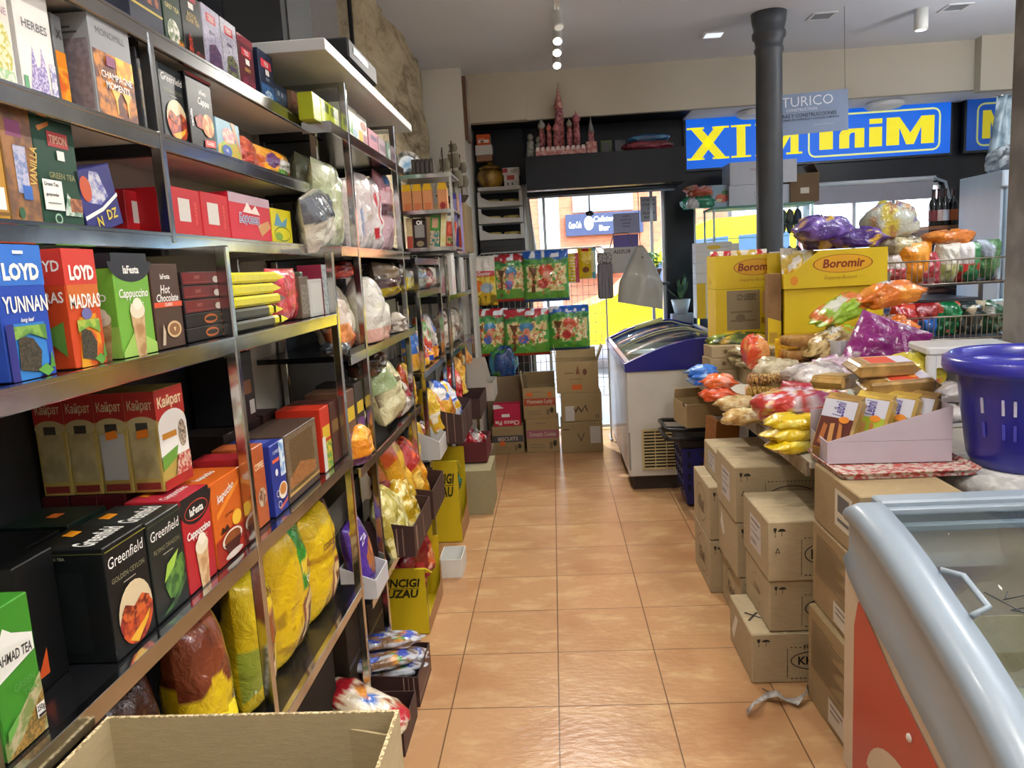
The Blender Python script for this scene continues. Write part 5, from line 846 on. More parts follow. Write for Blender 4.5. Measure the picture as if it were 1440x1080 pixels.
fort = lambda top: [('w', .72, .05, 8, '#2f7a3a'), ('w', .84, .03, 11, top), ('n', 0, .86, 1, 1, 9, .66, '#dfe6ee'), ('n', .05, .2, .97, .74, 16, .42, '#dcc988'), ('n', .05, .2, .95, .7, 24, .62, '#efe4b4'), ('n', .1, .15, .9, .7, 19, .74, '#b07a3c'), ('e', .5, .62, .17, .12, '#c84a2c' if top[1] == '1' else '#3f8ab8'), ('e', .5, .46, .1, .14, '#d89a7a'), ('e', .42, .36, .12, .1, '#b0302c' if top[1] == '1' else '#4f6ab8'), ('p', [(.14, .1), (.22, .1), (.24, .5), (.3, .66), (.1, .68), (.17, .5)], '#6a4624'), ('n', 0, 0, 1, .26, 8, .45, '#5c9a34'), ('n', 0, .7, 1, .84, 14, .6, '#5aa050'), ('n', .1, .3, .9, .6, 26, .72, '#d86a4a'), ('r', 0, 0, 1, .06, '#a83020' if top[1] != '1' else '#1f4a7c')]
def hung(label, xl, xr, yt, yb, base, art, seed, top='seal', Y=4.16, name='snack_bag', group=None, t_=.11, cat='snack bag', **k):
    a = on_y((xl+xr)/2, yt, Y); c = on_y((xl+xr)/2, yb, Y); w = on_y(xr, yt, Y)[0]-on_y(xl, yt, Y)[0]
    return bag(name, label, cat, ((a[0]+c[0])/2, Y, c[2]), (w, a[2]-c[2], t_), 0, base, art, seed, top=top, wr=.9, group=group, res=(46, 56), **k)
gp = 'puffed corn bags on the wire rack'
hung('blue-topped bag of puffed corn with red letters, leftmost in the upper row', 662, 699, 360, 430, '#c9a81c', [('w', .72, .04, 5, '#1c6ad0'), ('w', .62, .03, 9, '#e4e0d8'), ('r', .05, .6, .95, .7, '#c83a4a'), ('w', .52, .03, 7, '#d8b82a') if 0 else ('n', 0, .1, 1, .58, 6, .55, '#e8d46a'), ('e', .3, .4, .18, .12, '#d8761c'), ('e', .62, .36, .26, .1, '#8fa4b0'), ('n', 0, 0, 1, .2, 9, .6, '#7a6a10'), ('t', 'Gusto', .5, .65, .08, W, {'w': .7, 's': .2})], 201, group=gp)
hung('red-topped bag of puffed corn in the upper row, beside the blue one', 694, 744, 357, 424, '#4a9a3a', fort('#a8202c'), 202, group=gp)
hung('wide blue-topped bag of puffed corn, largest of the upper row', 736, 800, 352, 424, '#4a9a3a', fort('#1c5ab8'), 203, group=gp, Y=4.11)
hung('red-topped bag of puffed corn, first in the lower row', 664, 716, 434, 501, '#4a9a3a', fort('#a8202c'), 204, group=gp)
hung('red-topped bag of puffed corn, second in the lower row', 709, 773, 434, 500, '#4a9a3a', fort('#b0222e'), 205, group=gp, Y=4.11)
hung('blue-topped bag of puffed corn at the right end of the lower row', 772, 829, 429, 492, '#4a9a3a', fort('#1c5ab8'), 206, group=gp)
hung('yellow bag of biscuits with a striped side, left of the two small yellow ones', 793, 815, 356, 398, '#d8b814', [('s', 0, 60, .3, '#e8e0b0'), ('r', .75, 0, 1, 1, '#c04a5a'), ('r', 0, 0, .35, 1, '#d8b814'), ('t', 'cake', .2, .6, .1, '#7a5a10', {'r': 80})], 207, t_=.08)
hung('yellow bag with a brown cake picture, right of the two small yellow ones', 813, 838, 349, 392, '#dcc012', [('r', .8, 0, 1, 1, '#6ab0b8'), ('e', .4, .3, .22, .1, '#7a4a1c'), ('r', .75, .2, .95, .9, '#e0d8a0'), ('r', .2, .9, .6, 1, '#b02a24')], 208, t_=.08)
t = thing('string_bag', 'dark striped string bag hanging at the right end of the wire rack', 'bag', (.50, 4.0, 1.30)); kk = M('#4a474c', .7, c2='#77737a', nscale=200, stretch=(1, .02, .02))
b = MB(); b.box((0, 0, .15), (.13, .05, .3), kk, None, .012); b.build('bag_body', t)
b = MB(); b.box((0, 0, .345), (.125, .045, .09), M('#a9a7a4', .7, c2='#3c3a3e', nscale=90), None, .01); b.build('net_top', t)
b = MB(); b.tube([(-.05, 0, .385), (-.08, 0, .44), (-.1, .14, .43)], .004, M('#222226', .5), 6); b.build('cord', t)
t = thing('sign_bag', 'grey bag with mirrored letters hanging at the door', 'bag', (.66, 4.16, 1.52)); b = MB(); b.box((0, 0, .1), (.3, .02, .22), M('#b9b5b0', .6), None, .006); b.build('bag_body', t)
print_face(t, [('t', 'RUSSIA', .5, .82, .16, '#3c3a3c', {'w': .86, 'x': -1.})], Matrix.Translation((0, -.0105, 0)), .3, .21, 'print')
b = MB(); b.tube([(-.1, 0, .21), (-.06, .02, .33), (.06, .02, .33), (.1, 0, .21)], .005, M('#5a585a', .6), 6); b.build('handle', t)
# grey plastic hood hanging over the freezer
t = thing('plastic_cover', 'translucent grey plastic cover draped from a hook above the blue freezer', 'cover', (0, 0, 0))
gm = M('#a3a29a', .35, noise=.1, nscale=6, coat=.3); vs = []; fs = []; n = 22; mrows = 20; top = on_y(900, 345, 4.0); bl = on_y(872, 432, 3.9); br = on_y(934, 432, 3.9)
for j in range(mrows+1):
    s = j/mrows; zc = top[2]*(1-s)+bl[2]*s; hw = .02+.15*min(1, s*1.6)**.8+.02*s; cx = top[0]*(1-s)+(bl[0]+br[0])/2*s
    for i in range(n):
        a = 2*PI*i/n; vs.append((cx+hw*math.cos(a)*(1+.05*math.sin(3*a+5*s)), 3.98-.04*s+.07*min(1, s*2)*math.sin(a)*(1+.2*math.sin(5*a+4*s)), zc-.04*math.cos(a)*s))
for j in range(mrows):
    for i in range(n): a = j*n+i; c = j*n+(i+1) % n; fs.append((a, c, c+n, a+n))
fs += [tuple(range(n-1, -1, -1))]
b = MB(); b.add(vs, fs, gm, True); b.build('cover_body', t)
for k in (.1, .17): b = MB(); b.ball((top[0]+.01, 3.93, top[2]-k), .007, M('#3c3c3a', .4), 8); b.build('eyelet', t)
b = MB(); b.tube([(top[0], 3.98, top[2]-.01), (top[0], 4.0, top[2]+.06), (top[0], 4.05, 2.235)], .003, M('#3a3a3c', .5), 6); b.build('hook_cord', t)
# cartons on the floor
tape = '#c8b48c'
def fbox(label, xl, xr, yb, yt, Y, z, d, c, art, h=None, flaps=None, name='cardboard_box'):
    a = on_y(xl, yb, Y); e = on_y(xr, yb, Y); hh = h or (on_y(xl, yt, Y)[2]-z); w = e[0]-a[0]
    if flaps: return open_box(name, label, 'cardboard box', ((a[0]+e[0])/2, Y+d/2, z), (w, d, hh), 0, card(c), None, flaps=flaps, art={'front': art})
    return carton(name, label, 'cardboard box', ((a[0]+e[0])/2, Y+d/2, z), (w-.004, d, hh), 0, c, {'front': art}, mat=card(c), bev=.004)
lab = lambda c, s: [('r', .02, .42, .98, .66, c), ('t', s, .5, .54, .13, '#c9b8a8', {'w': .8}), ('r', .3, .84, .6, .88, '#8a7658'), ('r', .1, .22, .5, .25, '#8a7658'), ('r', .1, .14, .55, .17, '#8a7658'), ('e', .86, .26, .06, .09, '#3a3026'), ('r', .7, .1, .78, .3, '#7a684c')]
fbox('cardboard box with a dark label band on the floor under the pink box', 693, 738, 635, 0, 3.9, 0, .16, '#a08a64', lab('#4a4a50', 'BISCUITS')+[('p', [(.24, .3), (.4, .3), (.4, .46), (.24, .46)], '#d8641c')], h=.245)
t = fbox('pink and white biscuit box with upside-down lettering at the far left', 695, 733, 603, 0, 3.9, .247, .15, '#c42f50', [('r', 0, 0, 1, .3, '#c41f38'), ('t', 'Choco Pie', .5, .15, .2, W, {'w': .9, 'r': 180}), ('r', .3, .42, .6, .56, W), ('n', 0) if 0 else ('p', [(0, .8), (.4, .84), (.2, 1), (0, 1)], '#e8e0e0')], h=.19, name='biscuit_box')
fbox('cardboard box with a pink label band in the middle of the floor row', 741, 788, 635, 0, 3.9, 0, .24, '#ab9268', lab('#a05a6a', 'Domestic Cookies'), h=.30)
fbox('open cardboard box with a red label band on the pink-banded one', 737, 783, 590, 0, 3.9, .302, .24, '#a89068', lab('#a8482c', 'Viennese Lady')+[('p', [(.1, .74), (.28, .72), (.3, .84), (.12, .86)], '#d8641c'), ('p', [(.76, .7), (.88, .72), (.86, .86), (.76, .84)], '#d8641c')], h=.27, flaps=(('left', .13, 8), ('back', .12, -20)))
pa = [('r', .1, .04, .32, .56, '#c9c6c0'), ('p', [(.3, .5), (.36, .3), (.42, .46), (.5, .3), (.58, .52), (.64, .34), (.66, .36), (.6, .6), (.5, .4), (.42, .56), (.36, .42)], '#4a3c2c'), ('r', .84, .1, .86, .24, '#3a3026'), ('r', .9, .1, .92, .24, '#3a3026')]
fbox('cardboard box with a white label upper right, bottom of the right stack', 790, 849, 636, 0, 3.83, 0, .3, '#a08b66', [('r', .7, .3, .95, .86, '#c9c6c0'), ('t', 'V', .48, .5, .3, '#5a4a34', {'b': 0.}), ('r', .06, .76, .2, .8, '#4a3c2c')], h=.265)
fbox('cardboard box with a handwritten white label, second of the right stack', 790, 848, 603, 0, 3.85, .267, .28, '#a8936c', pa, h=.25)
fbox('open cardboard box with raised flaps and orange tag on the right stack', 784, 843, 568, 0, 3.86, .519, .26, '#aa936a', [('p', [(.36, .1), (.6, .1), (.6, .26), (.36, .26)], '#d8641c'), ('r', .2, .62, .42, .65, '#6a5638'), ('r', .3, .42, .62, .45, '#8a7450'), ('e', .68, .66, .05, .1, '#6a3c24'), ('p', [(.46, .6), (.52, .9), (.56, .6)], '#7a4a2c')], h=.27, flaps=(('left', .13, 6), ('right', .13, 20), ('back', .1, 30)))
b_ = blob('snack_bag', 'blue crumpled bag with green print lying behind the pink biscuit box', 'snack bag', (-.42, 4.11, .662), (.26, .1, .28), 0, '#123f78', [('n', 0, 0, 1, 1, 6, .64, '#2f7a9a'), ('n', 0, 0, 1, 1, 4, .7, '#3f8a3a')], 210, amp=.25)
carton('cardboard_box', 'plain dark cardboard box behind the pink biscuit box holding up the blue bag', 'cardboard box', (-.40, 4.12, .0), (.36, .1, .66), 0, '#6e5f48', {}, mat=card('#7c6b52'))
# trays of wafer sheets stacked against the dark wall
wc = M('#c4c6c4', .6, noise=.05)
X0, X1 = -.575, -.185
t = thing('black_cabinet', 'black cabinet under the white trays of wafer cakes', 'cabinet', (-.38, 4.47, 0)); b = MB(); b.box((0, 0, .93), (.40, .36, 1.86), M('#16181c', .4), None, .006); b.build('cabinet_body', t); b = MB(); b.box((0, -.183, .95), (.36, .006, 1.7), M('#1d2026', .3), None, .002); b.build('door', t); b = MB(); b.box((.15, -.19, 1.1), (.012, .016, .14), chrome()); b.build('handle', t)
for k, (z, lb) in enumerate(((1.862, 'white cut-out tray of round cakes, lowest of the stack'), (2.005, 'white cut-out tray of round cakes, second from below'), (2.148, 'white cut-out tray of round cakes, third from below'))):
    r = thing('cake_tray', lb, 'tray', (-.38, 4.45, z), 0, 'white cake trays'); w, d = .39, .34
    b = MB(); b.b2((-w/2, -d/2, 0), (w/2, d/2, .004), wc); b.build('tray_base', r)
    b = MB(); pl = [(-w/2, 0), (w/2, 0), (w/2, .045), (.1, .035), (-.1, .012), (-w/2+.02, -.0)]
    pl = [(-w/2, .002), (-w/2, .14), (-w/2+.03, .14), (-w/2+.03, .1), (-.06, .078), (w/2-.03, .07), (w/2-.03, .14), (w/2, .14), (w/2, .002)]
    pl = [(-w/2, .0), (w/2, .0), (w/2, .13), (w/2-.025, .13), (w/2-.025, .035), (-w/2+.1, .05), (-w/2+.025, .09), (-w/2+.025, .13), (-w/2, .13)]
    T = Matrix.Translation((0, -d/2, 0)) @ Matrix.Rotation(PI/2, 4, 'X'); b.prism([(p[0], p[1]) for p in pl][::1], 0, .004, wc, T); b.build('front_wall', r)
    for sx in (-1, 1): b = MB(); b.b2((sx*w/2-.002, -d/2, .004), (sx*w/2+.002, d/2, .13), wc); b.build('side_wall', r)
for k in range(6):
    rr, cc = k//2, k % 2; x = -.46+.17*cc
    t = thing('wafer_cake', 'round waffle cake in a clear lid, %s of the %s tray' % (('left', 'right')[cc], ('lowest', 'middle', 'top')[rr]), 'cake', (x, 4.40, (1.868, 2.011, 2.154)[rr]), 0, 'round waffle cakes in the trays'); b = MB(); b.lathe([(.05, 0), (.075, .01), (.078, .045), (.068, .06), (0, .064)], M('#c9b878', .4, c2='#a8924c', nscale=60), 20, None, True); b.build('cake_body', t)
    b = MB(); b.lathe([(.07, 0), (.081, .012), (.082, .014), (.07, .002)], M('#4a443c', .4), 20, None, False); b.build('dish', t)
z = 2.29
carton('white_box', 'white flat box on the topmost cake tray', 'box', (-.38, 4.44, z), (.38, .3, .03), 0, '#c9c8c4', {'front': [('r', .1, .3, .9, .5, '#a8a8a4')]})
t = thing('clay_pot', 'glossy brown glazed pot with lid on the white trays', 'pot', (-.46, 4.42, z+.031)); pg = M('#6a4a1c', .15, c2='#a8842c', nscale=9, coat=.8)
b = MB(); b.lathe([(.07, 0), (.1, .02), (.125, .08), (.118, .13), (.09, .165)], pg, 28, None, True); b.build('pot_body', t); b = MB(); b.lathe([(.1, .166), (.1, .178), (.06, .2), (.02, .208), (.02, .225), (0, .23)], pg, 28, None, True); b.build('lid', t)
b = MB(); b.tube([(.11, 0, .15), (.16, 0, .13), (.165, 0, .07), (.12, 0, .05)], .012, pg, 8); b.build('handle', t)
carton('white_box', 'white box with a red seal beside the brown pot', 'box', (-.27, 4.42, z+.031), (.13, .16, .1), 0, '#d3d1cc', {'front': [('r', .2, .55, .7, .95, '#b02a24'), ('r', .2, .1, .3, .3, '#3c3a36'), ('r', .5, .1, .6, .3, '#3c3a36'), ('r', .0, .34, 1, .36, '#8a8a84')]})
carton('white_box', 'white box with red and silver top on the far white box', 'box', (-.27, 4.42, z+.132), (.15, .16, .06), 0, '#c9c4c0', {'front': [('r', .0, .3, .3, .9, '#b02a30'), ('r', .5, .2, .9, .8, ('#c9b8a0', '#8a8a90', 20))]})
carton('brown_box', 'folded brown box lying on the lid of the clay pot', 'box', (-.5, 4.42, z+.265), (.14, .12, .05), 0, '#9c7256', {})
carton('white_box', 'plain white box on top of the brown pot pile', 'box', (-.5, 4.42, z+.316), (.15, .13, .085), 0, '#d6d5d0', {})
carton('orange_box', 'orange box on top of the pile by the pier', 'box', (-.5, 4.42, z+.402), (.12, .12, .09), 0, '#d8561c', {'front': [('r', .1, .2, .9, .5, '#e8dcd0'), ('e', .4, .32, .14, .12, '#8a5a3a'), ('r', .1, .6, .6, .64, '#f0c8a0')], 'right': [('r', .05, .05, .95, .95, '#c9cfc4')]})
t = thing('plastic_cover', 'pale sheer plastic sheet hanging beside the white trays', 'cover', (-.13, 4.42, 0)); b = MB(); vs = []; fs = []
for j in range(13):
    for i in range(9): u = i/8; v = j/12; vs.append((-.03+.02*v+(u-.5)*(.05+.1*v)+.01*math.sin(9*u+3*v), .03*math.sin(11*u+v*2), 2.34-.62*v))
for j in range(12):
    for i in range(8): a = j*9+i; fs.append((a, a+1, a+10, a+9))
b.add(vs, fs, M('#c9ccc9', .4, noise=.08), True); so_ = b.build('sheet', t); sm_ = so_.modifiers.new('s', 'SOLIDIFY'); sm_.thickness = .002
# model sailing ship beside the pier
t = thing('model_ship', 'small model sailing ship with grey sails on the far shelf', 'model ship', (-.68, 3.36, 2.104), R(60)); wd_ = M('#4a3626', .6); sl = M('#a9a594', .7)
b = MB(); b.add([(-.22, 0, .07), (.2, 0, .09), (.14, -.05, .07), (-.12, -.055, .06), (.14, .05, .07), (-.12, .055, .06), (-.12, 0, 0), (.12, 0, 0)], [(0, 3, 6), (3, 2, 7, 6), (2, 1, 7), (0, 6, 5), (5, 6, 7, 4), (4, 7, 1), (0, 5, 4, 1, 2, 3)], wd_); b.build('hull', t)
for x, h in ((-.1, .36), (.02, .42), (.12, .33)): b = MB(); b.tube([(x, 0, .06), (x, 0, h+.06)], .005, wd_, 6); b.build('mast', t)
for x, z_, w, h in ((-.1, .14, .12, .1), (-.1, .25, .1, .09), (.02, .14, .15, .12), (.02, .28, .12, .11), (.02, .4, .08, .06), (.12, .14, .11, .09), (.12, .25, .09, .08)):
    b = MB(); vs = [(x+.012+.02*math.sin(PI*v), (u-.5)*w*(1-.15*v), z_+h*v) for v in (0, .5, 1) for u in (0, .5, 1)]; b.add(vs, [(0, 1, 4, 3), (1, 2, 5, 4), (3, 4, 7, 6), (4, 5, 8, 7)], sl, True); s_ = b.build('sail', t); q = s_.modifiers.new('s', 'SOLIDIFY'); q.thickness = .002
for a_, c_ in (((-.22, 0, .08), (-.1, 0, .42)), ((.02, 0, .48), (.2, 0, .1))): b = MB(); b.tube([a_, c_], .0015, wd_, 4); b.build('rigging', t)
b = MB(); b.lathe([(.06, 0), (.05, .02), (.02, .03)], M('#c9bfa0', .5), 14, Matrix.Translation((.24, -.02, .02)) @ Matrix.Rotation(R(60), 4, 'Y')); o = b.build('scoop', None, None); o.location = (-.90, 3.55, 2.11); tag(o, 'small pale metal scoop lying beside the model ship', 'scoop')
# picture on the pier's side
t = thing('wall_picture', 'narrow framed picture high on the white pier, seen edge-on', 'picture', (-.595, 4.0, 2.72)); b = MB(); b.box((0, 0, .2), (.03, .24, .5), M('#6a4a30', .4), None, .004); b.build('frame', t); b = MB(); b.box((.016, 0, .2), (.003, .2, .46), M('#c9b9a0', .5, c2='#8a8f98', nscale=6)); b.build('picture_sheet', t)
# ledge: cathedral model, gnomes, flags
t = thing('cathedral_model', 'pink and red model cathedral with onion domes on the dark ledge', 'model', (.17, 4.05, 2.512))
rm = M('#a8605a', .5, c2='#c9a09a', nscale=30); pk = M('#b87a80', .5, c2='#7c3c40', nscale=40)
b = MB(); b.box((0, 0, .03), (.42, .14, .06), rm, None, .004); b.build('base', t)
b = MB(); [b.box((-.19+.042*i, -.074, .055), (.026, .006, .03), M('#d8c9c9', .5)) for i in range(10)]; b.build('arcade', t)
for x, y, r_, h, dc in ((0, 0, .04, .40, None), (-.15, 0, .028, .21, '#8a8f8c'), (-.09, -.03, .022, .18, '#b0605a'), (.08, -.03, .022, .21, '#8f8a78'), (.14, 0, .03, .25, '#a8606a'), (-.03, -.05, .026, .17, '#b8707a')):
    b = MB(); b.lathe([(r_, .06), (r_, .06+h*.55), (r_*1.15, .06+h*.57), (r_*.9, .06+h*.62), (r_*.8, .06+h*.8)], pk, 10, None, True, (x, y)); tw = b.build('tower', t)
    b = MB(); z_ = .06+h*.8
    if dc: b.lathe([(r_*.8, z_), (r_*1.25, z_+r_*.9), (r_*.9, z_+r_*1.7), (r_*.2, z_+r_*2.5), (.002, z_+r_*3.3)], M(dc, .4), 12, None, True, (x, y)); b.build('onion_dome', tw)
    else: b.lathe([(r_, z_), (r_*.35, z_+.12), (.012, z_+.13), (.014, z_+.15), (.003, z_+.17), (.002, z_+.21)], rm, 8, None, True, (x, y)); b.build('spire', tw)
t = thing('tower_model', 'narrow dark red model tower with a spire right of the cathedral', 'model', (.43, 4.06, 2.512)); b = MB(); b.box((0, 0, .05), (.09, .06, .1), rm, None, .003); b.build('base', t); b = MB(); b.box((0, 0, .14), (.045, .045, .08), pk, None, .003); b.build('tower', t); b = MB(); b.lathe([(.03, .18), (.004, .28), (.002, .31)], M('#6a706c', .4), 8, None, True); b.build('spire', t)
for k, (x, h, lb) in enumerate(((-.08, .2, 'grey wire figurine at the left end of the dark ledge'), (-.01, .17, 'small grey figurine between wire figure and model cathedral'))):
    t = thing('figurine', lb, 'figurine', (x, 4.06, 2.512)); b = MB(); b.lathe([(.035, 0), (.04, .03), (.028, h*.5), (.034, h*.62), (.02, h*.72)], M('#6f716e', .5, c2='#9a9c98', nscale=40), 12, None, True); b.build('body', t); b = MB(); b.ball((0, 0, h*.85), (.024, .024, .03), M('#8a8a86', .5), 12); b.build('head', t)
for k, (x, c, lb) in enumerate(((.56, '#4a5a34', 'dark green framed souvenir on the ledge'), (.68, '#2c3a4c', 'dark blue framed souvenir on the ledge'))):
    t = thing('framed_souvenir', lb, 'souvenir', (x, 4.15, 2.512)); b = MB(); b.box((0, 0, .06), (.1, .02, .12), M(c, .5), None, .003); b.build('frame', t); b = MB(); b.box((0, -.011, .06), (.06, .002, .08), M('#1c2026', .3)); b.build('panel', t)
blob('folded_scarf', 'dark red folded scarf at the right end of the ledge', 'scarf', (.90, 4.10, 2.512), (.42, .18, .1), 0, '#5c1c28', [('s', 0, 40, .6, '#8a3040')], 220, amp=.1)
blob('folded_scarf', 'blue folded scarf lying on the dark red one', 'scarf', (.92, 4.12, 2.59), (.36, .16, .07), 0, '#1c4a78', [('s', 0, 30, .6, '#3a7aa0')], 221, amp=.12)
# door notices, plant, fittings
for k, (xl, xr, yt, yb, c, ls, lb) in enumerate(((900, 924, 277, 311, '#b4b6c4', ['RECOMENDAR', 'COLABORAR', 'Y', 'SALUDOS', 'ENTRE'], 'small grey notice with printed words taped on the door glass'), (862, 899, 301, 327, '#a9a8c8', ['AVISO', 'horario de', 'la tienda', 'de hoy'], 'lilac notice sheet on the door glass below the grey one'), (862, 898, 331, 352, '#6a5a9a', [], 'violet sheet stuck low on the door glass'))):
    a = on_y(xl, yt, 4.738); c_ = on_y(xr, yb, 4.738); w, h = c_[0]-a[0], a[2]-c_[2]
    t = thing('notice', lb, 'notice', ((a[0]+c_[0])/2, 4.738, c_[2])); b = MB(); b.box((0, 0, h/2), (w, .002, h), M(c, .7)); b.build('sheet', t)
    print_face(t, [('t', s, .5, .86-.17*i, .09, '#4a4a5c', {'w': .8}) for i, s in enumerate(ls)], Matrix.Translation((0, -.0012, 0)), w, h, 'print')
t = thing('potted_plant', 'small green plant in a terracotta pot on the window ledge by the door', 'plant', (.98, 4.56, 1.40)); b = MB(); b.lathe([(.05, 0), (.07, .1), (.078, .1), (.078, .125), (.06, .125)], M('#8a4a34', .6), 18, None, True); b.build('pot', t)
lf = M('#4f8a3a', .4, c2='#8ac05a', nscale=14); rs = random.Random(5)
b = MB()
for i in range(60):
    a = rs.random()*2*PI; r_ = rs.random()*.075; z_ = .13+rs.random()*.15; s = .02+rs.random()*.018; T = Matrix.Translation((r_*math.cos(a), r_*math.sin(a), z_)) @ Matrix.Rotation(a, 4, 'Z') @ Matrix.Rotation(R(rs.uniform(-20, 60)), 4, 'Y')
    b.add([(0, 0, 0), (s, -s*.6, .004), (s*2, 0, -.006), (s, s*.6, .004)], [(0, 1, 2, 3)], lf, True, T)
b.build('foliage', t)
for i in range(5): b = MB(); a = i*1.26; b.tube([(0, 0, .11), (.03*math.cos(a), .03*math.sin(a), .22)], .002, lf, 5); b.build('stem', t)
b = MB(); b.b2((.86, 4.46, 1.375), (1.118, 4.69, 1.398), M('#3a3f46', .5)); o = b.build('plant_ledge'); tag(o, 'dark narrow ledge carrying the terracotta plant pot', 'ledge')
t = thing('security_sensor', 'small dark oval sensor hanging over the door', 'sensor', (.42, 4.60, 2.06)); b = MB(); b.ball((0, 0, 0), (.04, .02, .026), M('#2c2826', .4), 14); b.build('sensor_body', t); b = MB(); b.tube([(0, 0, .02), (0, 0, .27)], .006, M('#3a3c40', .4), 6); b.build('stem', t)
# backlit sign seen from behind
def sign(x0, x1, z0, z1, y, label, texts, col='#0a66e0', s=.95):
    t = thing('lit_sign', label, 'sign', ((x0+x1)/2, y, z0)); w, h = x1-x0, z1-z0
    b = MB(); b.box((0, .03, h/2), (w+.04, .05, h+.04), M('#0e1420', .4)); b.build('sign_box', t)
    b = MB(); b.box((0, .002, h/2), (w, .006, h), emis(col, s)); b.build('lit_panel', t)
    yl = emis('#f2e320', 1.0 if s > .5 else .4); wl_ = emis('#dfe88c', .95 if s > .5 else .35)
    p = MB()
    for kind, a in texts:
        if kind == 'ring':
            cx, cz, rw, rh, th = a; rr = rh*.35
            def rect(W2, H2, rad): return [(cx+sx*(W2-rad)+rad*math.cos(R(an)), cz+sz*(H2-rad)+rad*math.sin(R(an))) for sx, sz, a0 in ((1, 1, 0), (-1, 1, 90), (-1, -1, 180), (1, -1, 270)) for an in (a0, a0+30, a0+60, a0+90)]
            o_, i_ = rect(rw, rh, rr), rect(rw-th, rh-th, rr-th); n = len(o_); p = MB(); p.add([(q[0], -.004, q[1]) for q in o_+i_], [(i, (i+1) % n, (i+1) % n+n, i+n) for i in range(n)], wl_); p.build('rounded_frame', t)
        elif kind == 'slab':
            for xa, xb, ch_ in a:
                za, zb = (.075, .36) if ch_ in 'XIM' else (.095, .335); q = lambda u, v: (xa+(xb-xa)*u, -.0045, za+(zb-za)*v); polys = []
                if ch_ == 'X': polys = [[(.0, 0), (.3, 0), (.98, 1), (.7, 1)], [(.72, 0), (1., 0), (.3, 1), (.02, 1)]]; sl_ = [(-.06, .4, 0), (.62, 1.06, 0), (-.06, .4, 1), (.62, 1.06, 1)]
                elif ch_ == 'I': polys = [[(.28, 0), (.72, 0), (.72, 1), (.28, 1)]]; sl_ = [(0, 1, 0), (0, 1, 1)]
                elif ch_ == 'B': polys = [[(0, 0), (.27, 0), (.27, 1), (0, 1)], [(.73, 0), (1, 0), (1, 1), (.73, 1)], [(.27, 1), (.27, .62), (.42, 0), (.5, 0), (.5, .42)], [(.73, 1), (.5, .42), (.5, 0), (.58, 0), (.73, .62)]]; sl_ = []
                elif ch_ == 'i': polys = [[(0, 0), (1, 0), (1, .70), (0, .70)], [(0, .82), (1, .82), (1, 1), (0, 1)]]; sl_ = []
                elif ch_ == 'n': polys = [[(0, 0), (.4, 0), (.4, .45), (0, .5)], [(.62, 0), (1, 0), (1, .70), (.62, .70)], [(0, .5), (.4, .45), (.46, .54), (.62, .56), (.62, .70), (.25, .70), (.06, .62)]]; sl_ = []
                else: polys = [[(.08, 0), (.17, 0), (.17, 1), (.08, 1)], [(.75, 0), (.92, 0), (.92, 1), (.75, 1)], [(.44, 0), (.52, 0), (.92, 1), (.72, 1)], [(.44, 0), (.52, 0), (.2, 1), (.1, 1)]]; sl_ = [(0, .26, 0), (.66, 1, 0), (0, .2, 1), (.74, 1, 1)]
                p = MB(); [p.add([q(*c) for c in pl], [tuple(range(len(pl)))], yl) for pl in polys]
                [p.add([q(u0, v-.0 if v == 0 else v-.06), q(u1, v if v == 0 else v-.06), q(u1, v+.06 if v == 0 else v), q(u0, v+.06 if v == 0 else v)], [(0, 1, 2, 3)], yl) for u0, u1, v in sl_]
                p.build('letter', t)
        else:
            s_, cx, cz, hh, bold, sx = a; vs, fs, tw = textgeo(s_, bold, 0); p = MB(); p.add([(cx+v[0]*hh*sx, -.0045, cz+v[1]*hh) for v in vs], fs, yl); p.build('letters', t)
    return t
pz = lambda x: on_y(x, 200, 4.66)[0]
sx0, sx1 = pz(965), pz(1336); sc_ = (sx0+sx1)/2; sz0, sz1 = 2.405, 2.845
rx0, rx1 = pz(1136)-sc_, pz(1322)-sc_
sign(sx0, sx1, sz0, sz1, 4.66, 'long backlit blue shop sign with yellow letters reading backwards', [('ring', ((rx0+rx1)/2, .215, (rx1-rx0)/2, .185, .016)), ('slab', [(pz(969)-sc_, pz(1022)-sc_, 'X'), (pz(1028)-sc_, pz(1056)-sc_, 'I'), (pz(1062)-sc_, pz(1128)-sc_, 'M'), (pz(1246)-sc_, pz(1313)-sc_, 'B'), (pz(1222)-sc_, pz(1240)-sc_, 'i'), (pz(1180)-sc_, pz(1215)-sc_, 'n'), (pz(1152)-sc_, pz(1171)-sc_, 'i')])])
sign(pz(1354), pz(1354)+.5, sz0, sz1+.01, 4.60, 'second blue sign panel at the corner, half hidden by the concrete column', [('ring', (.02, .215, .19, .185, .016)), ('slab', [(-.12, .14, 'B')])], s=.3)
# poster beside the iron column
a = on_y(1094, 135, 2.95); c_ = on_y(1190, 184, 2.95); w, h = c_[0]-a[0]+.02, a[2]-c_[2]+.01
t = thing('hanging_poster', 'grey blue lettered poster hanging beside the iron column', 'poster', ((a[0]+c_[0])/2, 2.95, c_[2]), 0, None, (0, R(-1), R(-3))); b = MB(); b.box((0, 0, h/2), (w, .004, h), M('#7f93b4', .5)); b.build('sheet', t)
print_face(t, [('t', 'TURICO', .44, .8, .25, '#e4eaf2', {'w': .8, 'b': -.005}), ('t', 'CONSTRUCTION', .36, .6, .07, '#c4d0e0', {'w': .62}), ('t', 'OBRAS Y CONSTRUCCIONES', .42, .46, .085, '#24303f', {'w': .84}), ('t', 'REFORMAS EN VIVIENDAS Y LOCALES A MEDIDA', .45, .36, .05, '#2c3a4c', {'w': .86}), ('t', 'www.construcciones', .66, .2, .04, '#a9b8cc', {'w': .5})], Matrix.Translation((0, -.0022, 0)), w, h, 'print')
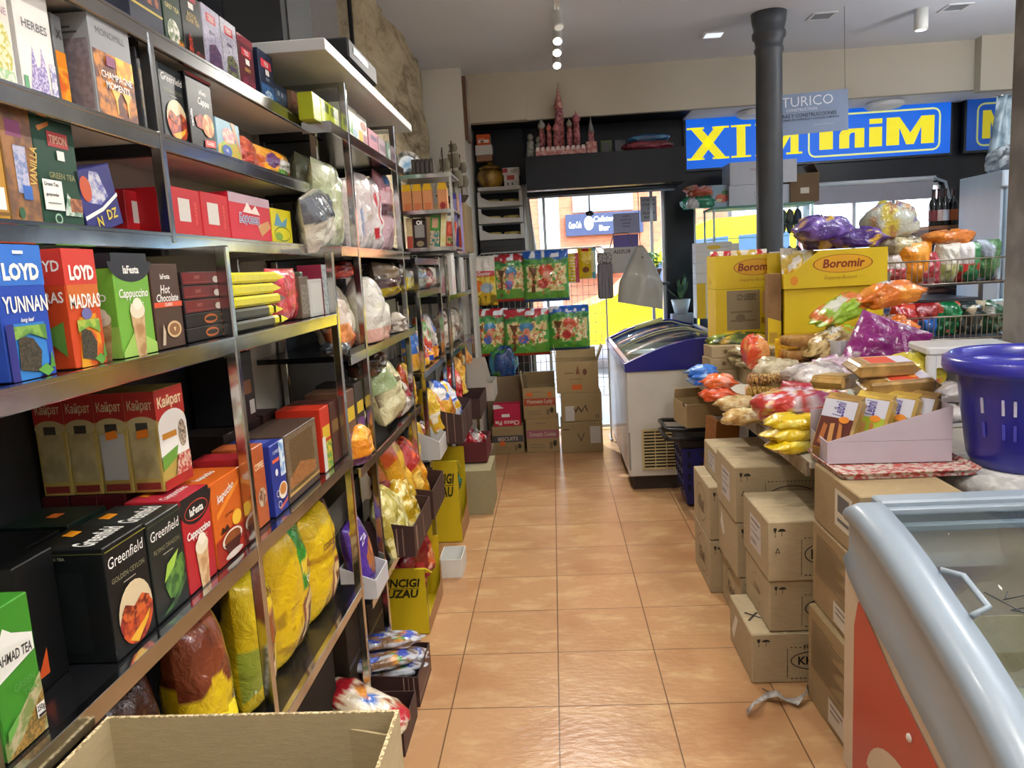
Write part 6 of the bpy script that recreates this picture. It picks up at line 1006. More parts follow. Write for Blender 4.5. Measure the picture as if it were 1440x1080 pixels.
b = MB(); b.tube([(w/2-.02, 0, h), (w/2-.02, .0, 3.21-c_[2])], .0015, M('#3a3a3c', .5), 5); b.build('string', t)
b = MB(); b.tube([(-w/2+.02, 0, h), (-w/2+.02, .0, 3.21-c_[2])], .0015, M('#3a3a3c', .5), 5); b.build('string', t)
# ================================================================== RIGHT SIDE
def P3(p): return (float(p[0]), float(p[1]), float(p[2]))
# ---- blue chest freezer
t = thing('chest_freezer', 'white chest freezer with blue rim and curved glass lids near the door', 'freezer', (.53, 2.66, 0))
wf = M('#d3d2cc', .35, noise=.05, coat=.2); blu = M('#1c1f86', .3, noise=.12, coat=.3); alg = M('#c9cdd0', .35, .6)
W0, D0 = .83, 1.86
prof = lambda s: .90+.16*math.sin(PI*min(1, s*1.18+.02)*.62)-.03*max(0, s-.72)/.28*1.8
for lo, hi in (((0, 0, .1), (W0, .05, .85)), ((0, D0-.05, .1), (W0, D0, .85)), ((0, .0502, .1), (.05, D0-.0502, .85)), ((W0-.05, .0502, .1), (W0, D0-.0502, .85))): b = MB(); b.b2(lo, hi, wf, None, .006); b.build('cabinet_wall', t)
b = MB(); b.b2((.051, .051, .1), (W0-.051, D0-.051, .14), wf); b.build('cabinet_base', t)
b = MB(); b.b2((.03, .03, .0), (W0-.03, D0-.03, .099), M('#3a2f28', .7)); b.build('plinth', t)
NS = 16; xs = [i/NS for i in range(NS+1)]
for y0, y1, nm in ((-.012, .05, 'near_rim'), (D0-.05, D0+.012, 'far_rim')):
    b = MB(); poly = [(-.012+(W0+.024)*s, prof(s)) for s in xs]+[(W0+.012, .851), (-.012, .851)]
    n = len(poly); b.add([(p[0], y0, p[1]) for p in poly]+[(p[0], y1, p[1]) for p in poly], [tuple(range(n)), tuple(range(2*n-1, n-1, -1))]+[((i+1) % n, i, i+n, (i+1) % n+n) for i in range(n)], blu); b.build(nm, t)
b = MB(); b.b2((-.012, .05, .851), (.03, D0-.05, .905), blu); b.build('front_rim', t); b = MB(); b.b2((-.004, .05, .905), (.03, D0-.05, .914), alg); b.build('front_rail', t)
b = MB(); b.b2((W0-.03, .05, .851), (W0+.012, D0-.05, prof(1.)-.004), blu); b.build('back_rim', t); b = MB(); b.b2((W0-.05, .05, prof(1.)-.004), (W0-.005, D0-.05, prof(1.)+.008), alg); b.build('back_rail', t)
for y0, y1, dz in ((.05, 1.0, -.012), (.92, D0-.05, -.022)):
    b = MB(); q = [(.03+(W0-.08)*s, prof(.03+.92*s)+dz) for s in xs]; b.add([(p[0], y0, p[1]) for p in q]+[(p[0], y1, p[1]) for p in q], [(i, i+1, i+NS+2, i+NS+1) for i in range(NS)], glassy('#f6faf8', .03), True); g = b.build('glass_lid', t); m_ = g.modifiers.new('s', 'SOLIDIFY'); m_.thickness = .004
    for yy in (y0+.006, y1-.006): b = MB(); b.tube([(p[0], yy, p[1]+.004) for p in q], .006, M('#d8d0a8', .5), 6); b.build('lid_frame', g)
b = MB(); b.tube([(.25, D0-.12, prof(.3)+.0), (.5, D0-.12, prof(.6)+.01)], .022, M('#d9cf8c', .5), 8); b.build('lid_handle', t)
b = MB(); b.b2((.06, .08, .60), (W0-.06, D0-.08, .64), M('#8f938c', .6)); b.build('inner_floor', t)
# ventilation grille
gy = M('#c9b98a', .5); b = MB(); b.b2((.1, -.006, .16), (.42, .0005, .43), M('#1c1813', .8)); g = b.build('grille', t)
for lo, hi in (((.09, -.012, .15), (.43, -.004, .165)), ((.09, -.012, .425), (.43, -.004, .44)), ((.09, -.012, .165), (.105, -.004, .425)), ((.415, -.012, .165), (.43, -.004, .425))): b = MB(); b.b2(lo, hi, gy); b.build('grille_frame', g)
for i in range(11): b = MB(); b.b2((.105, -.011, .178+.0225*i), (.415, -.005, .188+.0225*i), gy); b.build('grille_slat', g)
for i in (1, 2, 3): b = MB(); b.b2((.105+.0775*i-.003, -.0115, .165), (.105+.0775*i+.003, -.0112, .425), gy); b.build('grille_bar', g)
b = MB(); b.b2((.0, -.004, .15), (.012, .0, .42), M('#8f8d88', .5)); b.build('cable_strip', t)
for k, (x, y, w, d, h, c, lb) in enumerate(((.72, 3.2, .2, .3, .26, '#9fb8cc', 'pale blue frozen food box inside the blue freezer'), (.98, 3.3, .22, .34, .3, '#b9b49c', 'beige frozen food box inside the blue freezer'), (.80, 3.85, .3, .3, .26, '#c9c0a8', 'cream frozen food box at the far end inside the blue freezer'), (1.1, 2.95, .2, .3, .29, '#5c6a6c', 'grey frozen food box at the near end inside the blue freezer'))):
    carton('frozen_box', lb, 'box', (x, y, .642), (w, d, h*.8), 0, c, {'top': [('r', .1, .1, .9, .5, ('#c9a08c', '#8fa8b8', 6)), ('r', .1, .6, .9, .9, '#dfe0dc')]}, 'boxes inside the blue freezer')
# ---- stacked blue shopping baskets with a carton on top
t = thing('basket_stack', 'tall blue plastic shopping basket with black handles beside the freezer', 'basket', (.99, 2.36, 0)); bb = M('#20256e', .4, noise=.1); bk_ = M('#121216', .4)
rp = lambda w, d, z: [(-w/2, -d/2, z), (w/2, -d/2, z), (w/2, d/2, z), (-w/2, d/2, z)]
b = MB(); L_ = [rp(.26, .24, .02), rp(.30, .27, .12), rp(.34, .31, .40)]; vs = sum(L_, []); b.add(vs, [(i+4*k, (i+1) % 4+4*k, (i+1) % 4+4*k+4, i+4*k+4) for k in range(2) for i in range(4)]+[(3, 2, 1, 0)], bb); ob = b.build('basket_body', t); q = ob.modifiers.new('s', 'SOLIDIFY'); q.thickness = .006
for j in range(4):
    for i in range(4):
        z = .12+.075*j; x = -.13+.08*i; b = MB(); w = .02; b.b2((x, -.1390-.07*(z-.12)-.0065, z), (x+w, -.135-.07*(z-.12), z+.035), M('#0b0d2c', .8)); b.build('vent_slot', t)
        yv_ = -.12+.075*i; b = MB(); b.b2((-.1515-.07*(z-.12)-.006, yv_, z), (-.150-.07*(z-.12), yv_+.018, z+.035), M('#0b0d2c', .8)); b.build('vent_slot', t)
b = MB(); b.box((0, 0, .435), (.36, .33, .07), bk_, None, .012); b.build('black_rim', t)
for z in (.46, .52): b = MB(); b.tube([(.05, -.16, z), (-.24, -.16, z+.01), (-.26, -.15, z+.01), (-.26, .15, z+.01), (-.24, .16, z+.01), (.05, .16, z)], .014, bk_, 8); b.build('handle', t)
open_box('cardboard_box', 'open cardboard box sitting on the blue shopping basket', 'cardboard box', (.985, 2.34, .54), (.30, .28, .15), R(8), card('#b09870'), None, flaps=(('back', .07, -20), ('right', .06, 80)), art={'left': [('e', .8, .95, .08, .1, '#4a3826')]})
carton('cardboard_box', 'tall narrow orange-brown carton leaning beside the blue basket', 'cardboard box', (.985, 1.93, 0.03), (.14, .20, .62), 0, '#8a5a30', {'top': [('r', .2, .1, .9, .8, '#d8d4cc')], 'left': [('r', 0, 0, 1, 1, ('#a06a38', '#8a5628', 6))]}, rot=(0, R(4), R(6)))
# ---- long goods table
t = thing('sales_table', 'long table heaped with biscuits and sweets on the right of the aisle', 'table', (1.48, 1.22, 0))
b = MB(); b.b2((-.535, -1.10, .83), (.50, 1.22, .857), M('#c9c2b4', .5, noise=.1), None, .003); b.build('table_top', t)
b = MB(); b.b2((-.545, -1.09, .80), (-.53, 1.21, .852), M('#a79a84', .7, c2='#7c6c58', nscale=14)); b.build('edge_band', t)
for sx, sy in ((-.28, -1.0), (.45, -1.0), (-.28, 1.15), (.45, 1.15)): b = MB(); b.tube([(sx, sy, 0), (sx, sy, .83)], .018, M('#2a2a2c', .4, .5), 10); b.build('leg', t)
b = MB(); b.b2((-.1, -1.05, .05), (-.09, 1.2, .8), M('#101012', .8)); b.build('shade_sheet', t)  # dark sheet standing in for the deep shade under the table
# ---- brown shipping cartons under the table edge
kc = card('#b3a283'); ink = '#2c2822'
def glassmark(u, v): return [('p', [(u, v), (u+.035, v), (u+.03, v-.06), (u+.02, v-.08), (u+.02, v-.14), (u+.03, v-.15), (u+.005, v-.15), (u+.015, v-.14), (u+.015, v-.08), (u+.005, v-.06)], ink), ('p', ell(u+.085, v-.06, .04, .05, 10, 0, PI), ink), ('r', u+.082, v-.14, u+.088, v-.06, ink)]
def kfront(d=0): return glassmark(.05, .9)+[('o', .62, .45, .26, .2, ink, .004), ('t', 'KHIBINI', .62, .45, .16, ink, {'w': .38, 'b': .03}), ('r', .33, .1, .335, .7, ink)]+[('r', .36+.04*i, .72, .38+.04*i, .735, ink) for i in range(15)]+[('r', .36+.04*i, .1, .385+.04*i, .12, ink) for i in range(8)]+([('t', 'FIRMICIU', .6, .78, .09, ink, {'w': .3, 'r': 8})] if d else [])
klogo = [('o', .5, .5, .3, .36, ink, .004), ('t', 'Khal', .5, .5, .22, ink, {'r': 0, 's': .2, 'w': .4}), ('r', .3, .36, .7, .38, ink)]
klab = [('r', .3, .25, .72, .8, '#c9c6c8'), ('r', .34, .7, .68, .74, '#6a686c'), ('r', .34, .6, .6, .63, '#8c8a8e'), ('r', .34, .5, .68, .53, '#8c8a8e'), ('r', .34, .32, .55, .4, '#8c8a8e')]
trin = lambda u, v: [('p', [(u, v), (u+.05, v), (u+.025, v+.09)], ink), ('p', [(u+.012, v+.012), (u+.038, v+.012), (u+.025, v+.06)], '#b3a283')]
def kbox(label, x0, y0, z, w, d, h, front, left, rz=0., top=None):
    return carton('shipping_carton', label, 'cardboard box', (x0+w/2, y0+d/2, z), (w-.003, d-.004, h-.002), rz, '#b3a283', {'front': front, 'left': left, 'top': top or [('r', .0, .47, 1, .53, '#c2b08c'), ('r', .0, .495, 1, .4985, '#7c6c50')]}, 'brown shipping cartons under the table', mat=kc, bev=.004)
kbox('brown shipping carton with oval logo, bottom of the front stack, nearest the camera', .73, .12, 0, .40, .36, .20, kfront(1), [('p', [(.1, .3), (.3, .8), (.4, .75), (.2, .2)], '#d8d4cc')], 0, [('r', .3, 0, .34, 1, '#c2b08c'), ('p', [(.05, .3), (.18, .5), (.16, .52), (.04, .33)], ink), ('p', [(.04, .5), (.17, .36), (.18, .38), (.06, .52)], ink)])
kbox('brown shipping carton with faint round print, middle of the front stack', .80, .13, .202, .36, .36, .2, kfront(1), [('o', .5, .5, .22, .3, '#7c6a4c', .003), ('t', 'Khibi', .5, .5, .16, '#7c6a4c', {'s': .2})])
kbox('brown shipping carton with a white label, top of the front stack', .795, .12, .404, .36, .38, .232, kfront()+trin(.06, .5), klab)
for k in range(3):
    kbox('brown shipping carton in the second stack, %s' % ('lowest', 'middle, its white tape torn', 'topmost, lit from above')[k], (.79, .775, .77)[k], .53, .245*k, .38, .36, .243, kfront()+(trin(.06, .5) if k == 2 else []), klab if k == 2 else [('p', [(.1, .6), (.2, .9), (.35, .5), (.25, .4)], '#d3d0c8')] if k == 1 else klogo)
for k in range(2): kbox('brown shipping carton in the third stack, %s, round logo to the aisle' % ('bottom', 'second from the floor')[k], .74, .93, .266*k, .38, .40, .264, kfront(), klogo)
kbox('brown shipping carton topping the third stack, a label on its side', .79, .93, .532, .34, .36, .15, kfront(), klab)
kbox('brown shipping carton deeper under the table beyond the third stack', .84, 1.4, 0, .38, .36, .3, kfront(), klogo)
# second pile carrying the biscuit tray, next to the ice cream freezer
txt = [('r', .1, .86-.035*i, .1+.1*(5+(i*7) % 4), .872-.035*i, '#6c5a44') for i in range(14)]+[('r', .55, .08, .92, .32, '#c9c2b8'), ('r', .6, .26, .88, .28, '#6a6a6a'), ('r', .6, .2, .8, .22, '#6a6a6a')]
kc2 = card('#a58f6c')
for k, (z, h, x, lb, a) in enumerate(((0, .36, .918, 'tall printed carton at the bottom of the pile beside the ice cream freezer', txt), (.362, .3, .935, 'printed carton in the middle of the pile beside the ice cream freezer', txt), (.664, .205, .94, 'brown carton with a barcode label at the top of the pile under the tray', [('r', .5, .25, .86, .85, '#d0c8b8'), ('r', .56, .5, .8, .78, '#5a5c64'), ('r', .56, .34, .8, .4, '#5a5c64')]))):
    carton('printed_carton', lb, 'cardboard box', (x+(.2, .2, .155)[k], -.14, z), ((.40, .40, .31)[k], .40 if k else .36, h), R((2, 0, 0)[k]), '#a58f6c', {'left': a, 'front': [('r', .02, .48, .98, .5, '#8a7452')]}, 'printed cartons beside the ice cream freezer', mat=kc2, bev=.004)
tr_ = M('#c8bfb4', .6, c2='#a83a34', nscale=60)
t = thing('checked_tray', 'red and white checked tray under the white biscuit box', 'tray', (1.17, .0, .872)); b = MB()
pl = [(sx*(.215-.03)+.03*math.cos(R(a)), sy*(.17-.03)+.03*math.sin(R(a))) for sx, sy, a0 in ((1, 1, 0), (-1, 1, 90), (-1, -1, 180), (1, -1, 270)) for a in (a0, a0+45, a0+90)]
b.prism(pl, 0, .008, tr_); b.build('tray_body', t); b = MB(); n = len(pl); b.add([(p[0], p[1], .008) for p in pl]+[(p[0]*1.05, p[1]*1.06, .02) for p in pl], [(i, (i+1) % n, (i+1) % n+n, i+n) for i in range(n)], tr_); o = b.build('rim', t); q = o.modifiers.new('s', 'SOLIDIFY'); q.thickness = .003
mauve = M('#b4a6ae', .55, noise=.05); wh = M('#d6d2d0', .55)
open_box('biscuit_display', 'white display box with mauve front full of gold biscuit packs', 'display box', (1.165, .08, .884), (.40, .22, .22), R(-4), mauve, wh, fh=.075, bh=.15, lh=.075, rh=.19)
bd = [o for o in COL.objects if o.name.startswith('biscuit_display')][-1]
b = MB(); b.add([(-.2, -.11, .076), (.2, -.11, .076), (.2, -.11, .19), (-.2, -.106, .076), (.2, -.106, .076), (.2, -.106, .19)], [(0, 1, 2), (5, 4, 3), (0, 2, 5, 3), (1, 4, 5, 2)], mauve); b.build('slanted_front', bd)
gold = M('#b08a4c', .28, c2='#8a6a38', nscale=16, coat=.4, bump=.25, bscale=40); goldy = M('#c9aa48', .3, c2='#a5853a', nscale=14, coat=.4, bump=.25, bscale=40)
def biscuit(label, loc, size, rot, art, m=gold, group=None):
    w, d, h = size; r = thing('biscuit_pack', label, 'biscuit pack', loc, 0, group, rot); b = MB(); b.box((0, 0, h/2), size, m, None, .008); b.build('pack_body', r)
    for sx in (-1, 1): b = MB(); x0, x1 = sx*(w/2-.008), sx*(w/2+.018); b.add([(x0, -d*.44, h*.9), (x0, d*.44, h*.9), (x0, d*.44, h*.1), (x0, -d*.44, h*.1), (x1, -d*.47, h*.53), (x1, d*.47, h*.56), (x1, d*.47, h*.52), (x1, -d*.47, h*.49)], [(0, 1, 5, 4), (2, 3, 7, 6), (1, 2, 6, 5), (3, 0, 4, 7), (4, 5, 6, 7)], m); b.build('crimped_end', r)
    T, fw, fh = faceT('top', w, d, h); print_face(r, art, Matrix.Translation((0, 0, .0006)) @ T, fw, fh, 'top_print', 'lettering', step=.0005); return r
ba = lambda c: [('r', .06, .06, .94, .94, c), ('r', .62, .06, .94, .94, '#c9c8d4'), ('t', 'Leibni', .78, .5, .3, '#4a3c8c', {'r': 0, 's': .2, 'w': .26}), ('e', .6, .3, .06, .14, '#e08a2c'), ('p', [(.1, .2), (.5, .3), (.54, .4), (.12, .34)], '#b8763c'), ('p', [(.12, .45), (.52, .5), (.5, .62), (.1, .58)], '#c08a50'), ('p', [(.1, .7), (.46, .68), (.5, .8), (.14, .84)], '#a86430')]
for k, (px, c, m, lb) in enumerate(((1.045, '#5c2a20', gold, 'gold biscuit pack with dark red print, first standing in the white box'), (1.15, '#a8b83a', goldy, 'gold biscuit pack with green and yellow print, second in the white box'), (1.235, '#a08038', goldy, 'gold biscuit pack, third in the white box'), (1.30, '#a8883c', gold, 'gold biscuit pack, last at the back of the white box'))):
    biscuit(lb, (px, .09, .985), (.20, .14, .045), (Matrix.Rotation(R(32), 3, 'Z') @ Matrix.Rotation(R(-66), 3, 'Y') @ Matrix.Rotation(R(6), 3, 'X')).to_euler(), ba(c), m, 'gold biscuit packs standing in the white box')
biscuit('gold biscuit pack lying across the white box, lower of two', (1.275, .19, 1.09), (.22, .14, .052), (R(6), R(-3), R(-6)), [('r', .3, .1, .98, .95, '#c9ae88'), ('r', .34, .15, .8, .85, '#c8482c'), ('r', .78, .15, .96, .85, '#c9c4d4'), ('e', .72, .4, .05, .14, '#e08a2c')])
biscuit('gold biscuit pack lying across the white box, upper of two', (1.235, .24, 1.148), (.20, .13, .05), (R(6), 0, R(0)), [('r', .2, .1, .98, .95, '#c9ae88'), ('r', .24, .15, .7, .85, '#c8482c'), ('r', .68, .15, .96, .85, '#c9c4d4')])
biscuit('gold biscuit pack jutting out left behind the upper two', (1.10, .31, 1.09), (.17, .12, .05), (0, R(4), R(50)), [('r', .1, .1, .9, .9, '#b8985c')])
# ---- goods lying on the table
TZ = .858
def at(px, py, z=TZ): q = on_z(px, py, z); return float(q[0]), float(q[1])
def lump(name, label, cat, px, py, size, base, art=(), z=TZ, rz=0., seed=1, group=None, Y=None, **k):
    """px, py = middle of the bottom edge; Y = distance plane of its near side, else read on height z"""
    if Y is None: x, y = at(px, py, z)
    else: q = on_y(px, py, Y); x, y, z = float(q[0]), Y, max(float(q[2]), TZ) if z is TZ else z
    return blob(name, label, cat, (x, y+size[1]*.35, z), size, rz, base, art, seed, group, **k)
cl = film(.08, 0, .6, .5, 34)
for x_, y_, w_, d_, z_, h_, lb in ((1.50, .98, .62, .50, .858, .13, 'flat brown carton hidden under the clear packets in the middle of the table'), (1.62, 1.42, .66, .34, .858, .20, 'brown carton on the table carrying the striped tray'), (1.30, 1.42, .34, .3, .858, .12, 'brown carton on the table under the wafer fingers')):
    carton('brown_box', lb, 'cardboard box', (x_, y_, z_), (w_, d_, h_), 0, '#8c7856', {}, mat=card('#8c7856'))
lump('candy_bag', 'big red bag of jelly sweets with white lettering, its corner sticking up', 'candy bag', 1136, 596, (.36, .3, .15), '#c03a34', [('n', 0, 0, 1, 1, 9, .55, '#d8b060'), ('n', 0, 0, 1, 1, 12, .66, '#e0d0d8'), ('n', 0, 0, 1, 1, 7, .68, '#b04a70'), ('r', .8, 0, 1, 1, '#a8182c')], rz=.1, seed=301, amp=.12, Y=.45, res=(44, 28))
bag('candy_bag', 'dark red peaked bag with white script at the near edge of the table', 'candy bag', (1.02, .58, TZ), (.2, .22, .06), R(-50), '#a3182a', [('r', 0, .1, 1, .26, '#d8d8e0'), ('t', 'Ovi', .5, .48, .16, W, {'s': .3}), ('e', .5, .74, .2, .06, '#2c4aa0'), ('t', 'mix', .5, .18, .08, '#2c4aa0')], 302, tilt=R(-22), wr=.6)
for k, (px, py, z, lb) in enumerate(((1122, 640, .858, 'yellow snack bag hanging over the table edge, lowest of three'), (1118, 622, .90, 'yellow snack bag at the table edge, middle of three'), (1122, 606, .945, 'yellow snack bag at the table edge, topmost of three'))):
    lump('snack_bag', lb, 'snack bag', px, py, (.2, .12, .07), '#d8b81c', [('n', 0, 0, 1, 1, 6, .68, '#e8d860'), ('e', .6, .5, .16, .2, '#5a3a1c') if k == 2 else ('n', 0, 0, 1, 1, 4, .75, '#a8860c')], z=z, rz=R(20-12*k), seed=305+k, amp=.14, ears=.15, group='yellow snack bags at the table edge', Y=.24)
open_box('red_box', 'dark red low box with shiny red packs behind the jelly sweets', 'display box', (1.17, .80, TZ), (.34, .2, .12), R(-3), M('#7c1820', .5), M('#5a4a40', .7))
for k in range(2): blob('candy_bag', 'shiny red pack in the dark red low box, %s' % ('left', 'right')[k], 'candy bag', (1.09+.16*k, .80, TZ+.02), (.15, .15, .15), .3*k, '#a01a24', [('n', 0, 0, 1, 1, 6, .62, '#d0404a')], 310+k, amp=.25)
for k, (px, py, Y, c, lb) in enumerate(((1050, 598, .72, '#c9a866', 'clear pack of golden biscuits hanging at the table edge'), (1040, 578, 1.0, '#c8ae7c', 'clear pack of round biscuits behind the golden ones'))):
    lump('biscuit_tray', lb, 'biscuit pack', px, py, (.2, .16, .07), c, [('n', 0, 0, 1, 1, 6, .5, '#e0cfa0'), ('n', 0, 0, 1, 1, 9, .66, '#a87c3c')], rz=.5, seed=320+k, amp=.15, mat=cl, Y=Y)
for k, (z, lb, cf) in enumerate(((.86, 'long clear pack of sandwich biscuits, lowest of three', '#8a6428'), (.92, 'long clear pack of sandwich biscuits, middle of three', '#8a7428'), (.98, 'long clear pack of sandwich biscuits, top of three', '#6a4a34'))):
    r = thing('biscuit_roll', lb, 'biscuit pack', (1.05+.01*k, 1.10, z), R(4-3*k), 'clear packs of sandwich biscuits')
    for i in range(9):
        b = MB(); T = Matrix.Translation((-.085+.021*i, 0, .028)) @ Matrix.Rotation(PI/2, 4, 'Y'); b.lathe([(0, -.0085), (.026, -.008), (.027, -.003), (.025, -.002), (.025, .002), (.027, .003), (.026, .008), (0, .0085)], M('#d0b070', .6, c2=cf, nscale=90), 14, T, False); b.build('biscuit', r)
    b = MB(); b.box((0, 0, .028), (.2, .062, .058), glassy('#fff8ec', .04, .08), None, .008); b.build('clear_wrap', r)
for k, (px, py, Y, z, c, lb) in enumerate(((1012, 566, 1.35, .858, '#d8562a', 'orange shiny snack bag, lower of two at the table edge'), (1014, 548, 1.38, .92, '#e0662c', 'orange shiny snack bag, upper of two at the table edge'), (992, 542, 1.75, .858, '#2c6ac8', 'blue shiny snack bag at the table edge, under the fig packs'), (990, 524, 1.78, .92, '#3474d0', 'small blue snack bag on top of the other blue one'))):
    lump('snack_bag', lb, 'snack bag', px, py, (.17, .14, .08), c, [('n', 0, 0, 1, 1, 5, .62, '#e8a08c' if c[1] in 'de' else '#8ab0e0')], z=z, rz=-.4, seed=330+k, amp=.22, ears=.1, Y=Y)
for k, (z, w, lb) in enumerate(((.858, .2, 'brown paper box of figs at the table end, lower'), (.93, .17, 'brown paper box of figs at the table end, upper'), (1.002, .17, 'brown paper box of figs at the table end, top of three'))):
    carton('fig_box', lb, 'box', (1.04+.01*k, 2.1, z), (w, .16, .07), R(6), '#a89472', {'front': [('o', .5, .5, .14, .4, '#7a6444', .002), ('e', .5, .5, .08, .2, '#6a5434')], 'left': [('o', .5, .5, .2, .4, '#7a6444', .002)]}, 'boxes of figs at the table end')
carton('brown_box', 'brown carton on the table under the bags of dried figs', 'cardboard box', (1.27, 1.98, .858), (.26, .22, .09), 0, '#94805e', {}, mat=card('#94805e'))
for k, (z, lb) in enumerate(((.95, 'clear bag of pale dried figs, lower'), (1.015, 'clear bag of pale dried figs, upper'))):
    blob('fig_bag', lb, 'bag', (1.24+.02*k, 1.96, z), (.32, .2, .075), 0, '#a8946a', [('n', 0, 0, 1, 1, 7, .5, '#d8c9a0'), ('n', 0, 0, 1, 1, 10, .64, '#7c6a44')], 340+k, amp=.2, mat=cl)
for k, (px, py, Y, z, s, c, a, lb) in enumerate((
    (1098, 545, 1.12, .858, (.22, .2, .15), '#a89a78', [('n', 0, 0, 1, 1, 6, .5, '#d0c4a4')], 'clear bag of beige biscuits in the middle of the table'),
    (1152, 533, .82, .99, (.25, .22, .13), '#c9c0bc', [('n', 0, 0, 1, 1, 5, .5, '#e8e2de'), ('n', 0, 0, 1, 1, 8, .66, '#a89ca0')], 'clear wrapped white packet before the purple bag'),
    (1190, 530, .92, .99, (.26, .2, .14), '#d0b4c4', [('n', 0, 0, 1, 1, 5, .55, '#e8dce4'), ('r', 0, .6, 1, 1, '#c48ab4')], 'clear packet with a pink print before the purple bag'),
    (1172, 562, .62, .94, (.2, .16, .12), '#8fa498', [('n', 0, 0, 1, 1, 5, .5, '#c9d0c4'), ('e', .5, .8, .2, .12, '#2c3aa0'), ('n', 0, 0, 1, 1, 7, .68, '#c88a50')], 'clear bag of green and white sweets by the gold biscuits'),
    (1292, 548, .62, .99, (.24, .2, .18), '#c9b83a', [('n', 0, 0, 1, 1, 4, .5, '#e0d01c'), ('n', 0, 0, 1, 1, 6, .66, '#d8d4c8'), ('n', 0, 0, 1, 1, 5, .74, '#c8583a')], 'yellow and white bag behind the gold biscuit packs'),
    (1292, 505, 1.0, 1.0, (.3, .26, .14), '#7c7058', [('s', 0, 60, .2, '#a89c80'), ('n', 0, 0, 1, 1, 5, .66, '#c9bc98')], 'stack of flat dark packets in front of the white crate'))):
    lump('sweets_bag', lb, 'sweets bag', px, py, s, c, a, z=z, seed=350+k, amp=.2, mat=cl if k < 4 else None, Y=Y)
for k, (x_, y_, z_, w_, d_, h_, lb) in enumerate(((1.27, .70, .858, .22, .16, .08, 'small brown carton under the bag of green and white sweets'), (1.58, .72, .858, .26, .2, .13, 'small brown carton under the yellow and white bag'))):
    carton('brown_box', lb, 'cardboard box', (x_, y_+.0, z_), (w_, d_*.8, h_), 0, '#8c7856', {}, mat=card('#8c7856'))
for k, (z, lb) in enumerate(((.98, 'clear pack of wafer fingers, bottom of three'), (1.052, 'clear pack of wafer fingers, middle of three'), (1.124, 'clear pack of wafer fingers, top of three'))):
    r = thing('wafer_pack', lb, 'wafer pack', (1.31, 1.36, z), R(3*k), 'clear packs of wafer fingers')
    for i in range(3): b = MB(); T = Matrix.Translation((0, -.045+.045*i, .034)) @ Matrix.Rotation(PI/2, 4, 'Y'); b.lathe([(0, -.09), (.024, -.088), (.028, 0), (.024, .088), (0, .09)], M('#b8955c', .5, c2='#9a7840', nscale=20), 12, T, False); b.build('wafer', r)
    b = MB(); b.box((0, 0, .034), (.2, .15, .068), glassy('#fff4e0', .05, .1), None, .012); b.build('clear_wrap', r)
sw = M('#c9c9c6', .6, c2='#a8aaac', nscale=60, stretch=(1, .02, .02))
open_box('paper_tray', 'white striped low tray holding the orange pasta bags', 'display box', (1.60, 1.36, 1.06), (.5, .32, .11), R(16), sw)
for k, (x_, y_, z, s, rz, ry, c, a, lb) in enumerate((
    (1.46, 1.31, 1.085, (.29, .22, .15), .45, -18, '#b89c64', [('n', 0, 0, .7, 1, 12, .45, '#d8bf88'), ('n', 0, 0, .7, 1, 16, .6, '#7c6030'), ('r', .62, 0, 1, 1, '#a8c83a'), ('p', [(.4, .3), (.7, .3), (.7, .75), (.45, .75)], W), ('r', .66, 0, .72, 1, '#e08a2c')], 'clear bag of pasta spirals with a green top, left in the striped tray'),
    (1.75, 1.39, 1.085, (.28, .23, .19), .35, -16, '#d8701c', [('n', 0, 0, .4, 1, 12, .5, '#c9b07c'), ('n', .6, 0, 1, 1, 4, .6, '#e88a2c'), ('p', [(.6, .4), (.85, .35), (.88, .8), (.66, .8)], '#d8d4dc')], 'clear and orange bag of pasta, right in the striped tray'),
    (1.53, 1.42, 1.26, (.30, .2, .11), .5, -22, '#9cc23a', [('n', 0, 0, 1, 1, 4, .6, '#d8762c'), ('p', [(.2, .2), (.6, .2), (.6, .6), (.2, .6)], '#e0e0d0')], 'green and orange bag lying on the left pasta bag'),
    (1.76, 1.42, 1.31, (.31, .22, .13), .2, -8, '#e0761c', [('n', 0, 0, 1, 1, 5, .62, '#f09a3c'), ('e', .6, .6, .2, .2, '#dcd8dc')], 'bright orange pasta bag topping the pile'))):
    blob('pasta_bag', lb, 'pasta bag', (x_, y_, z), s, 0, c, a, 360+k, 'pasta bags in the striped tray', amp=.16, ears=.12, rot=(0, R(ry), rz), res=(44, 28))
bag('candy_bag', 'magenta purple foil bag leaning on the striped tray', 'candy bag', (1.50, .98, .99), (.32, .32, .14), R(-14), '#7a1468', [('n', 0, .0, .4, .3, 8, .5, '#a08a90'), ('n', 0, 0, 1, 1, 4, .66, '#8c2478'), ('t', 'Viennese', .72, .68, .07, '#c88ac0', {'r': -60, 's': .2}), ('e', .5, .1, .16, .06, '#b8402c')], 370, tilt=R(-24), roll=R(24), wr=1.9, top='stand', res=(40, 44))
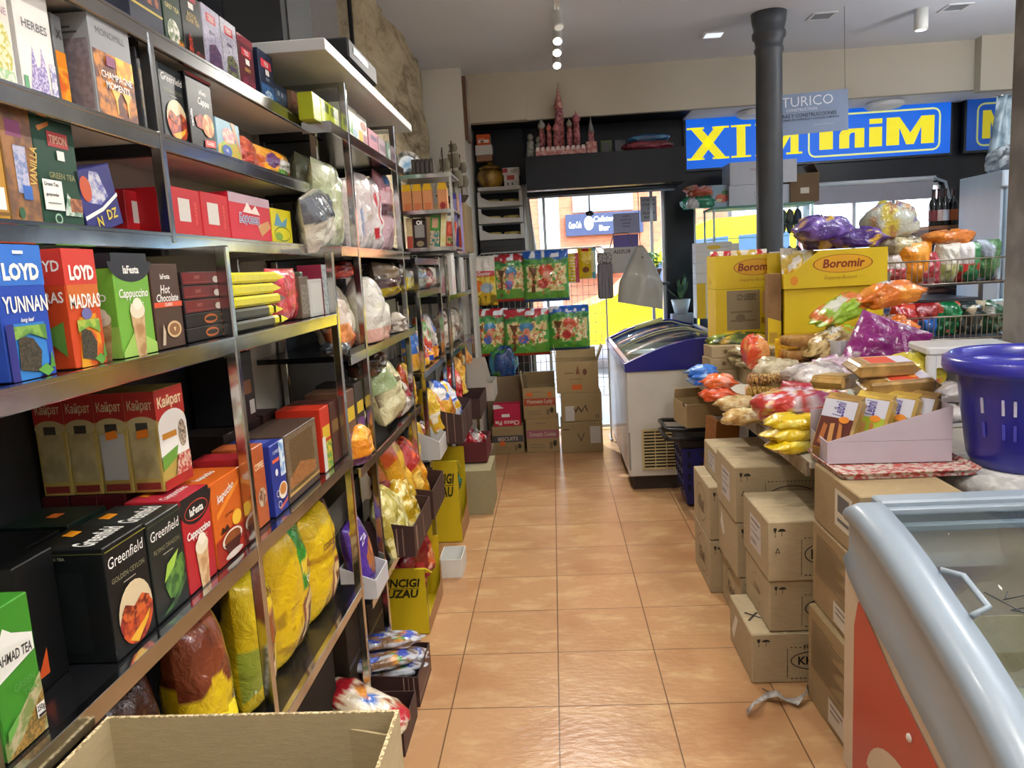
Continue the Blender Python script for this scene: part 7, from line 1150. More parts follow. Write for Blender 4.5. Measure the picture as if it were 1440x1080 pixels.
# ---- yellow cake display boxes
yb = M('#d2b512', .45, noise=.05); ybi = M('#8c7258', .7)
def boro(w): return [('e', .52, .62, .3, .25, '#7c3a10'), ('e', .52, .62, .288, .235, '#d8a21c'), ('t', 'Boromir', .53, .63, .23, '#7c2a14', {'w': .52, 's': .15, 'b': .03}), ('t', 'Împarte Bucurii', .5, .25, .10, '#8a641a', {'w': .6, 's': .3, 'b': -.005})]
a = on_y(1103, 410, 1.9); c = on_y(1243, 405, 1.9); w = c[0]-a[0]
y0_ = 1.9
carton('cake_carton', 'large yellow carton carrying the front display box of cakes', 'display box', ((a[0]+c[0])/2, y0_+.16, .98), (w, .32, .415), 0, '#d2b512', {'left': [('r', .25, .1, .9, .7, '#4a2a30'), ('p', [(.4, .15), (.75, .15), (.75, .7), (.5, .6)], '#d8a020')]}, mat=yb)
carton('brown_box', 'flat cardboard box on the table under the large yellow carton', 'cardboard box', ((a[0]+c[0])/2+.01, y0_+.16, .858), (w-.02, .3, .12), 0, '#6e5c40', {}, mat=card('#7c6848'))
carton('brown_box', 'narrow brown carton on the table under the small snack bags', 'cardboard box', (1.27, 1.72, .858), (.24, .12, .08), 0, '#8c7856', {}, mat=card('#8c7856'))
r = open_box('cake_display', 'front yellow display box with oval logo, its left side cut down', 'display box', ((a[0]+c[0])/2, y0_+.15, 1.397), (w+.02, .34, .21), 0, yb, ybi, fh=.085, bh=.21, lh=.085, rh=.21)
W2 = (w+.02)/2; pl = [(-W2, .0855), (W2, .0855), (W2, .21), (-W2+.20, .21), (-W2+.15, .17), (-W2+.09, .12), (-W2+.05, .092)]; n = len(pl)
b = MB(); b.add([(p[0], -.17, p[1]) for p in pl]+[(p[0], -.166, p[1]) for p in pl], [tuple(range(n)), tuple(range(2*n-1, n-1, -1))]+[(i, i+n, (i+1) % n+n, (i+1) % n) for i in range(n)], yb); b.build('cut_front_panel', r)
b = MB(); b.add([(-W2+.06+.022*math.cos(R(20*i)), -.1706, .045+.026*math.sin(R(20*i))) for i in range(18)], [tuple(range(18))], M('#d8861c', .5)); b.build('round_seal', r)
print_face(r, boro(w), Matrix.Translation((.03, -.17, 0)), w, .21, 'front_print')
for k, (dx, dy, c_, lb) in enumerate(((-.2, -.03, '#d0b45a', 'yellow cream cake pack at the left of the front display box'), (-.11, .02, '#d8c890', 'cream cake pack leaning behind the first in the front display box'), (-.16, .09, '#d8d4c4', 'white cake pack at the back left of the front display box'))):
    bag('cake_pack', lb, 'cake pack', ((a[0]+c[0])/2+dx, y0_+.15+dy, 1.405), (.12, .19+.02*k, .07), R(-20+20*k), c_, [('r', .1, 0, .9, .5, '#d8a81c'), ('n', 0, 0, 1, 1, 5, .62, '#e8e4dc'), ('e', .4, .25, .25, .12, '#a8702c')], 380+k, tilt=R(-10), wr=.8, group='cake packs in the front yellow box')
for k, (dx, dy, s, rz, lb) in enumerate(((-.02, .02, (.36, .2, .16), .5, 'purple cake bag with yellow shapes, lying high on the front yellow box'), (.19, .05, (.3, .2, .13), -.1, 'purple cake bag lying beside it on the front yellow box'), (.06, .12, (.34, .2, .2), .3, 'purple cake bag at the back of the pile on the yellow box'))):
    blob('cake_bag', lb, 'cake bag', ((a[0]+c[0])/2+dx, y0_+.13+dy, 1.60+.05*(k == 0)+.01), s, rz, '#4a2c7c', [('n', 0, 0, 1, 1, 4, .68, '#d8b040'), ('n', .0, .0, .5, 1, 4, .64, '#c9a06a'), ('n', 0, 0, 1, 1, 6, .7, '#7a5ab0')], 390+k, 'purple cake bags on the yellow box', amp=.2, freq=2.4, ears=.12)
b = MB(); lo = (a[0]-.075, y0_-.02, .98)
carton('brown_box', 'narrow brown and yellow side panel box standing left of the yellow carton', 'display box', (a[0]-.045, y0_+.07, .858), (.075, .1, .63), R(-6), '#7a5c40', {'front': [('p', [(0, 0), (1, 0), (1, .56), (0, .6)], '#d2b512'), ('p', [(0, .1), (1, .16), (1, .3), (0, .26)], '#7a5c60'), ('r', .1, .36, .7, .46, '#a8862c')]}, mat=card('#8a6a48'))
a2 = on_y(1005, 360, 2.28); c2_ = on_y(1092, 357, 2.28); w2 = c2_[0]-a2[0]; xm = (a2[0]+c2_[0])/2
r = open_box('cake_display', 'rear yellow display box with oval logo, half hidden by the front one', 'display box', (xm, 2.40, 1.40), (w2, .26, .205), 0, yb, ybi)
print_face(r, boro(w2), Matrix.Translation((.05, -.13, 0)), w2*1.2, .205, 'front_print')
for k, (dx, c_, lb) in enumerate(((-.13, '#b02a2c', 'red topped cake pack at the left of the rear yellow box'), (-.04, '#d8c8a8', 'cream cake pack second in the rear yellow box'), (.05, '#c9a83a', 'yellow cake pack third in the rear yellow box'), (.13, '#b8302c', 'red cake pack at the right of the rear yellow box'))):
    bag('cake_pack', lb, 'cake pack', (xm+dx, 2.40+.02*(k % 2), 1.41), (.13, .23, .07), R(10*k-15), c_, [('n', 0, 0, 1, 1, 4, .6, '#e0d8c8')], 395+k, tilt=R(-10), wr=.9, group='cake packs in the rear yellow box')
carton('cake_carton', 'yellow carton with a taped brown sheet under the rear display box', 'display box', (xm, 2.40, .858), (w2, .26, .54), 0, '#c9a810', {'front': [('r', .18, .52, .72, .98, '#8a7c62'), ('t', 'DESERT-CO', .5, .9, .07, '#3a342a', {'w': .3, 'r': 180}), ('r', .24, .62, .66, .64, '#6a5c46'), ('r', .24, .72, .6, .74, '#6a5c46'), ('e', .4, .66, .08, .05, '#6a5c46'), ('r', .76, .7, .96, .96, '#c9a070'), ('t', 'BRUTARIA', .84, .62, .07, '#7a4a14', {'w': .2})]}, mat=yb)
lump('fruit_bag', 'dark bag of green and yellow fruit print below the yellow carton', 'bag', 1045, 476, (.4, .16, .12), '#3a4a1c', [('n', 0, 0, 1, 1, 8, .6, '#c9a028'), ('n', 0, 0, 1, 1, 6, .68, '#7a8a2c')], z=1.03, seed=400, amp=.12, Y=2.1)
carton('brown_box', 'brown carton on the table under the fruit print bag', 'cardboard box', (1.24, 2.2, .858), (.4, .14, .17), 0, '#8c7856', {}, mat=card('#8c7856'))
lump('snack_bag', 'red and orange snack bag beside the side panel box', 'snack bag', 1066, 506, (.14, .12, .2), '#d8502a', [('n', 0, 0, 1, 1, 5, .6, '#e8a060'), ('n', 0, 0, 1, 1, 6, .7, '#e0dcd0')], z=.98, seed=401, amp=.2, Y=1.62)
x, y = 1.32, 1.66; bag('snack_bag', 'yellow upright cake bag in front of the brown side panel', 'snack bag', (x, y, .94), (.12, .2, .07), R(-10), '#d8b414', [('n', 0, 0, .6, .5, 6, .55, '#b8402c'), ('e', .4, .4, .2, .12, '#e0c870')], 402, wr=.6)
# white crate / small white cabinet, bucket and sack at the right
t = thing('white_crate', 'white plastic open-front crate behind the blue laundry basket', 'crate', (1.74, .66, .858), R(-8)); wp = M('#d8d8d8', .35, noise=.04, coat=.2)
for sx in (-1, 1):
    for sy in (-1, 1): b = MB(); b.box((sx*.15, sy*.11, .15), (.035, .035, .3), wp, None, .005); b.build('corner_post', t)
b = MB(); b.box((0, 0, .318), (.34, .26, .035), wp, None, .008); b.build('top', t); b = MB(); b.box((0, 0, .012), (.33, .25, .02), wp, None, .004); b.build('bottom', t); b = MB(); b.box((0, .118, .16), (.27, .01, .28), wp); b.build('back_panel', t); b = MB(); b.box((0, -.118, .275), (.27, .012, .05), wp); b.build('front_lip', t)
for k, (z, lb) in enumerate(((.88, 'white plastic bag folded at the bottom of the white crate'), (.96, 'white plastic bag crumpled in the middle of the white crate'))): blob('plastic_bag', lb, 'bag', (1.71, .62, z), (.24, .2, .09), .2, '#cfcac8', [('n', 0, 0, 1, 1, 5, .6, '#b9b0b0')], 410+k, amp=.25)
carton('white_box', 'white box half hidden behind the blue laundry basket', 'box', (1.44, .46, .858), (.12, .24, .12), 0, '#cfcccc', {'front': [('r', .1, .8, .9, .82, '#a8a4a4')]})
t = thing('laundry_basket', 'large violet blue plastic laundry basket on the white sacks', 'basket', (1.60, -.06, .874)); bp_ = M('#2c2c96', .3, noise=.1, coat=.25)
b = MB(); b.lathe([(.0, .0), (.17, .0), (.185, .03), (.222, .31), (.23, .33)], bp_, 40, None, False); o = b.build('basket_body', t); q = o.modifiers.new('s', 'SOLIDIFY'); q.thickness = .006; q.offset = -1
b = MB(); b.lathe([(.223, .305), (.258, .31), (.266, .325), (.264, .355), (.242, .37), (.229, .362), (.225, .33)], bp_, 48, None, False); b.build('rolled_rim', t)
rs = random.Random(2)
for a_ in range(200, 300, 9):
    for z_, hh in ((.11, .05), (.19, .05)):
        if (a_ // 9) % 4 == 3: continue
        r_ = .185+.04*(z_-.03)/.31+.0035; b = MB(); T = Matrix.Rotation(R(a_), 4, 'Z') @ Matrix.Translation((r_, 0, z_)) @ Matrix.Rotation(R(7), 4, 'Y'); b.box((0, 0, hh/2), (.0045, .008, hh), M('#4a4ab4' if z_ < .15 else '#c9c8e0', .5), T); b.build('slot', t)
t = thing('white_sack', 'soft white towel sack under the blue laundry basket', 'sack', (1.58, -.06, .717)); b = MB(); b.lathe([(.0, 0), (.2, .0), (.25, .03), (.245, .055), (.262, .075), (.255, .1), (.265, .12), (.24, .15), (.1, .156), (0, .156)], M('#c4c2bf', .9, c2='#a8a6a4', nscale=30, bump=.4, bscale=50), 28, None, False); b.build('sack_body', t)
carton('brown_box', 'large cardboard box under the white towel sack', 'cardboard box', (1.60, -.10, 0), (.48, .46, .715), 0, '#8a7048', {'front': [('r', 0, .48, 1, .52, '#a08a62')]}, mat=card('#96805a'))
# ---- ice cream freezer in the right foreground
t = thing('ice_cream_freezer', 'ice cream chest freezer with red end panel and curved grey rim, right foreground', 'freezer', (.885, -.40, 0))
gr = M('#93a0ac', .38, noise=.04, coat=.15); cream = M('#cbb9a2', .4, noise=.03); red_ = M('#b52f22', .35, noise=.05, coat=.2)
ZP = [(0, .865), (-.04, .885), (-.1, .882), (-.22, .86), (-.36, .822), (-.5, .775), (-.62, .735), (-.74, .685), (-.86, .62), (-.95, .55)]
ZB = [(.0, .70), (-.03, .66), (-.15, .605), (-.33, .555), (-.48, .50), (-.6, .455), (-.74, .39), (-.95, .28)]
LX = 1.5
b = MB(); pl = [(0.02, .03), (.02, .70)]+ZB+[(-.95, .03)]; n = len(pl)
for xa, xb in ((0, .05), (LX-.05, LX)):
    b = MB(); b.add([(xa, p[0], p[1]) for p in pl]+[(xb, p[0], p[1]) for p in pl], [tuple(range(n)), tuple(range(2*n-1, n-1, -1))]+[((i+1) % n, i, i+n, (i+1) % n+n) for i in range(n)], cream); b.build('end_wall', t)
b = MB(); b.b2((.0502, -.03, .03), (LX-.0502, .02, .80), cream); b.build('back_wall', t)
b = MB(); b.b2((.0502, -.95, .03), (LX-.0502, -.91, .42), cream); b.build('front_wall', t)
b = MB(); b.b2((.0502, -.91, .031), (LX-.0502, -.03, .10), cream); b.build('base', t)
b = MB(); b.b2((.05, -.9, 0), (LX-.05, -.02, .03), M('#2a2a2c', .6)); b.build('plinth', t)
# end rims with rounded edge
for nm, x0, x1 in (('end_rim', -.018, .075), ('far_end_rim', LX-.075, LX+.018)):
    b = MB(); top = ZP; bot = [(p[0], p[1]-.004) for p in ZB]
    N_ = 26; f = lambda P, s: (np.interp(s, np.linspace(0, 1, len(P)), [p[0] for p in P]), np.interp(s, np.linspace(0, 1, len(P)), [p[1] for p in P]))
    rows = []
    for i in range(N_+1):
        s = i/N_; ty, tz_ = f(top, s); by, bz_ = f(bot, s); sec = []
        for (xx, k) in ((x1, .10), (x1, 0.), (x0+.03, -.0), (x0+.008, .05), (x0, .14), (x0+.006, .24), (x0+.02, .34), (x0+.02, .8), (x0+.004, .96), (x0+.012, 1.), (x0+.05, 1.)): sec.append((xx, ty*(1-k)+by*k, tz_*(1-k)+bz_*k))
        rows.append(sec)
    m_ = len(rows[0]); vs = sum(rows, []); b.add(vs, [(i*m_+j, i*m_+j+1, (i+1)*m_+j+1, (i+1)*m_+j) for i in range(N_) for j in range(m_-1)]+[tuple(range(m_-1, -1, -1)), tuple(range(N_*m_, N_*m_+m_))], gr, True); b.build(nm, t)
b = MB(); b.b2((.07, -.05, .80), (LX-.07, .018, .888), gr, None, .006); b.build('back_rim', t)
for k, dz in enumerate((.0, -.03)): b = MB(); b.b2((.07, -.075-.05*k, .852+dz), (LX-.07, -.05-.05*k, .872+dz), gr, None, .003); b.build('lid_rail', t)
ff = lambda s, P=ZP: (np.interp(s, np.linspace(0, 1, len(P)), [p[0] for p in P]), np.interp(s, np.linspace(0, 1, len(P)), [p[1] for p in P]))
for x0, x1, dz in ((.075, .8, -.022), (.74, LX-.075, -.034)):
    q = [(float(ff(.06+.9*i/20)[0]), float(ff(.06+.9*i/20)[1])+dz) for i in range(21)]
    b = MB(); b.add([(x0, p[0], p[1]) for p in q]+[(x1, p[0], p[1]) for p in q], [(i, i+1, i+22, i+21) for i in range(20)], glassy('#f4f8f8', .05), True); g = b.build('glass_lid', t); z_ = g.modifiers.new('s', 'SOLIDIFY'); z_.thickness = .004
    if dz > -.03:
        b = MB(); b.tube([(x0+.002, float(ff(.46)[0]), float(ff(.46)[1])+.004), (x0+.045, float(ff(.48)[0]), float(ff(.48)[1])+.006), (x0+.05, float(ff(.56)[0]), float(ff(.56)[1])+.006), (x0+.002, float(ff(.58)[0]), float(ff(.58)[1])+.004)], .008, gr, 8); b.build('lid_handle', g)
        ar = M('#2f3336', .5)
        for p_, q_ in (((.16, .52), (.34, .49)), ((.16, .545), (.4, .515)), ((.13, .50), (.2, .57)), ((.165, .52), (.185, .50)), ((.16, .545), (.2, .555))):
            b = MB(); pts = []
            for (xx, ss) in (p_, q_): yy, zz = ff(ss); pts.append((x0+xx-.05, float(yy), float(zz)+dz+.005))
            b.tube(pts, .0016, ar, 5); b.build('printed_arrow', g)
b = MB(); b.b2((.055, -.905, .1005), (LX-.055, -.035, .115), M('#dfe3e4', .5)); b.build('inner_floor', t)
b = MB(); pl = [(-.06, .42), (-.06, .52)]+[(-.065-.02, .60)]+[(-.10, .615), (-.14, .592)]+[(p[0], p[1]-.055) for p in ZB[3:7]]+[(-.86, .27), (-.9, .05), (-.06, .05)]
n = len(pl); b.add([(-.003, p[0], p[1]) for p in pl], [tuple(range(n))], red_); b.build('red_panel', t)
b = MB(); T = Matrix.Translation((-.004, -.42, .40)) @ Matrix.Rotation(-PI/2, 4, 'Y'); b.lathe([(.011, 0), (.011, .004), (.006, .007), (0, .008)], M('#dcd8d0', .4), 14, T, False); b.build('screw_cap', t)
b = MB(); o_ = [(-.38+.22*math.cos(R(a_)), .12+.17*math.sin(R(a_))) for a_ in range(10, 200, 10)]; i_ = [(-.38+.15*math.cos(R(a_)), .12+.10*math.sin(R(a_))) for a_ in range(10, 200, 10)]; n = len(o_)
b.add([(-.0038, p[0], p[1]) for p in o_+i_], [(i, i+1, i+1+n, i+n) for i in range(n-1)], cream); b.build('white_logo_swirl', t)
for k, (x, y, s, c, lb) in enumerate(((1.25, -.80, (.6, .6, .44), '#c9b88c', 'open cardboard box of ice creams in the near freezer'), (1.85, -.80, (.5, .6, .40), '#b8c0c0', 'pale grey box of ice creams in the near freezer'))):
    r = open_box('ice_cream_box', lb, 'box', (x, y, .117), s, 0, card(c))
    blob('ice_cream_packs', 'blue and green ice cream packs in the %s box of the near freezer' % ('open cardboard', 'pale grey')[k], 'ice cream', (x, y, .125), (s[0]*.8, s[1]*.8, s[2]*.9), 0, '#a9b094', [('n', 0, 0, 1, 1, 7, .58, '#2c6a9c'), ('n', 0, 0, 1, 1, 9, .64, '#d8d4c0'), ('n', 0, 0, 1, 1, 5, .7, '#3a7a3c')], 420+k, amp=.12)
# torn tape on the floor
t = thing('torn_tape', 'crumpled strip of torn packing tape on the floor by the cartons', 'tape', (0, 0, 0)); b = MB(); tp = M('#b9b4b0', .35, c2='#8c8580', nscale=30, coat=.3)
pts = [on_z(1050, 1003, .01), on_z(1060, 990, .03), on_z(1078, 978, .018), on_z(1092, 977, .035), on_z(1105, 985, .012), on_z(1120, 986, .02), on_z(1132, 978, .03), on_z(1136, 968, .02)]
vs = []; fs = []
for i, p in enumerate(pts):
    wv = .014*(1+.6*math.sin(3*i)); vs += [(p[0], p[1]-wv, p[2]+.006*math.sin(2.3*i)), (p[0]+.004, p[1]+wv, p[2]-.004*math.sin(1.7*i)+.004)]
for i in range(len(pts)-1): fs.append((2*i, 2*i+1, 2*i+3, 2*i+2))
b.add(vs, fs, tp, True); o = b.build('strip', t); q = o.modifiers.new('s', 'SOLIDIFY'); q.thickness = .0015
b = MB(); b.tube([on_z(1072, 968, .012), on_z(1088, 977, .016)], .0022, M('#4a423c', .5), 5); b.build('twist', t)
# ---- wire baskets, fridge, bottles farther right
def wbasket(label, x0, x1, y0, y1, z0, z1, n=26, on=None):
    r = on or thing('wire_basket_rack', label, 'wire rack', ((x0+x1)/2, y0, z0)); ox, oz = ((x0+x1)/2-r.location.x, z0-r.location.z) if on else (0, 0); oy = y0-r.location.y; w, d, h = x1-x0, y1-y0, z1-z0; ww = M('#8f8a82', .35, .7)
    for nm, p in (('top_rail', [(-w/2, 0, h), (w/2, 0, h), (w/2, d, h), (-w/2, d, h), (-w/2, 0, h)]), ('bottom_rail', [(-w/2, .01, 0), (w/2, .01, 0), (w/2, d, 0), (-w/2, d, 0), (-w/2, .01, 0)])): b = MB(); b.tube(p, .005, ww, 6); b.build(nm, r, (ox, oy, oz))
    for i in range(n): x = -w/2+w*i/(n-1); b = MB(); b.tube([(x, 0, h), (x, .01, 0)], .0025, ww, 4); b.build('wire', r, (ox, oy, oz))
    b = MB(); b.b2((-w/2, .01, -.012), (w/2, d, -.005), M('#3a3a3c', .5)); b.build('shelf_plate', r, (ox, oy, oz))
    for sx in (() if on else (-1, 1)): b = MB(); b.b2((sx*w/2-.01, d, -z0), (sx*w/2+.01, d+.02, h), M('#2c2e32', .4)); b.build('upright', r)
    return r
wr_ = wbasket('wire rack with two baskets of sweets and crisps bags behind the yellow cartons', 2.02, 2.86, 2.25, 2.6, 1.36, 1.505)
wbasket('', 2.06, 2.86, 2.22, 2.6, 1.02, 1.16, on=wr_)
for k, (x, w, h, c, a, lb) in enumerate((
    (2.09, .14, .24, '#9c8c7c', [('n', 0, 0, 1, 1, 5, .55, '#c9bca8')], 'clear brown bag at the left end of the upper wire basket'),
    (2.20, .18, .2, '#c9c0bc', [('n', 0, 0, 1, .6, 7, .5, '#a83a40')], 'clear bag of red and white sweets in the upper wire basket'),
    (2.32, .22, .27, '#d8861c', [('n', 0, 0, 1, 1, 4, .62, '#e8a03a')], 'orange foil bag in the upper wire basket'),
    (2.42, .16, .2, '#b03a4a', [('n', 0, 0, 1, 1, 6, .58, '#d8a0a8')], 'pink and red netted sweets bag in the upper wire basket'),
    (2.52, .17, .26, '#c9c8a0', [('r', 0, .5, 1, 1, '#d8d8d0'), ('n', 0, 0, 1, .5, 7, .55, '#a8b06a')], 'white-topped bag of pale green sweets in the upper wire basket'),
    (2.64, .18, .25, '#2f7a4a', [('r', 0, .5, .7, 1, '#d8d8dc'), ('n', 0, 0, 1, .5, 5, .55, '#b8342c')], 'green and white bag with red in the upper wire basket'),
    (2.76, .17, .26, '#3a6a3c', [('n', 0, 0, 1, 1, 4, .6, '#8a98a8'), ('n', 0, 0, 1, .4, 6, .6, '#c86a3a')], 'green and grey bag at the right end of the upper wire basket'))):
    bag('sweets_bag', lb, 'sweets bag', (x, 2.40, 1.358), (w, h, .12), R((-1)**k*8), c, a, 430+k, top='sack' if k in (1, 3) else 'seal', tilt=R(8), wr=1.0, group='bags in the upper wire basket')
for k, (x, z, s, c, a, lb) in enumerate((
    (2.24, 1.55, (.3, .2, .14), '#b8ac84', [('n', 0, 0, 1, 1, 4, .6, '#6a5c44')], 'cream crumpled bag lying on top of the upper wire basket'),
    (2.55, 1.60, (.3, .2, .1), '#c9701c', [('n', 0, 0, 1, 1, 4, .6, '#e08a30')], 'orange bag lying flat on the upper basket'),
    (2.20, 1.66, (.36, .24, .24), '#b0b4a8', [('n', 0, 0, 1, 1, 6, .55, '#c9b84a'), ('n', 0, 0, 1, 1, 5, .66, '#6a5a90'), ('n', 0, 0, 1, 1, 7, .7, '#a87c4c')], 'big clear bag of mixed sweets on top of the upper basket pile'))):
    blob('sweets_bag', lb, 'sweets bag', (x, 2.43, z), s, .2*k, c, a, 440+k, amp=.2, mat=cl if k == 2 else None)
for k, (x, c, a, lb) in enumerate((
    (2.24, '#a01c20', [('n', 0, 0, 1, 1, 5, .6, '#d0503a')], 'red crisps bag at the left of the lower wire basket'),
    (2.36, '#2c6ac0', [('n', 0, 0, 1, 1, 5, .66, '#7aa0d8'), ('r', 0, .6, 1, 1, '#8c1a20')], 'blue and red crisps bag in the lower wire basket'),
    (2.5, '#0f6a3c', [('n', 0, 0, 1, 1, 5, .68, '#c8504a')], 'green crisps bag in the lower wire basket'),
    (2.64, '#2c3a3c', [('n', 0, 0, 1, 1, 5, .62, '#a89c84')], 'dark green and grey crisps bag in the lower wire basket'),
    (2.78, '#1c4a34', [('n', 0, 0, 1, 1, 5, .62, '#8a8c88')], 'dark green crisps bag at the right of the lower wire basket'))):
    bag('snack_bag', lb, 'snack bag', (x, 2.36, 1.03), (.2, .22, .13), R((-1)**k*14), c, a, 450+k, tilt=R(12), wr=1.2, group='crisps bags in the lower wire basket')
carton('white_sign', 'white price card box leaning at the left end of the lower basket', 'box', (2.12, 2.12, 1.0), (.1, .02, .3), 0, '#d3d0cc', {'front': [('r', .1, .5, .9, .52, '#6a6a6a'), ('r', .1, .6, .7, .62, '#6a6a6a')]}, rot=(0, R(14), 0)) if 0 else None
t = thing('blue_counter', 'dark blue counter front glimpsed under the wire baskets', 'counter', (2.55, 2.95, 0)); b = MB(); b.box((0, .25, .6), (.9, .5, 1.2), M('#1c3474', .4, c2='#8fa0c8', nscale=5, stretch=(.2, 1, 6)), None, .006); b.build('counter_body', t); b = MB(); b.box((0, .25, 1.212), (.94, .54, .022), M('#2a2c34', .3), None, .004); b.build('counter_top', t)
# glass-door fridge
fx0 = on_y(1349, 330, 3.88)[0]; fr_ = thing('glass_fridge', 'upright white fridge with a glass door lit by an added lamp, beside the concrete column', 'fridge', (fx0+.35, 3.3, 0)); fz = on_y(1350, 243, 3.3)[2]
fm = M('#b4c4d4', .35, noise=.04)
for nm, lo, hi in (('left_wall', (-.35, .02, 0), (-.31, .6, fz)), ('right_wall', (.31, .02, 0), (.35, .6, fz)), ('top_panel', (-.31, .02, fz-.2), (.31, .6, fz)), ('bottom_panel', (-.31, .02, 0), (.31, .6, .25)), ('back_wall', (-.31, .57, .25), (.31, .6, fz-.2))): b = MB(); b.b2(lo, hi, fm, None, .004); b.build(nm, fr_)
b = MB(); b.b2((-.36, -.02, fz-.12), (.36, .02, fz), fm, None, .01); b.build('header', fr_)
for lo, hi in (((-.33, -.012, .3), (-.27, .018, fz-.13)), ((.27, -.012, .3), (.33, .018, fz-.13)), ((-.27, -.012, fz-.22), (.27, .018, fz-.13)), ((-.27, -.012, .3), (.27, .018, .36))): b = MB(); b.b2(lo, hi, M('#8fa4b4', .3, .3), None, .004); b.build('door_frame', fr_)
b = MB(); b.b2((-.27, .0, .36), (.27, .005, fz-.22), glassy('#dff4f8', .04)); b.build('glass_door', fr_)
b = MB(); b.b2((-.305, .2, .3), (-.29, .24, fz-.24), emis('#d8f4ff', 14)); b.build('added_lamp_strip', fr_)  # glowing strip added inside, standing in for window reflections on the door
lamp_f = (fx0+.35, 3.6, fz-.3)
for z in (.6, .95, 1.3, 1.62): b = MB(); b.b2((-.30, .06, z), (.30, .55, z+.012), M('#b8ccd4', .3)); b.build('shelf', fr_)
blob('plastic_bag', 'clear crumpled plastic bag on top of the glass fridge', 'bag', (fx0+.16, 3.5, fz+.002), (.26, .24, .2), 0, '#7c858c', [('n', 0, 0, 1, 1, 6, .55, '#b9c4cc'), ('n', 0, 0, 1, 1, 5, .66, '#4a5058')], 460, amp=.25, mat=cl)
t = thing('plastic_sheet', 'long sheer plastic sheet hanging beside the concrete column', 'cover', (fx0+.17, 3.62, fz)); b = MB(); vs = []; fs = []
for j in range(15):
    for i in range(9): u = i/8; v = j/14; vs.append((.02+.16*(u-.5)*(1+.4*v)+.01*math.sin(7*u+5*v), .03*math.sin(13*u+v*3), .58-.5*v))
for j in range(14):
    for i in range(8): a_ = j*9+i; fs.append((a_, a_+1, a_+10, a_+9))
b.add(vs, fs, M('#6f8896', .3, c2='#a9c0cc', nscale=9), True); o = b.build('sheet', t); q = o.modifiers.new('s', 'SOLIDIFY'); q.thickness = .002
b = MB(); b.tube([(-.08, 0, .58), (.12, 0, .58)], .006, chrome(), 6); b.build('hanging_rod', t)
# wooden shelf of bottles
bx0, bx1 = on_y(1306, 320, 4.1)[0], on_y(1352, 315, 4.1)[0]; bz = on_y(1325, 317, 4.1)[2]
t = thing('bottle_shelf', 'dark wooden shelf unit of bottles left of the glass fridge', 'shelf', ((bx0+bx1)/2, 4.22, 0)); w = bx1-bx0; b = MB(); b.b2((-w/2, -.12, bz-.03), (w/2, .14, bz), M('#8a5a3c', .5)); b.build('shelf_board', t); b = MB(); b.b2((-w/2, .1, 0), (w/2, .14, bz-.03), M('#3a1c1c', .6)); b.build('back_panel', t); b = MB(); b.b2((-w/2, -.12, 0), (-w/2+.02, .1, bz-.03), M('#4a2a20', .6)); b.build('side_panel', t); b = MB(); b.b2((-w/2+.02, -.12, 1.2), (w/2, .1, 1.222), M('#4a2a20', .6)); b.build('shelf_board', t)
for k, (px, lbc, lb) in enumerate(((1312, '#7a3034', 'dark wine bottle with a red label, leftmost on the wooden shelf'), (1320, '#c9b4b0', 'dark wine bottle with a pink and white label on the wooden shelf'), (1328, '#c9d0dc', 'dark wine bottle with a white label on the wooden shelf'), (1340, '#c86a3a', 'dark wine bottle with an orange label, rightmost on the wooden shelf'))):
    x = on_y(px, 310, 4.16)[0]; r = thing('wine_bottle', lb, 'bottle', (x, 4.16, bz), 0, 'bottles on the wooden shelf'); b = MB(); b.lathe([(.034, 0), (.036, .01), (.036, .17), (.03, .2), (.014, .235), (.0135, .29), (.016, .292), (.016, .305), (0, .305)], M('#14181a', .1, coat=.6), 16, None, True); b.build('bottle_body', r); b = MB(); b.lathe([(.0366, .04), (.0366, .13)], M(lbc, .6), 16, None, False); b.build('label', r); b = MB(); b.lathe([(.0145, .24), (.0142, .3)], M('#3a1418', .4), 12, None, False); b.build('neck_foil', r)
# white roller panel over the window
a = on_y(1145, 268, 4.62); c = on_y(1320, 285, 4.62); t = thing('roller_blind', 'pale grey roller blind over the right shop window', 'blind', (0, 4.63, 0)); b = MB(); b.b2((a[0], -.004, a[2]-.13), (3.5, .004, 2.18), M('#9c9ca8', .6)); b.build('blind_sheet', t); b = MB(); b.tube([(a[0]-.02, 0, 2.19), (3.52, 0, 2.19)], .022, M('#dfe6ee', .4), 12); b.build('roller', t); b = MB(); b.tube([(3.5, -.02, 2.19), (3.6, -.02, 2.15), (3.64, -.02, 2.0)], .012, M('#aab4be', .4), 8); b.build('bracket', t)
# glass cabinet with shoes/bottles and goods on it
t = thing('dark_counter', 'dark counter cabinet below the glass case by the window', 'counter', (1.98, 4.32, 0)); b = MB(); b.box((0, 0, .53), (1.16, .56, 1.06), M('#23262c', .5), None, .005); b.build('counter_body', t); b = MB(); b.box((0, 0, 1.072), (1.18, .6, .024), M('#3a3d44', .35), None, .004); b.build('counter_top', t)
gx0, gx1 = on_y(1000, 300, 4.2)[0], on_y(1141, 300, 4.2)[0]; gz = on_y(1120, 285, 4.2)[2]
t = thing('glass_case', 'glass display case with black slippers behind the iron column', 'display case', ((gx0+gx1)/2, 4.34, 1.086)); w = gx1-gx0; h = gz-1.086; am = M('#a8c4c8', .3, .6)
for sx in (-1, 1):
    for sy in (-1, 1): b = MB(); b.box((sx*(w/2-.01), sy*.2, h/2), (.016, .016, h), am); b.build('corner_post', t)
for k, z in enumerate((.02, .34, .66)): b = MB(); b.b2((-w/2+.02, -.19, z), (w/2-.02, .19, z+.006), M('#7fc4c0', .1, coat=.5)); b.build('glass_shelf', t)
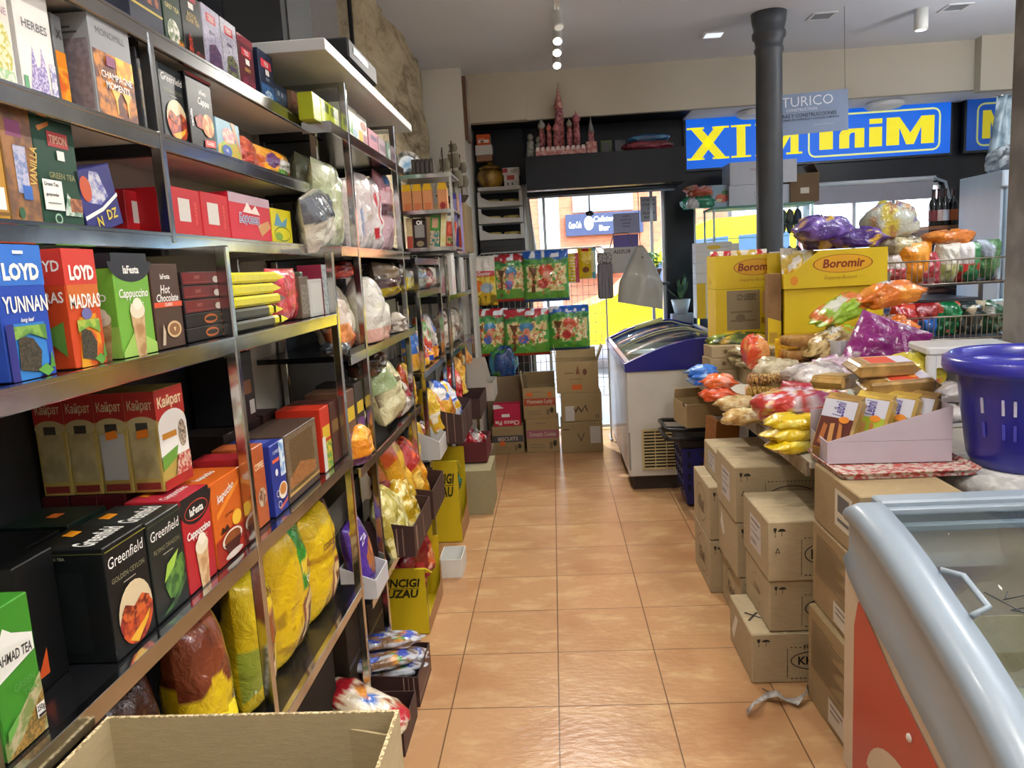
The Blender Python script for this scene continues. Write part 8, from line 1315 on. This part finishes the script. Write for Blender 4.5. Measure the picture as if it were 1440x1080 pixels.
b = MB(); b.b2((-w/2, -.21, h-.02), (w/2, .21, h), M('#3f7a6a', .4)); b.build('case_top', t); b = MB(); b.b2((-w/2+.02, -.203, .02), (w/2-.02, -.199, h-.02), glassy('#eefaff', .0)); b.build('front_glass', t)
for k in range(6):
    x = on_y((1103, 1113, 1124)[k % 3], 320, 4.25)[0]; z = 1.086+(.676 if k < 3 else .356); r = thing('slipper', 'dark slipper standing in the glass case, %s row, %s' % (('upper', 'lower')[k//3], ('left', 'middle', 'right')[k % 3]), 'slipper', (x, 4.3, z), 0, 'slippers in the glass case'); b = MB(); T = Matrix.Translation((0, 0, .11)); b.ball((0, 0, 0), (.035, .018, .11), M('#2a2624', .7), 14, T); b.build('sole', r); b = MB(); b.ball((0, -.02, .04), (.032, .024, .06), M(('#3a4a3c', '#5a4a44', '#2c3048')[k % 3], .7), 12, T); b.build('strap', r)
zt = gz+.001
tg = lambda px: on_y(px, 280, 4.25)[0]
carton('white_box', 'white box on the glass case left of the iron column, lower', 'box', (tg(1052), 4.32, zt), (.36, .3, .17), 0, '#b4bac4', {'front': [('o', .7, .5, .12, .2, '#7a8290', .003), ('t', 'logo', .7, .5, .1, '#7a8290')]})
carton('white_box', 'white box on top of the lower one behind the iron column', 'box', (tg(1070), 4.32, zt+.172), (.56, .3, .19), 0, '#b9bec8', {'front': [('r', .3, .6, .5, .7, '#a89ca4')]})
open_box('brown_box', 'brown carton with open top right of the iron column on the glass case', 'cardboard box', (tg(1128), 4.32, zt), (.24, .28, .24), 0, card('#6e5a44'), None, flaps=(('left', .09, -40), ('right', .09, -30)), art={'front': [('r', .35, .3, .65, .5, '#b9b0a0')]})
carton('white_box', 'white box standing in the gap right of the iron column', 'box', (tg(1106), 4.30, zt), (.09, .2, .16), 0, '#a9b0bc', {})
carton('tray_tin', 'pale blue tray printed with red strawberries on the glass case', 'tray', (tg(1014), 4.2, zt), (.26, .02, .19), 0, '#93aabc', {'front': [('e', .5, .4, .22, .2, ('#b03a34', '#c9704a', 9)), ('e', .6, .64, .12, .1, '#4a7a4a'), ('e', .4, .3, .1, .08, '#d8c4a0')]}, rot=(R(-10), 0, 0))
for k, (px, dz, s, c, lb) in enumerate(((975, 0, (.3, .2, .12), '#1f7a5a', 'green cloth bag at the left end of the glass case'), (975, .1, (.24, .18, .1), '#b8503c', 'red patterned bag lying on the green one'), (963, -.0, (.1, .1, .1), '#b9bec4', 'small white plastic bag hanging at the left end of the glass case'))):
    blob('cloth_bag' if k < 2 else 'plastic_bag', lb, 'bag', (tg(px)+.05, 4.24-.08*(k == 2), zt+dz), s, .2, c, [('n', 0, 0, 1, 1, 6, .62, '#c9a48a' if k == 1 else '#2f9a70' if k == 0 else '#8a9098')], 470+k, amp=.25)
# stacked white pastry boxes by the freezer's far end
for k in range(5):
    carton('pastry_box', 'white pastry box with yellow oval label by the window, %s of five from below' % ('first', 'second', 'third', 'fourth', 'fifth')[k], 'box', (on_y(1004, 340, 4.0)[0], 4.09, 1.086+.175*(k == 0)*0+(0, .30, .385, .47, .555)[k]), (.30, .17, (.298, .083, .083, .083, .083)[k]), 0, '#c9c8c2', {'front': [('e', .5, .5, .2, .22, '#c9a81c'), ('r', .72, .45, .95, .5, '#8a8a86')] if k else [('r', 0, 0, .25, 1, '#c9a81c'), ('r', .3, .2, .9, .6, '#b9c4cc'), ('e', .5, .8, .2, .08, '#8aa0b0')]}, 'white pastry boxes by the window')
carton('pastry_box', 'white pastry box standing upright beside the stack of five', 'box', (on_y(1034, 340, 4.0)[0], 4.09, 1.086), (.07, .15, .62), 0, '#c9c8c2', {'front': [('e', .5, .85, .3, .05, '#c9a81c')]})
t = thing('potted_plant', 'dark green leafy plant in a white pot by the black mullion', 'plant', (1.23, 4.59, 1.10)); b = MB(); b.lathe([(.06, 0), (.09, .13), (.08, .13)], M('#c4c6c4', .4), 18, None, True); b.build('pot', t); b = MB(); rs = random.Random(9); lf2 = M('#2f4a34', .4, c2='#5a7a4a', nscale=12)
for i in range(16):
    a_ = rs.random()*2*PI; T = Matrix.Translation((0, 0, .12)) @ Matrix.Rotation(a_, 4, 'Z') @ Matrix.Rotation(R(rs.uniform(10, 50)), 4, 'Y'); hh = .14+.14*rs.random(); b.add([(0, -.012, 0), (0, .012, 0), (.004, .022, hh*.5), (0, 0, hh), (.004, -.022, hh*.5)], [(0, 1, 2, 3, 4)], lf2, True, T)
b.build('foliage', t)
carton('white_box', 'white box with grey print under the plant by the mullion', 'box', (1.24, 4.60, .0), (.2, .12, 1.098), 0, '#a9adb2', {'front': [('r', .4, .9, .8, .92, '#5a5e64'), ('r', .4, .86, .7, .88, '#5a5e64'), ('r', .4, .8, .8, .82, '#5a5e64')]})
t = thing('notice', 'white printed notice fixed low on the iron column', 'notice', (1.635, 2.895, 1.42)); b = MB(); b.box((0, 0, .1), (.13, .003, .19), M('#c9ccd0', .7)); b.build('sheet', t); print_face(t, [('r', .12, .85-.1*i, .88-.1*(i % 3), .88-.1*i, '#8a8e96') for i in range(7)], Matrix.Translation((0, -.002, 0)), .13, .2, 'print')
# ================================================================== STREET
b = MB(); b.b2((-25, 4.95, -.16), (30, 40, -.02), M('#9a948c', .9, noise=.2)); struct(b.build('pavement'))
def at14(x, y, Y=15.): return on_y(x, y, Y)
bk = M('#b86a48', .85, c2='#a05a3c', nscale=3, stretch=(1, 1, 8))
t = thing('brick_building', 'orange brick building with a cafe across the street', 'building', (1.0, 15.4, 0)); b = MB(); b.b2((-6.4, 0, 0), (3.1, .5, 9), bk); b.build('wall', t)
xa, xb = at14(757, 300)[0]-1, at14(786, 300)[0]-1; b = MB(); b.b2((xa, -.03, 0), (xb, .0, 6), M('#e9e6dc', .7)); b.build('white_shutter', t)
q0, q1 = at14(806, 298), at14(892, 268); b = MB(); b.b2((q0[0]-1, -.04, q0[2]), (q1[0]-1, 0, q1[2]+.6), M('#7c7872', .4)); b.build('window', t)
# cafe sign and awning
a = on_y(795, 302, 15.2); c = on_y(905, 326, 15.2)
t = thing('cafe_sign', 'dark blue cafe sign board across the street', 'sign', ((a[0]+c[0])/2, 15.2, c[2])); w, h = c[0]-a[0], a[2]-c[2]; b = MB(); b.box((0, .08, h/2), (w, .14, h), M('#1a2446', .5)); b.build('board', t)
print_face(t, [('t', 'Coca-Cola', .12, .5, .3, W, {'w': .16, 's': .25}), ('e', .3, .55, .06, .32, W), ('t', 'Cafeteria', .52, .72, .26, W, {'w': .32, 's': .2}), ('t', 'Bar', .5, .3, .26, W)], Matrix.Translation((0, .0095, 0)), w, h, 'print', step=.002)
t = thing('awning', 'terracotta awning under the cafe sign', 'awning', ((a[0]+c[0])/2-.2, 14.93, c[2]-.75)); b = MB(); b.add([(-w/2, 0, 0), (w/2, 0, 0), (w/2, .4, .5), (-w/2, .4, .5), (-w/2, .01, -.12), (w/2, .01, -.12)], [(0, 1, 2, 3), (4, 5, 1, 0)], M('#b06a4c', .8, c2='#d8c0a8', nscale=4, stretch=(3, .01, .01))); o = b.build('awning_cloth', t); q = o.modifiers.new('s', 'SOLIDIFY'); q.thickness = .02
# yellow van
t = thing('yellow_van', 'bright yellow van parked outside the shop door', 'van', (2.25, 9.4, -.02)); yv = M('#e0b812', .35, coat=.4); gl = M('#5a6a80', .2, coat=.4)
prof = [(-1.9, .45), (-1.9, .95), (-1.3, 1.15), (-.35, 2.0), (.1, 2.15), (1.25, 2.2), (1.3, .45)]
b = MB(); b.prism(prof, -.9, .9, yv, Matrix.Rotation(PI/2, 4, 'X'), False); b.build('van_body', t)
b = MB(); b.prism([(-1.1, 1.2), (-.35, 1.86), (.3, 1.9), (.3, 1.2)], .9, .915, gl, Matrix.Rotation(PI/2, 4, 'X')); b.build('side_window', t)
b = MB(); b.prism([(.45, 1.2), (.45, 1.9), (1.15, 1.92), (1.15, 1.2)], .9, .915, gl, Matrix.Rotation(PI/2, 4, 'X')); b.build('side_window', t)
for x in (-1.1, .72):
    b = MB(); b.lathe([(.12, -.1), (.34, -.1), (.34, .1), (.12, .1)], M('#1c1c1e', .7), 24, Matrix.Translation((x, -.88, .34)) @ Matrix.Rotation(PI/2, 4, 'X')); wl2 = b.build('wheel', t)
    b = MB(); b.lathe([(.2, .101), (0, .106)], chrome(), 20, Matrix.Translation((x, -.88, .34)) @ Matrix.Rotation(PI/2, 4, 'X'), False); b.build('hub_cap', wl2)
# pale facade opposite the window
t = thing('pale_building', 'pale rendered building opposite the right shop window', 'building', (12, 15.4, 0)); b = MB(); b.b2((-7.8, 0, 0), (14, .5, 10), M('#d8d4c8', .8)); b.build('wall', t)
for i in range(5): b = MB(); b.b2((-5.6+3.2*i, -.04, 1.5), (-4.2+3.2*i, 0, 3.4), M('#8a98a8', .3)); b.build('window', t)
t = thing('street_sign', 'white hotel sign panel across the street', 'sign', (4.55, 13.0, 1.5)); b = MB(); b.box((0, 0, .25), (1.6, .1, .4), M('#dfe3e8', .5)); b.build('board', t); print_face(t, [('t', 'HOTEL', .5, .5, .6, '#b03a34', {'w': .8})], Matrix.Translation((0, -.052, .05)), 1.6, .4, 'print', step=.002)
b = MB(); b.tube([(0, .06, -1.52), (0, .06, .05)], .05, M('#7a8088', .4), 10); b.build('post', t)
# ================================================================== LIGHT
wd = bpy.data.worlds.new('sky'); SC.world = wd; wd.use_nodes = True
wn = wd.node_tree.nodes; wl = wd.node_tree.links; bg = wn['Background']
sk = wn.new('ShaderNodeTexSky'); sk.sky_type = 'NISHITA'; sk.sun_elevation = R(48); sk.sun_rotation = R(150); sk.sun_disc = False; sk.air_density = 1; sk.dust_density = 2
wl.new(sk.outputs['Color'], bg.inputs['Color']); bg.inputs['Strength'].default_value = 2.2
sn = bpy.data.lights.new('sun', 'SUN'); sn.energy = 7; sn.angle = R(1); so = bpy.data.objects.new('sun', sn); COL.objects.link(so); so.rotation_euler = (R(42), 0, R(-160))
def lamp(kind, loc, e, col=(1, .95, .86), size=.1, spot=None, target=None, blend=.6, sy=None):
    l = bpy.data.lights.new('lamp', kind); l.energy = e; l.color = col
    if kind == 'AREA':
        l.size = size
        if sy: l.shape = 'RECTANGLE'; l.size_y = sy
    else: l.shadow_soft_size = size
    if kind == 'SPOT': l.spot_size = R(spot); l.spot_blend = blend
    o = bpy.data.objects.new('lamp', l); COL.objects.link(o); o.location = loc
    if target is not None: o.rotation_euler = (Vector(target)-Vector(loc)).to_track_quat('-Z', 'Y').to_euler()
    return o
SC.view_settings.view_transform = 'Standard'; SC.view_settings.look = 'None'; SC.view_settings.gamma = 1; SC.view_settings.use_curve_mapping = False
SC.view_settings.exposure = -.2
# track of spotlights over the aisle
tr = thing('track_light', 'white ceiling track with small spotlights over the aisle', 'track light', (0.16, 1.2, CEIL))
wm = M('#e9e9e4', .4); b = MB(); b.b2((-.018, -3.6, -.03), (.018, 2.35, 0), wm); b.build('track_rail', tr)
for i, (y, tx, ty, lit) in enumerate(((-3.0, -.9, -3.0, 1), (-1.8, -1.0, -1.6, 1), (-.6, .9, -.3, 1), (.3, -.9, .5, 1), (1.3, -.2, 2.2, 1), (2.45, .4, 1.6, 0), (2.8, .12, .9, 1), (3.08, .06, 1.2, 1), (3.42, .2, 1.6, 1))):
    p = Vector((.16, y, CEIL-.1)); d = (Vector((tx, ty, .8))-p).normalized(); yl = y-1.2
    q = d.to_track_quat('Z', 'Y').to_matrix().to_4x4(); T = Matrix.Translation((0, yl, -.1)) @ q
    b = MB(); b.tube([(0, yl, 0), (0, yl, -.07)], .008, wm, 8); b.lathe([(.022, -.05), (.03, -.045), (.03, .05), (.034, .052), (.034, .058)], wm, 16, T); hd = b.build('spot_head', tr)
    b = MB(); b.lathe([(.028, .0595), (.0, .0595)], emis('#fff6e6', 30. if lit else .5), 16, T, False); b.build('spot_lens', hd)
    if lit: lamp('SPOT', p+d*.075, 70, spot=105, target=p+d*2, size=.035)
tl = thing('track_light', 'added unseen ceiling track over the tea shelves, standing in for mirror-reflected light', 'track light', (-.45, -.9, CEIL))  # unseen track added; its spots replace light bounced off the wall mirror
b = MB(); b.b2((-.018, -2.4, -.03), (.018, 1.6, 0), wm); b.build('track_rail', tl)
for y in (-2.6, -1.4, -.2):
    p = Vector((-.45, y, CEIL-.1)); d = (Vector((-.2, y+.5, 0))-p).normalized(); q = d.to_track_quat('Z', 'Y').to_matrix().to_4x4(); T = Matrix.Translation((0, y+.9, -.1)) @ q
    b = MB(); b.tube([(0, y+.9, 0), (0, y+.9, -.07)], .008, wm, 8); b.lathe([(.022, -.05), (.03, -.045), (.03, .05), (.034, .052), (.034, .058)], wm, 16, T); hd = b.build('spot_head', tl)
    b = MB(); b.lathe([(.028, .0595), (.0, .0595)], emis('#fff6e6', 30.), 16, T, False); b.build('spot_lens', hd)
    lamp('SPOT', p+d*.075, 24, spot=95, target=p+d*2, size=.035)
# recessed panels and round lamps
for (x, y, lb) in ((1.32, 3.42, 'small square recessed lamp glowing faintly, nearest the track'), (2.01, 3.15, 'small square recessed lamp, dark, right of the iron column'), (2.93, 3.18, 'small square recessed lamp, dark, beyond the white ceiling spotlight')):
    t = thing('recessed_lamp', lb, 'ceiling lamp', (x, y, CEIL)); b = MB(); s = .085
    for lo, hi in (((-s, -s, -.006), (s, -s+.02, 0)), ((-s, s-.02, -.006), (s, s, 0)), ((-s, -s+.02, -.006), (-s+.02, s-.02, 0)), ((s-.02, -s+.02, -.006), (s, s-.02, 0))): b.b2(lo, hi, M('#dfe1e4', .4))
    b.build('lamp_frame', t); b = MB(); b.b2((-s+.02, -s+.02, -.003), (s-.02, s-.02, -.001), M('#7f8894', .25) if x > 1.5 else emis('#e8f0ff', 1.2)); b.build('lamp_panel', t)
t = thing('ceiling_spotlight', 'white cylinder spotlight on the ceiling, upper right', 'ceiling lamp', (2.69, 3.16, CEIL))
b = MB(); b.lathe([(.042, -.14), (.045, -.135), (.045, 0)], wm, 20, None, True); b.build('spot_body', t); b = MB(); b.lathe([(.036, -.1405), (0, -.1405)], emis('#eef4ff', 6), 16, None, False); b.build('spot_lens', t)
for x, lb in ((1.88, 'round white ceiling lamp above the sign, behind the iron column'), (2.98, 'round white ceiling lamp above the right half of the sign')):
    t = thing('round_ceiling_lamp', lb, 'ceiling lamp', (x, 4.43, 2.838)); b = MB(); b.lathe([(.14, 0), (.155, -.01), (.155, -.035), (.13, -.05), (0, -.052)], M('#eef0f4', .5), 28, None, False); b.build('lamp_shade', t)
# two unseen ceiling panels, added to fill the shop with light
for x, y, e in ((1.6, -1.6, 60), (3.2, .8, 60)):
    t = thing('ceiling_fill_panel', 'added unseen fill panel on the ceiling %s' % ('above the ice cream freezer' if y < 0 else 'beyond the concrete column'), 'ceiling lamp', (x, y, CEIL)); b = MB(); b.b2((-.3, -.3, -.03), (.3, .3, 0), wm, None, .005); b.build('lamp_frame', t)
    b = MB(); b.b2((-.28, -.28, -.032), (.28, .28, -.0305), emis('#fff4e4', 3)); b.build('lamp_panel', t); lamp('AREA', (x, y, CEIL-.06), e, (1, .95, .87), .56, target=(x, y, 0))

# unseen opal globes, added as fill for ceiling and room
for k, (x, y, z, e, lb) in enumerate(((3.2, 2.3, 2.72, 30, 'added unseen fill globe over the right hand counter'), (-.5, -3.6, 2.55, 6, 'added unseen fill globe behind the tea shelves'))):
    t = thing('fill_globe', lb, 'ceiling lamp', (x, y, z)); b = MB(); b.ball((0, 0, 0), .11, emis('#fff4e2', 4), 20); b.build('globe', t); b = MB(); b.tube([(0, 0, .11), (0, 0, CEIL-z)], .008, wm, 8); b.build('stem', t)
    for q in ((0, 0, -.2), (0, 0, .16)): lamp('POINT', (x+q[0], y+q[1], z+q[2]), e*.5, (.9, .95, 1), .1)

lamp('POINT', lamp_f, 9, (.8, .95, 1), .08)  # point light added inside the fridge to brighten its door

# unseen troughs, added to brighten the ceiling with daylight-white fill
for k, (x, y, e, lb) in enumerate(((3.9, .2, 150, 'added unseen trough brightening the ceiling beyond the concrete column'), (1.9, -3.3, 60, 'added unseen trough brightening the ceiling behind the ice cream freezer'))):
    t = thing('fill_trough', lb, 'ceiling lamp', (x, y, 2.62)); b = MB(); b.b2((-.12, -.7, 0), (.12, .7, .06), wm, None, .006); b.build('trough', t); b = MB(); b.b2((-.1, -.68, .0605), (.1, .68, .064), emis('#eef4ff', 6)); b.build('fill_glow', t)
    for yy in (-.6, .6): b = MB(); b.tube([(0, yy, .06), (0, yy, CEIL-2.62)], .004, wm, 6); b.build('hanger', t)
    lamp('AREA', (x, y, 2.70), e, (.88, .94, 1), .2, target=(x, y, 3.2), sy=1.36)
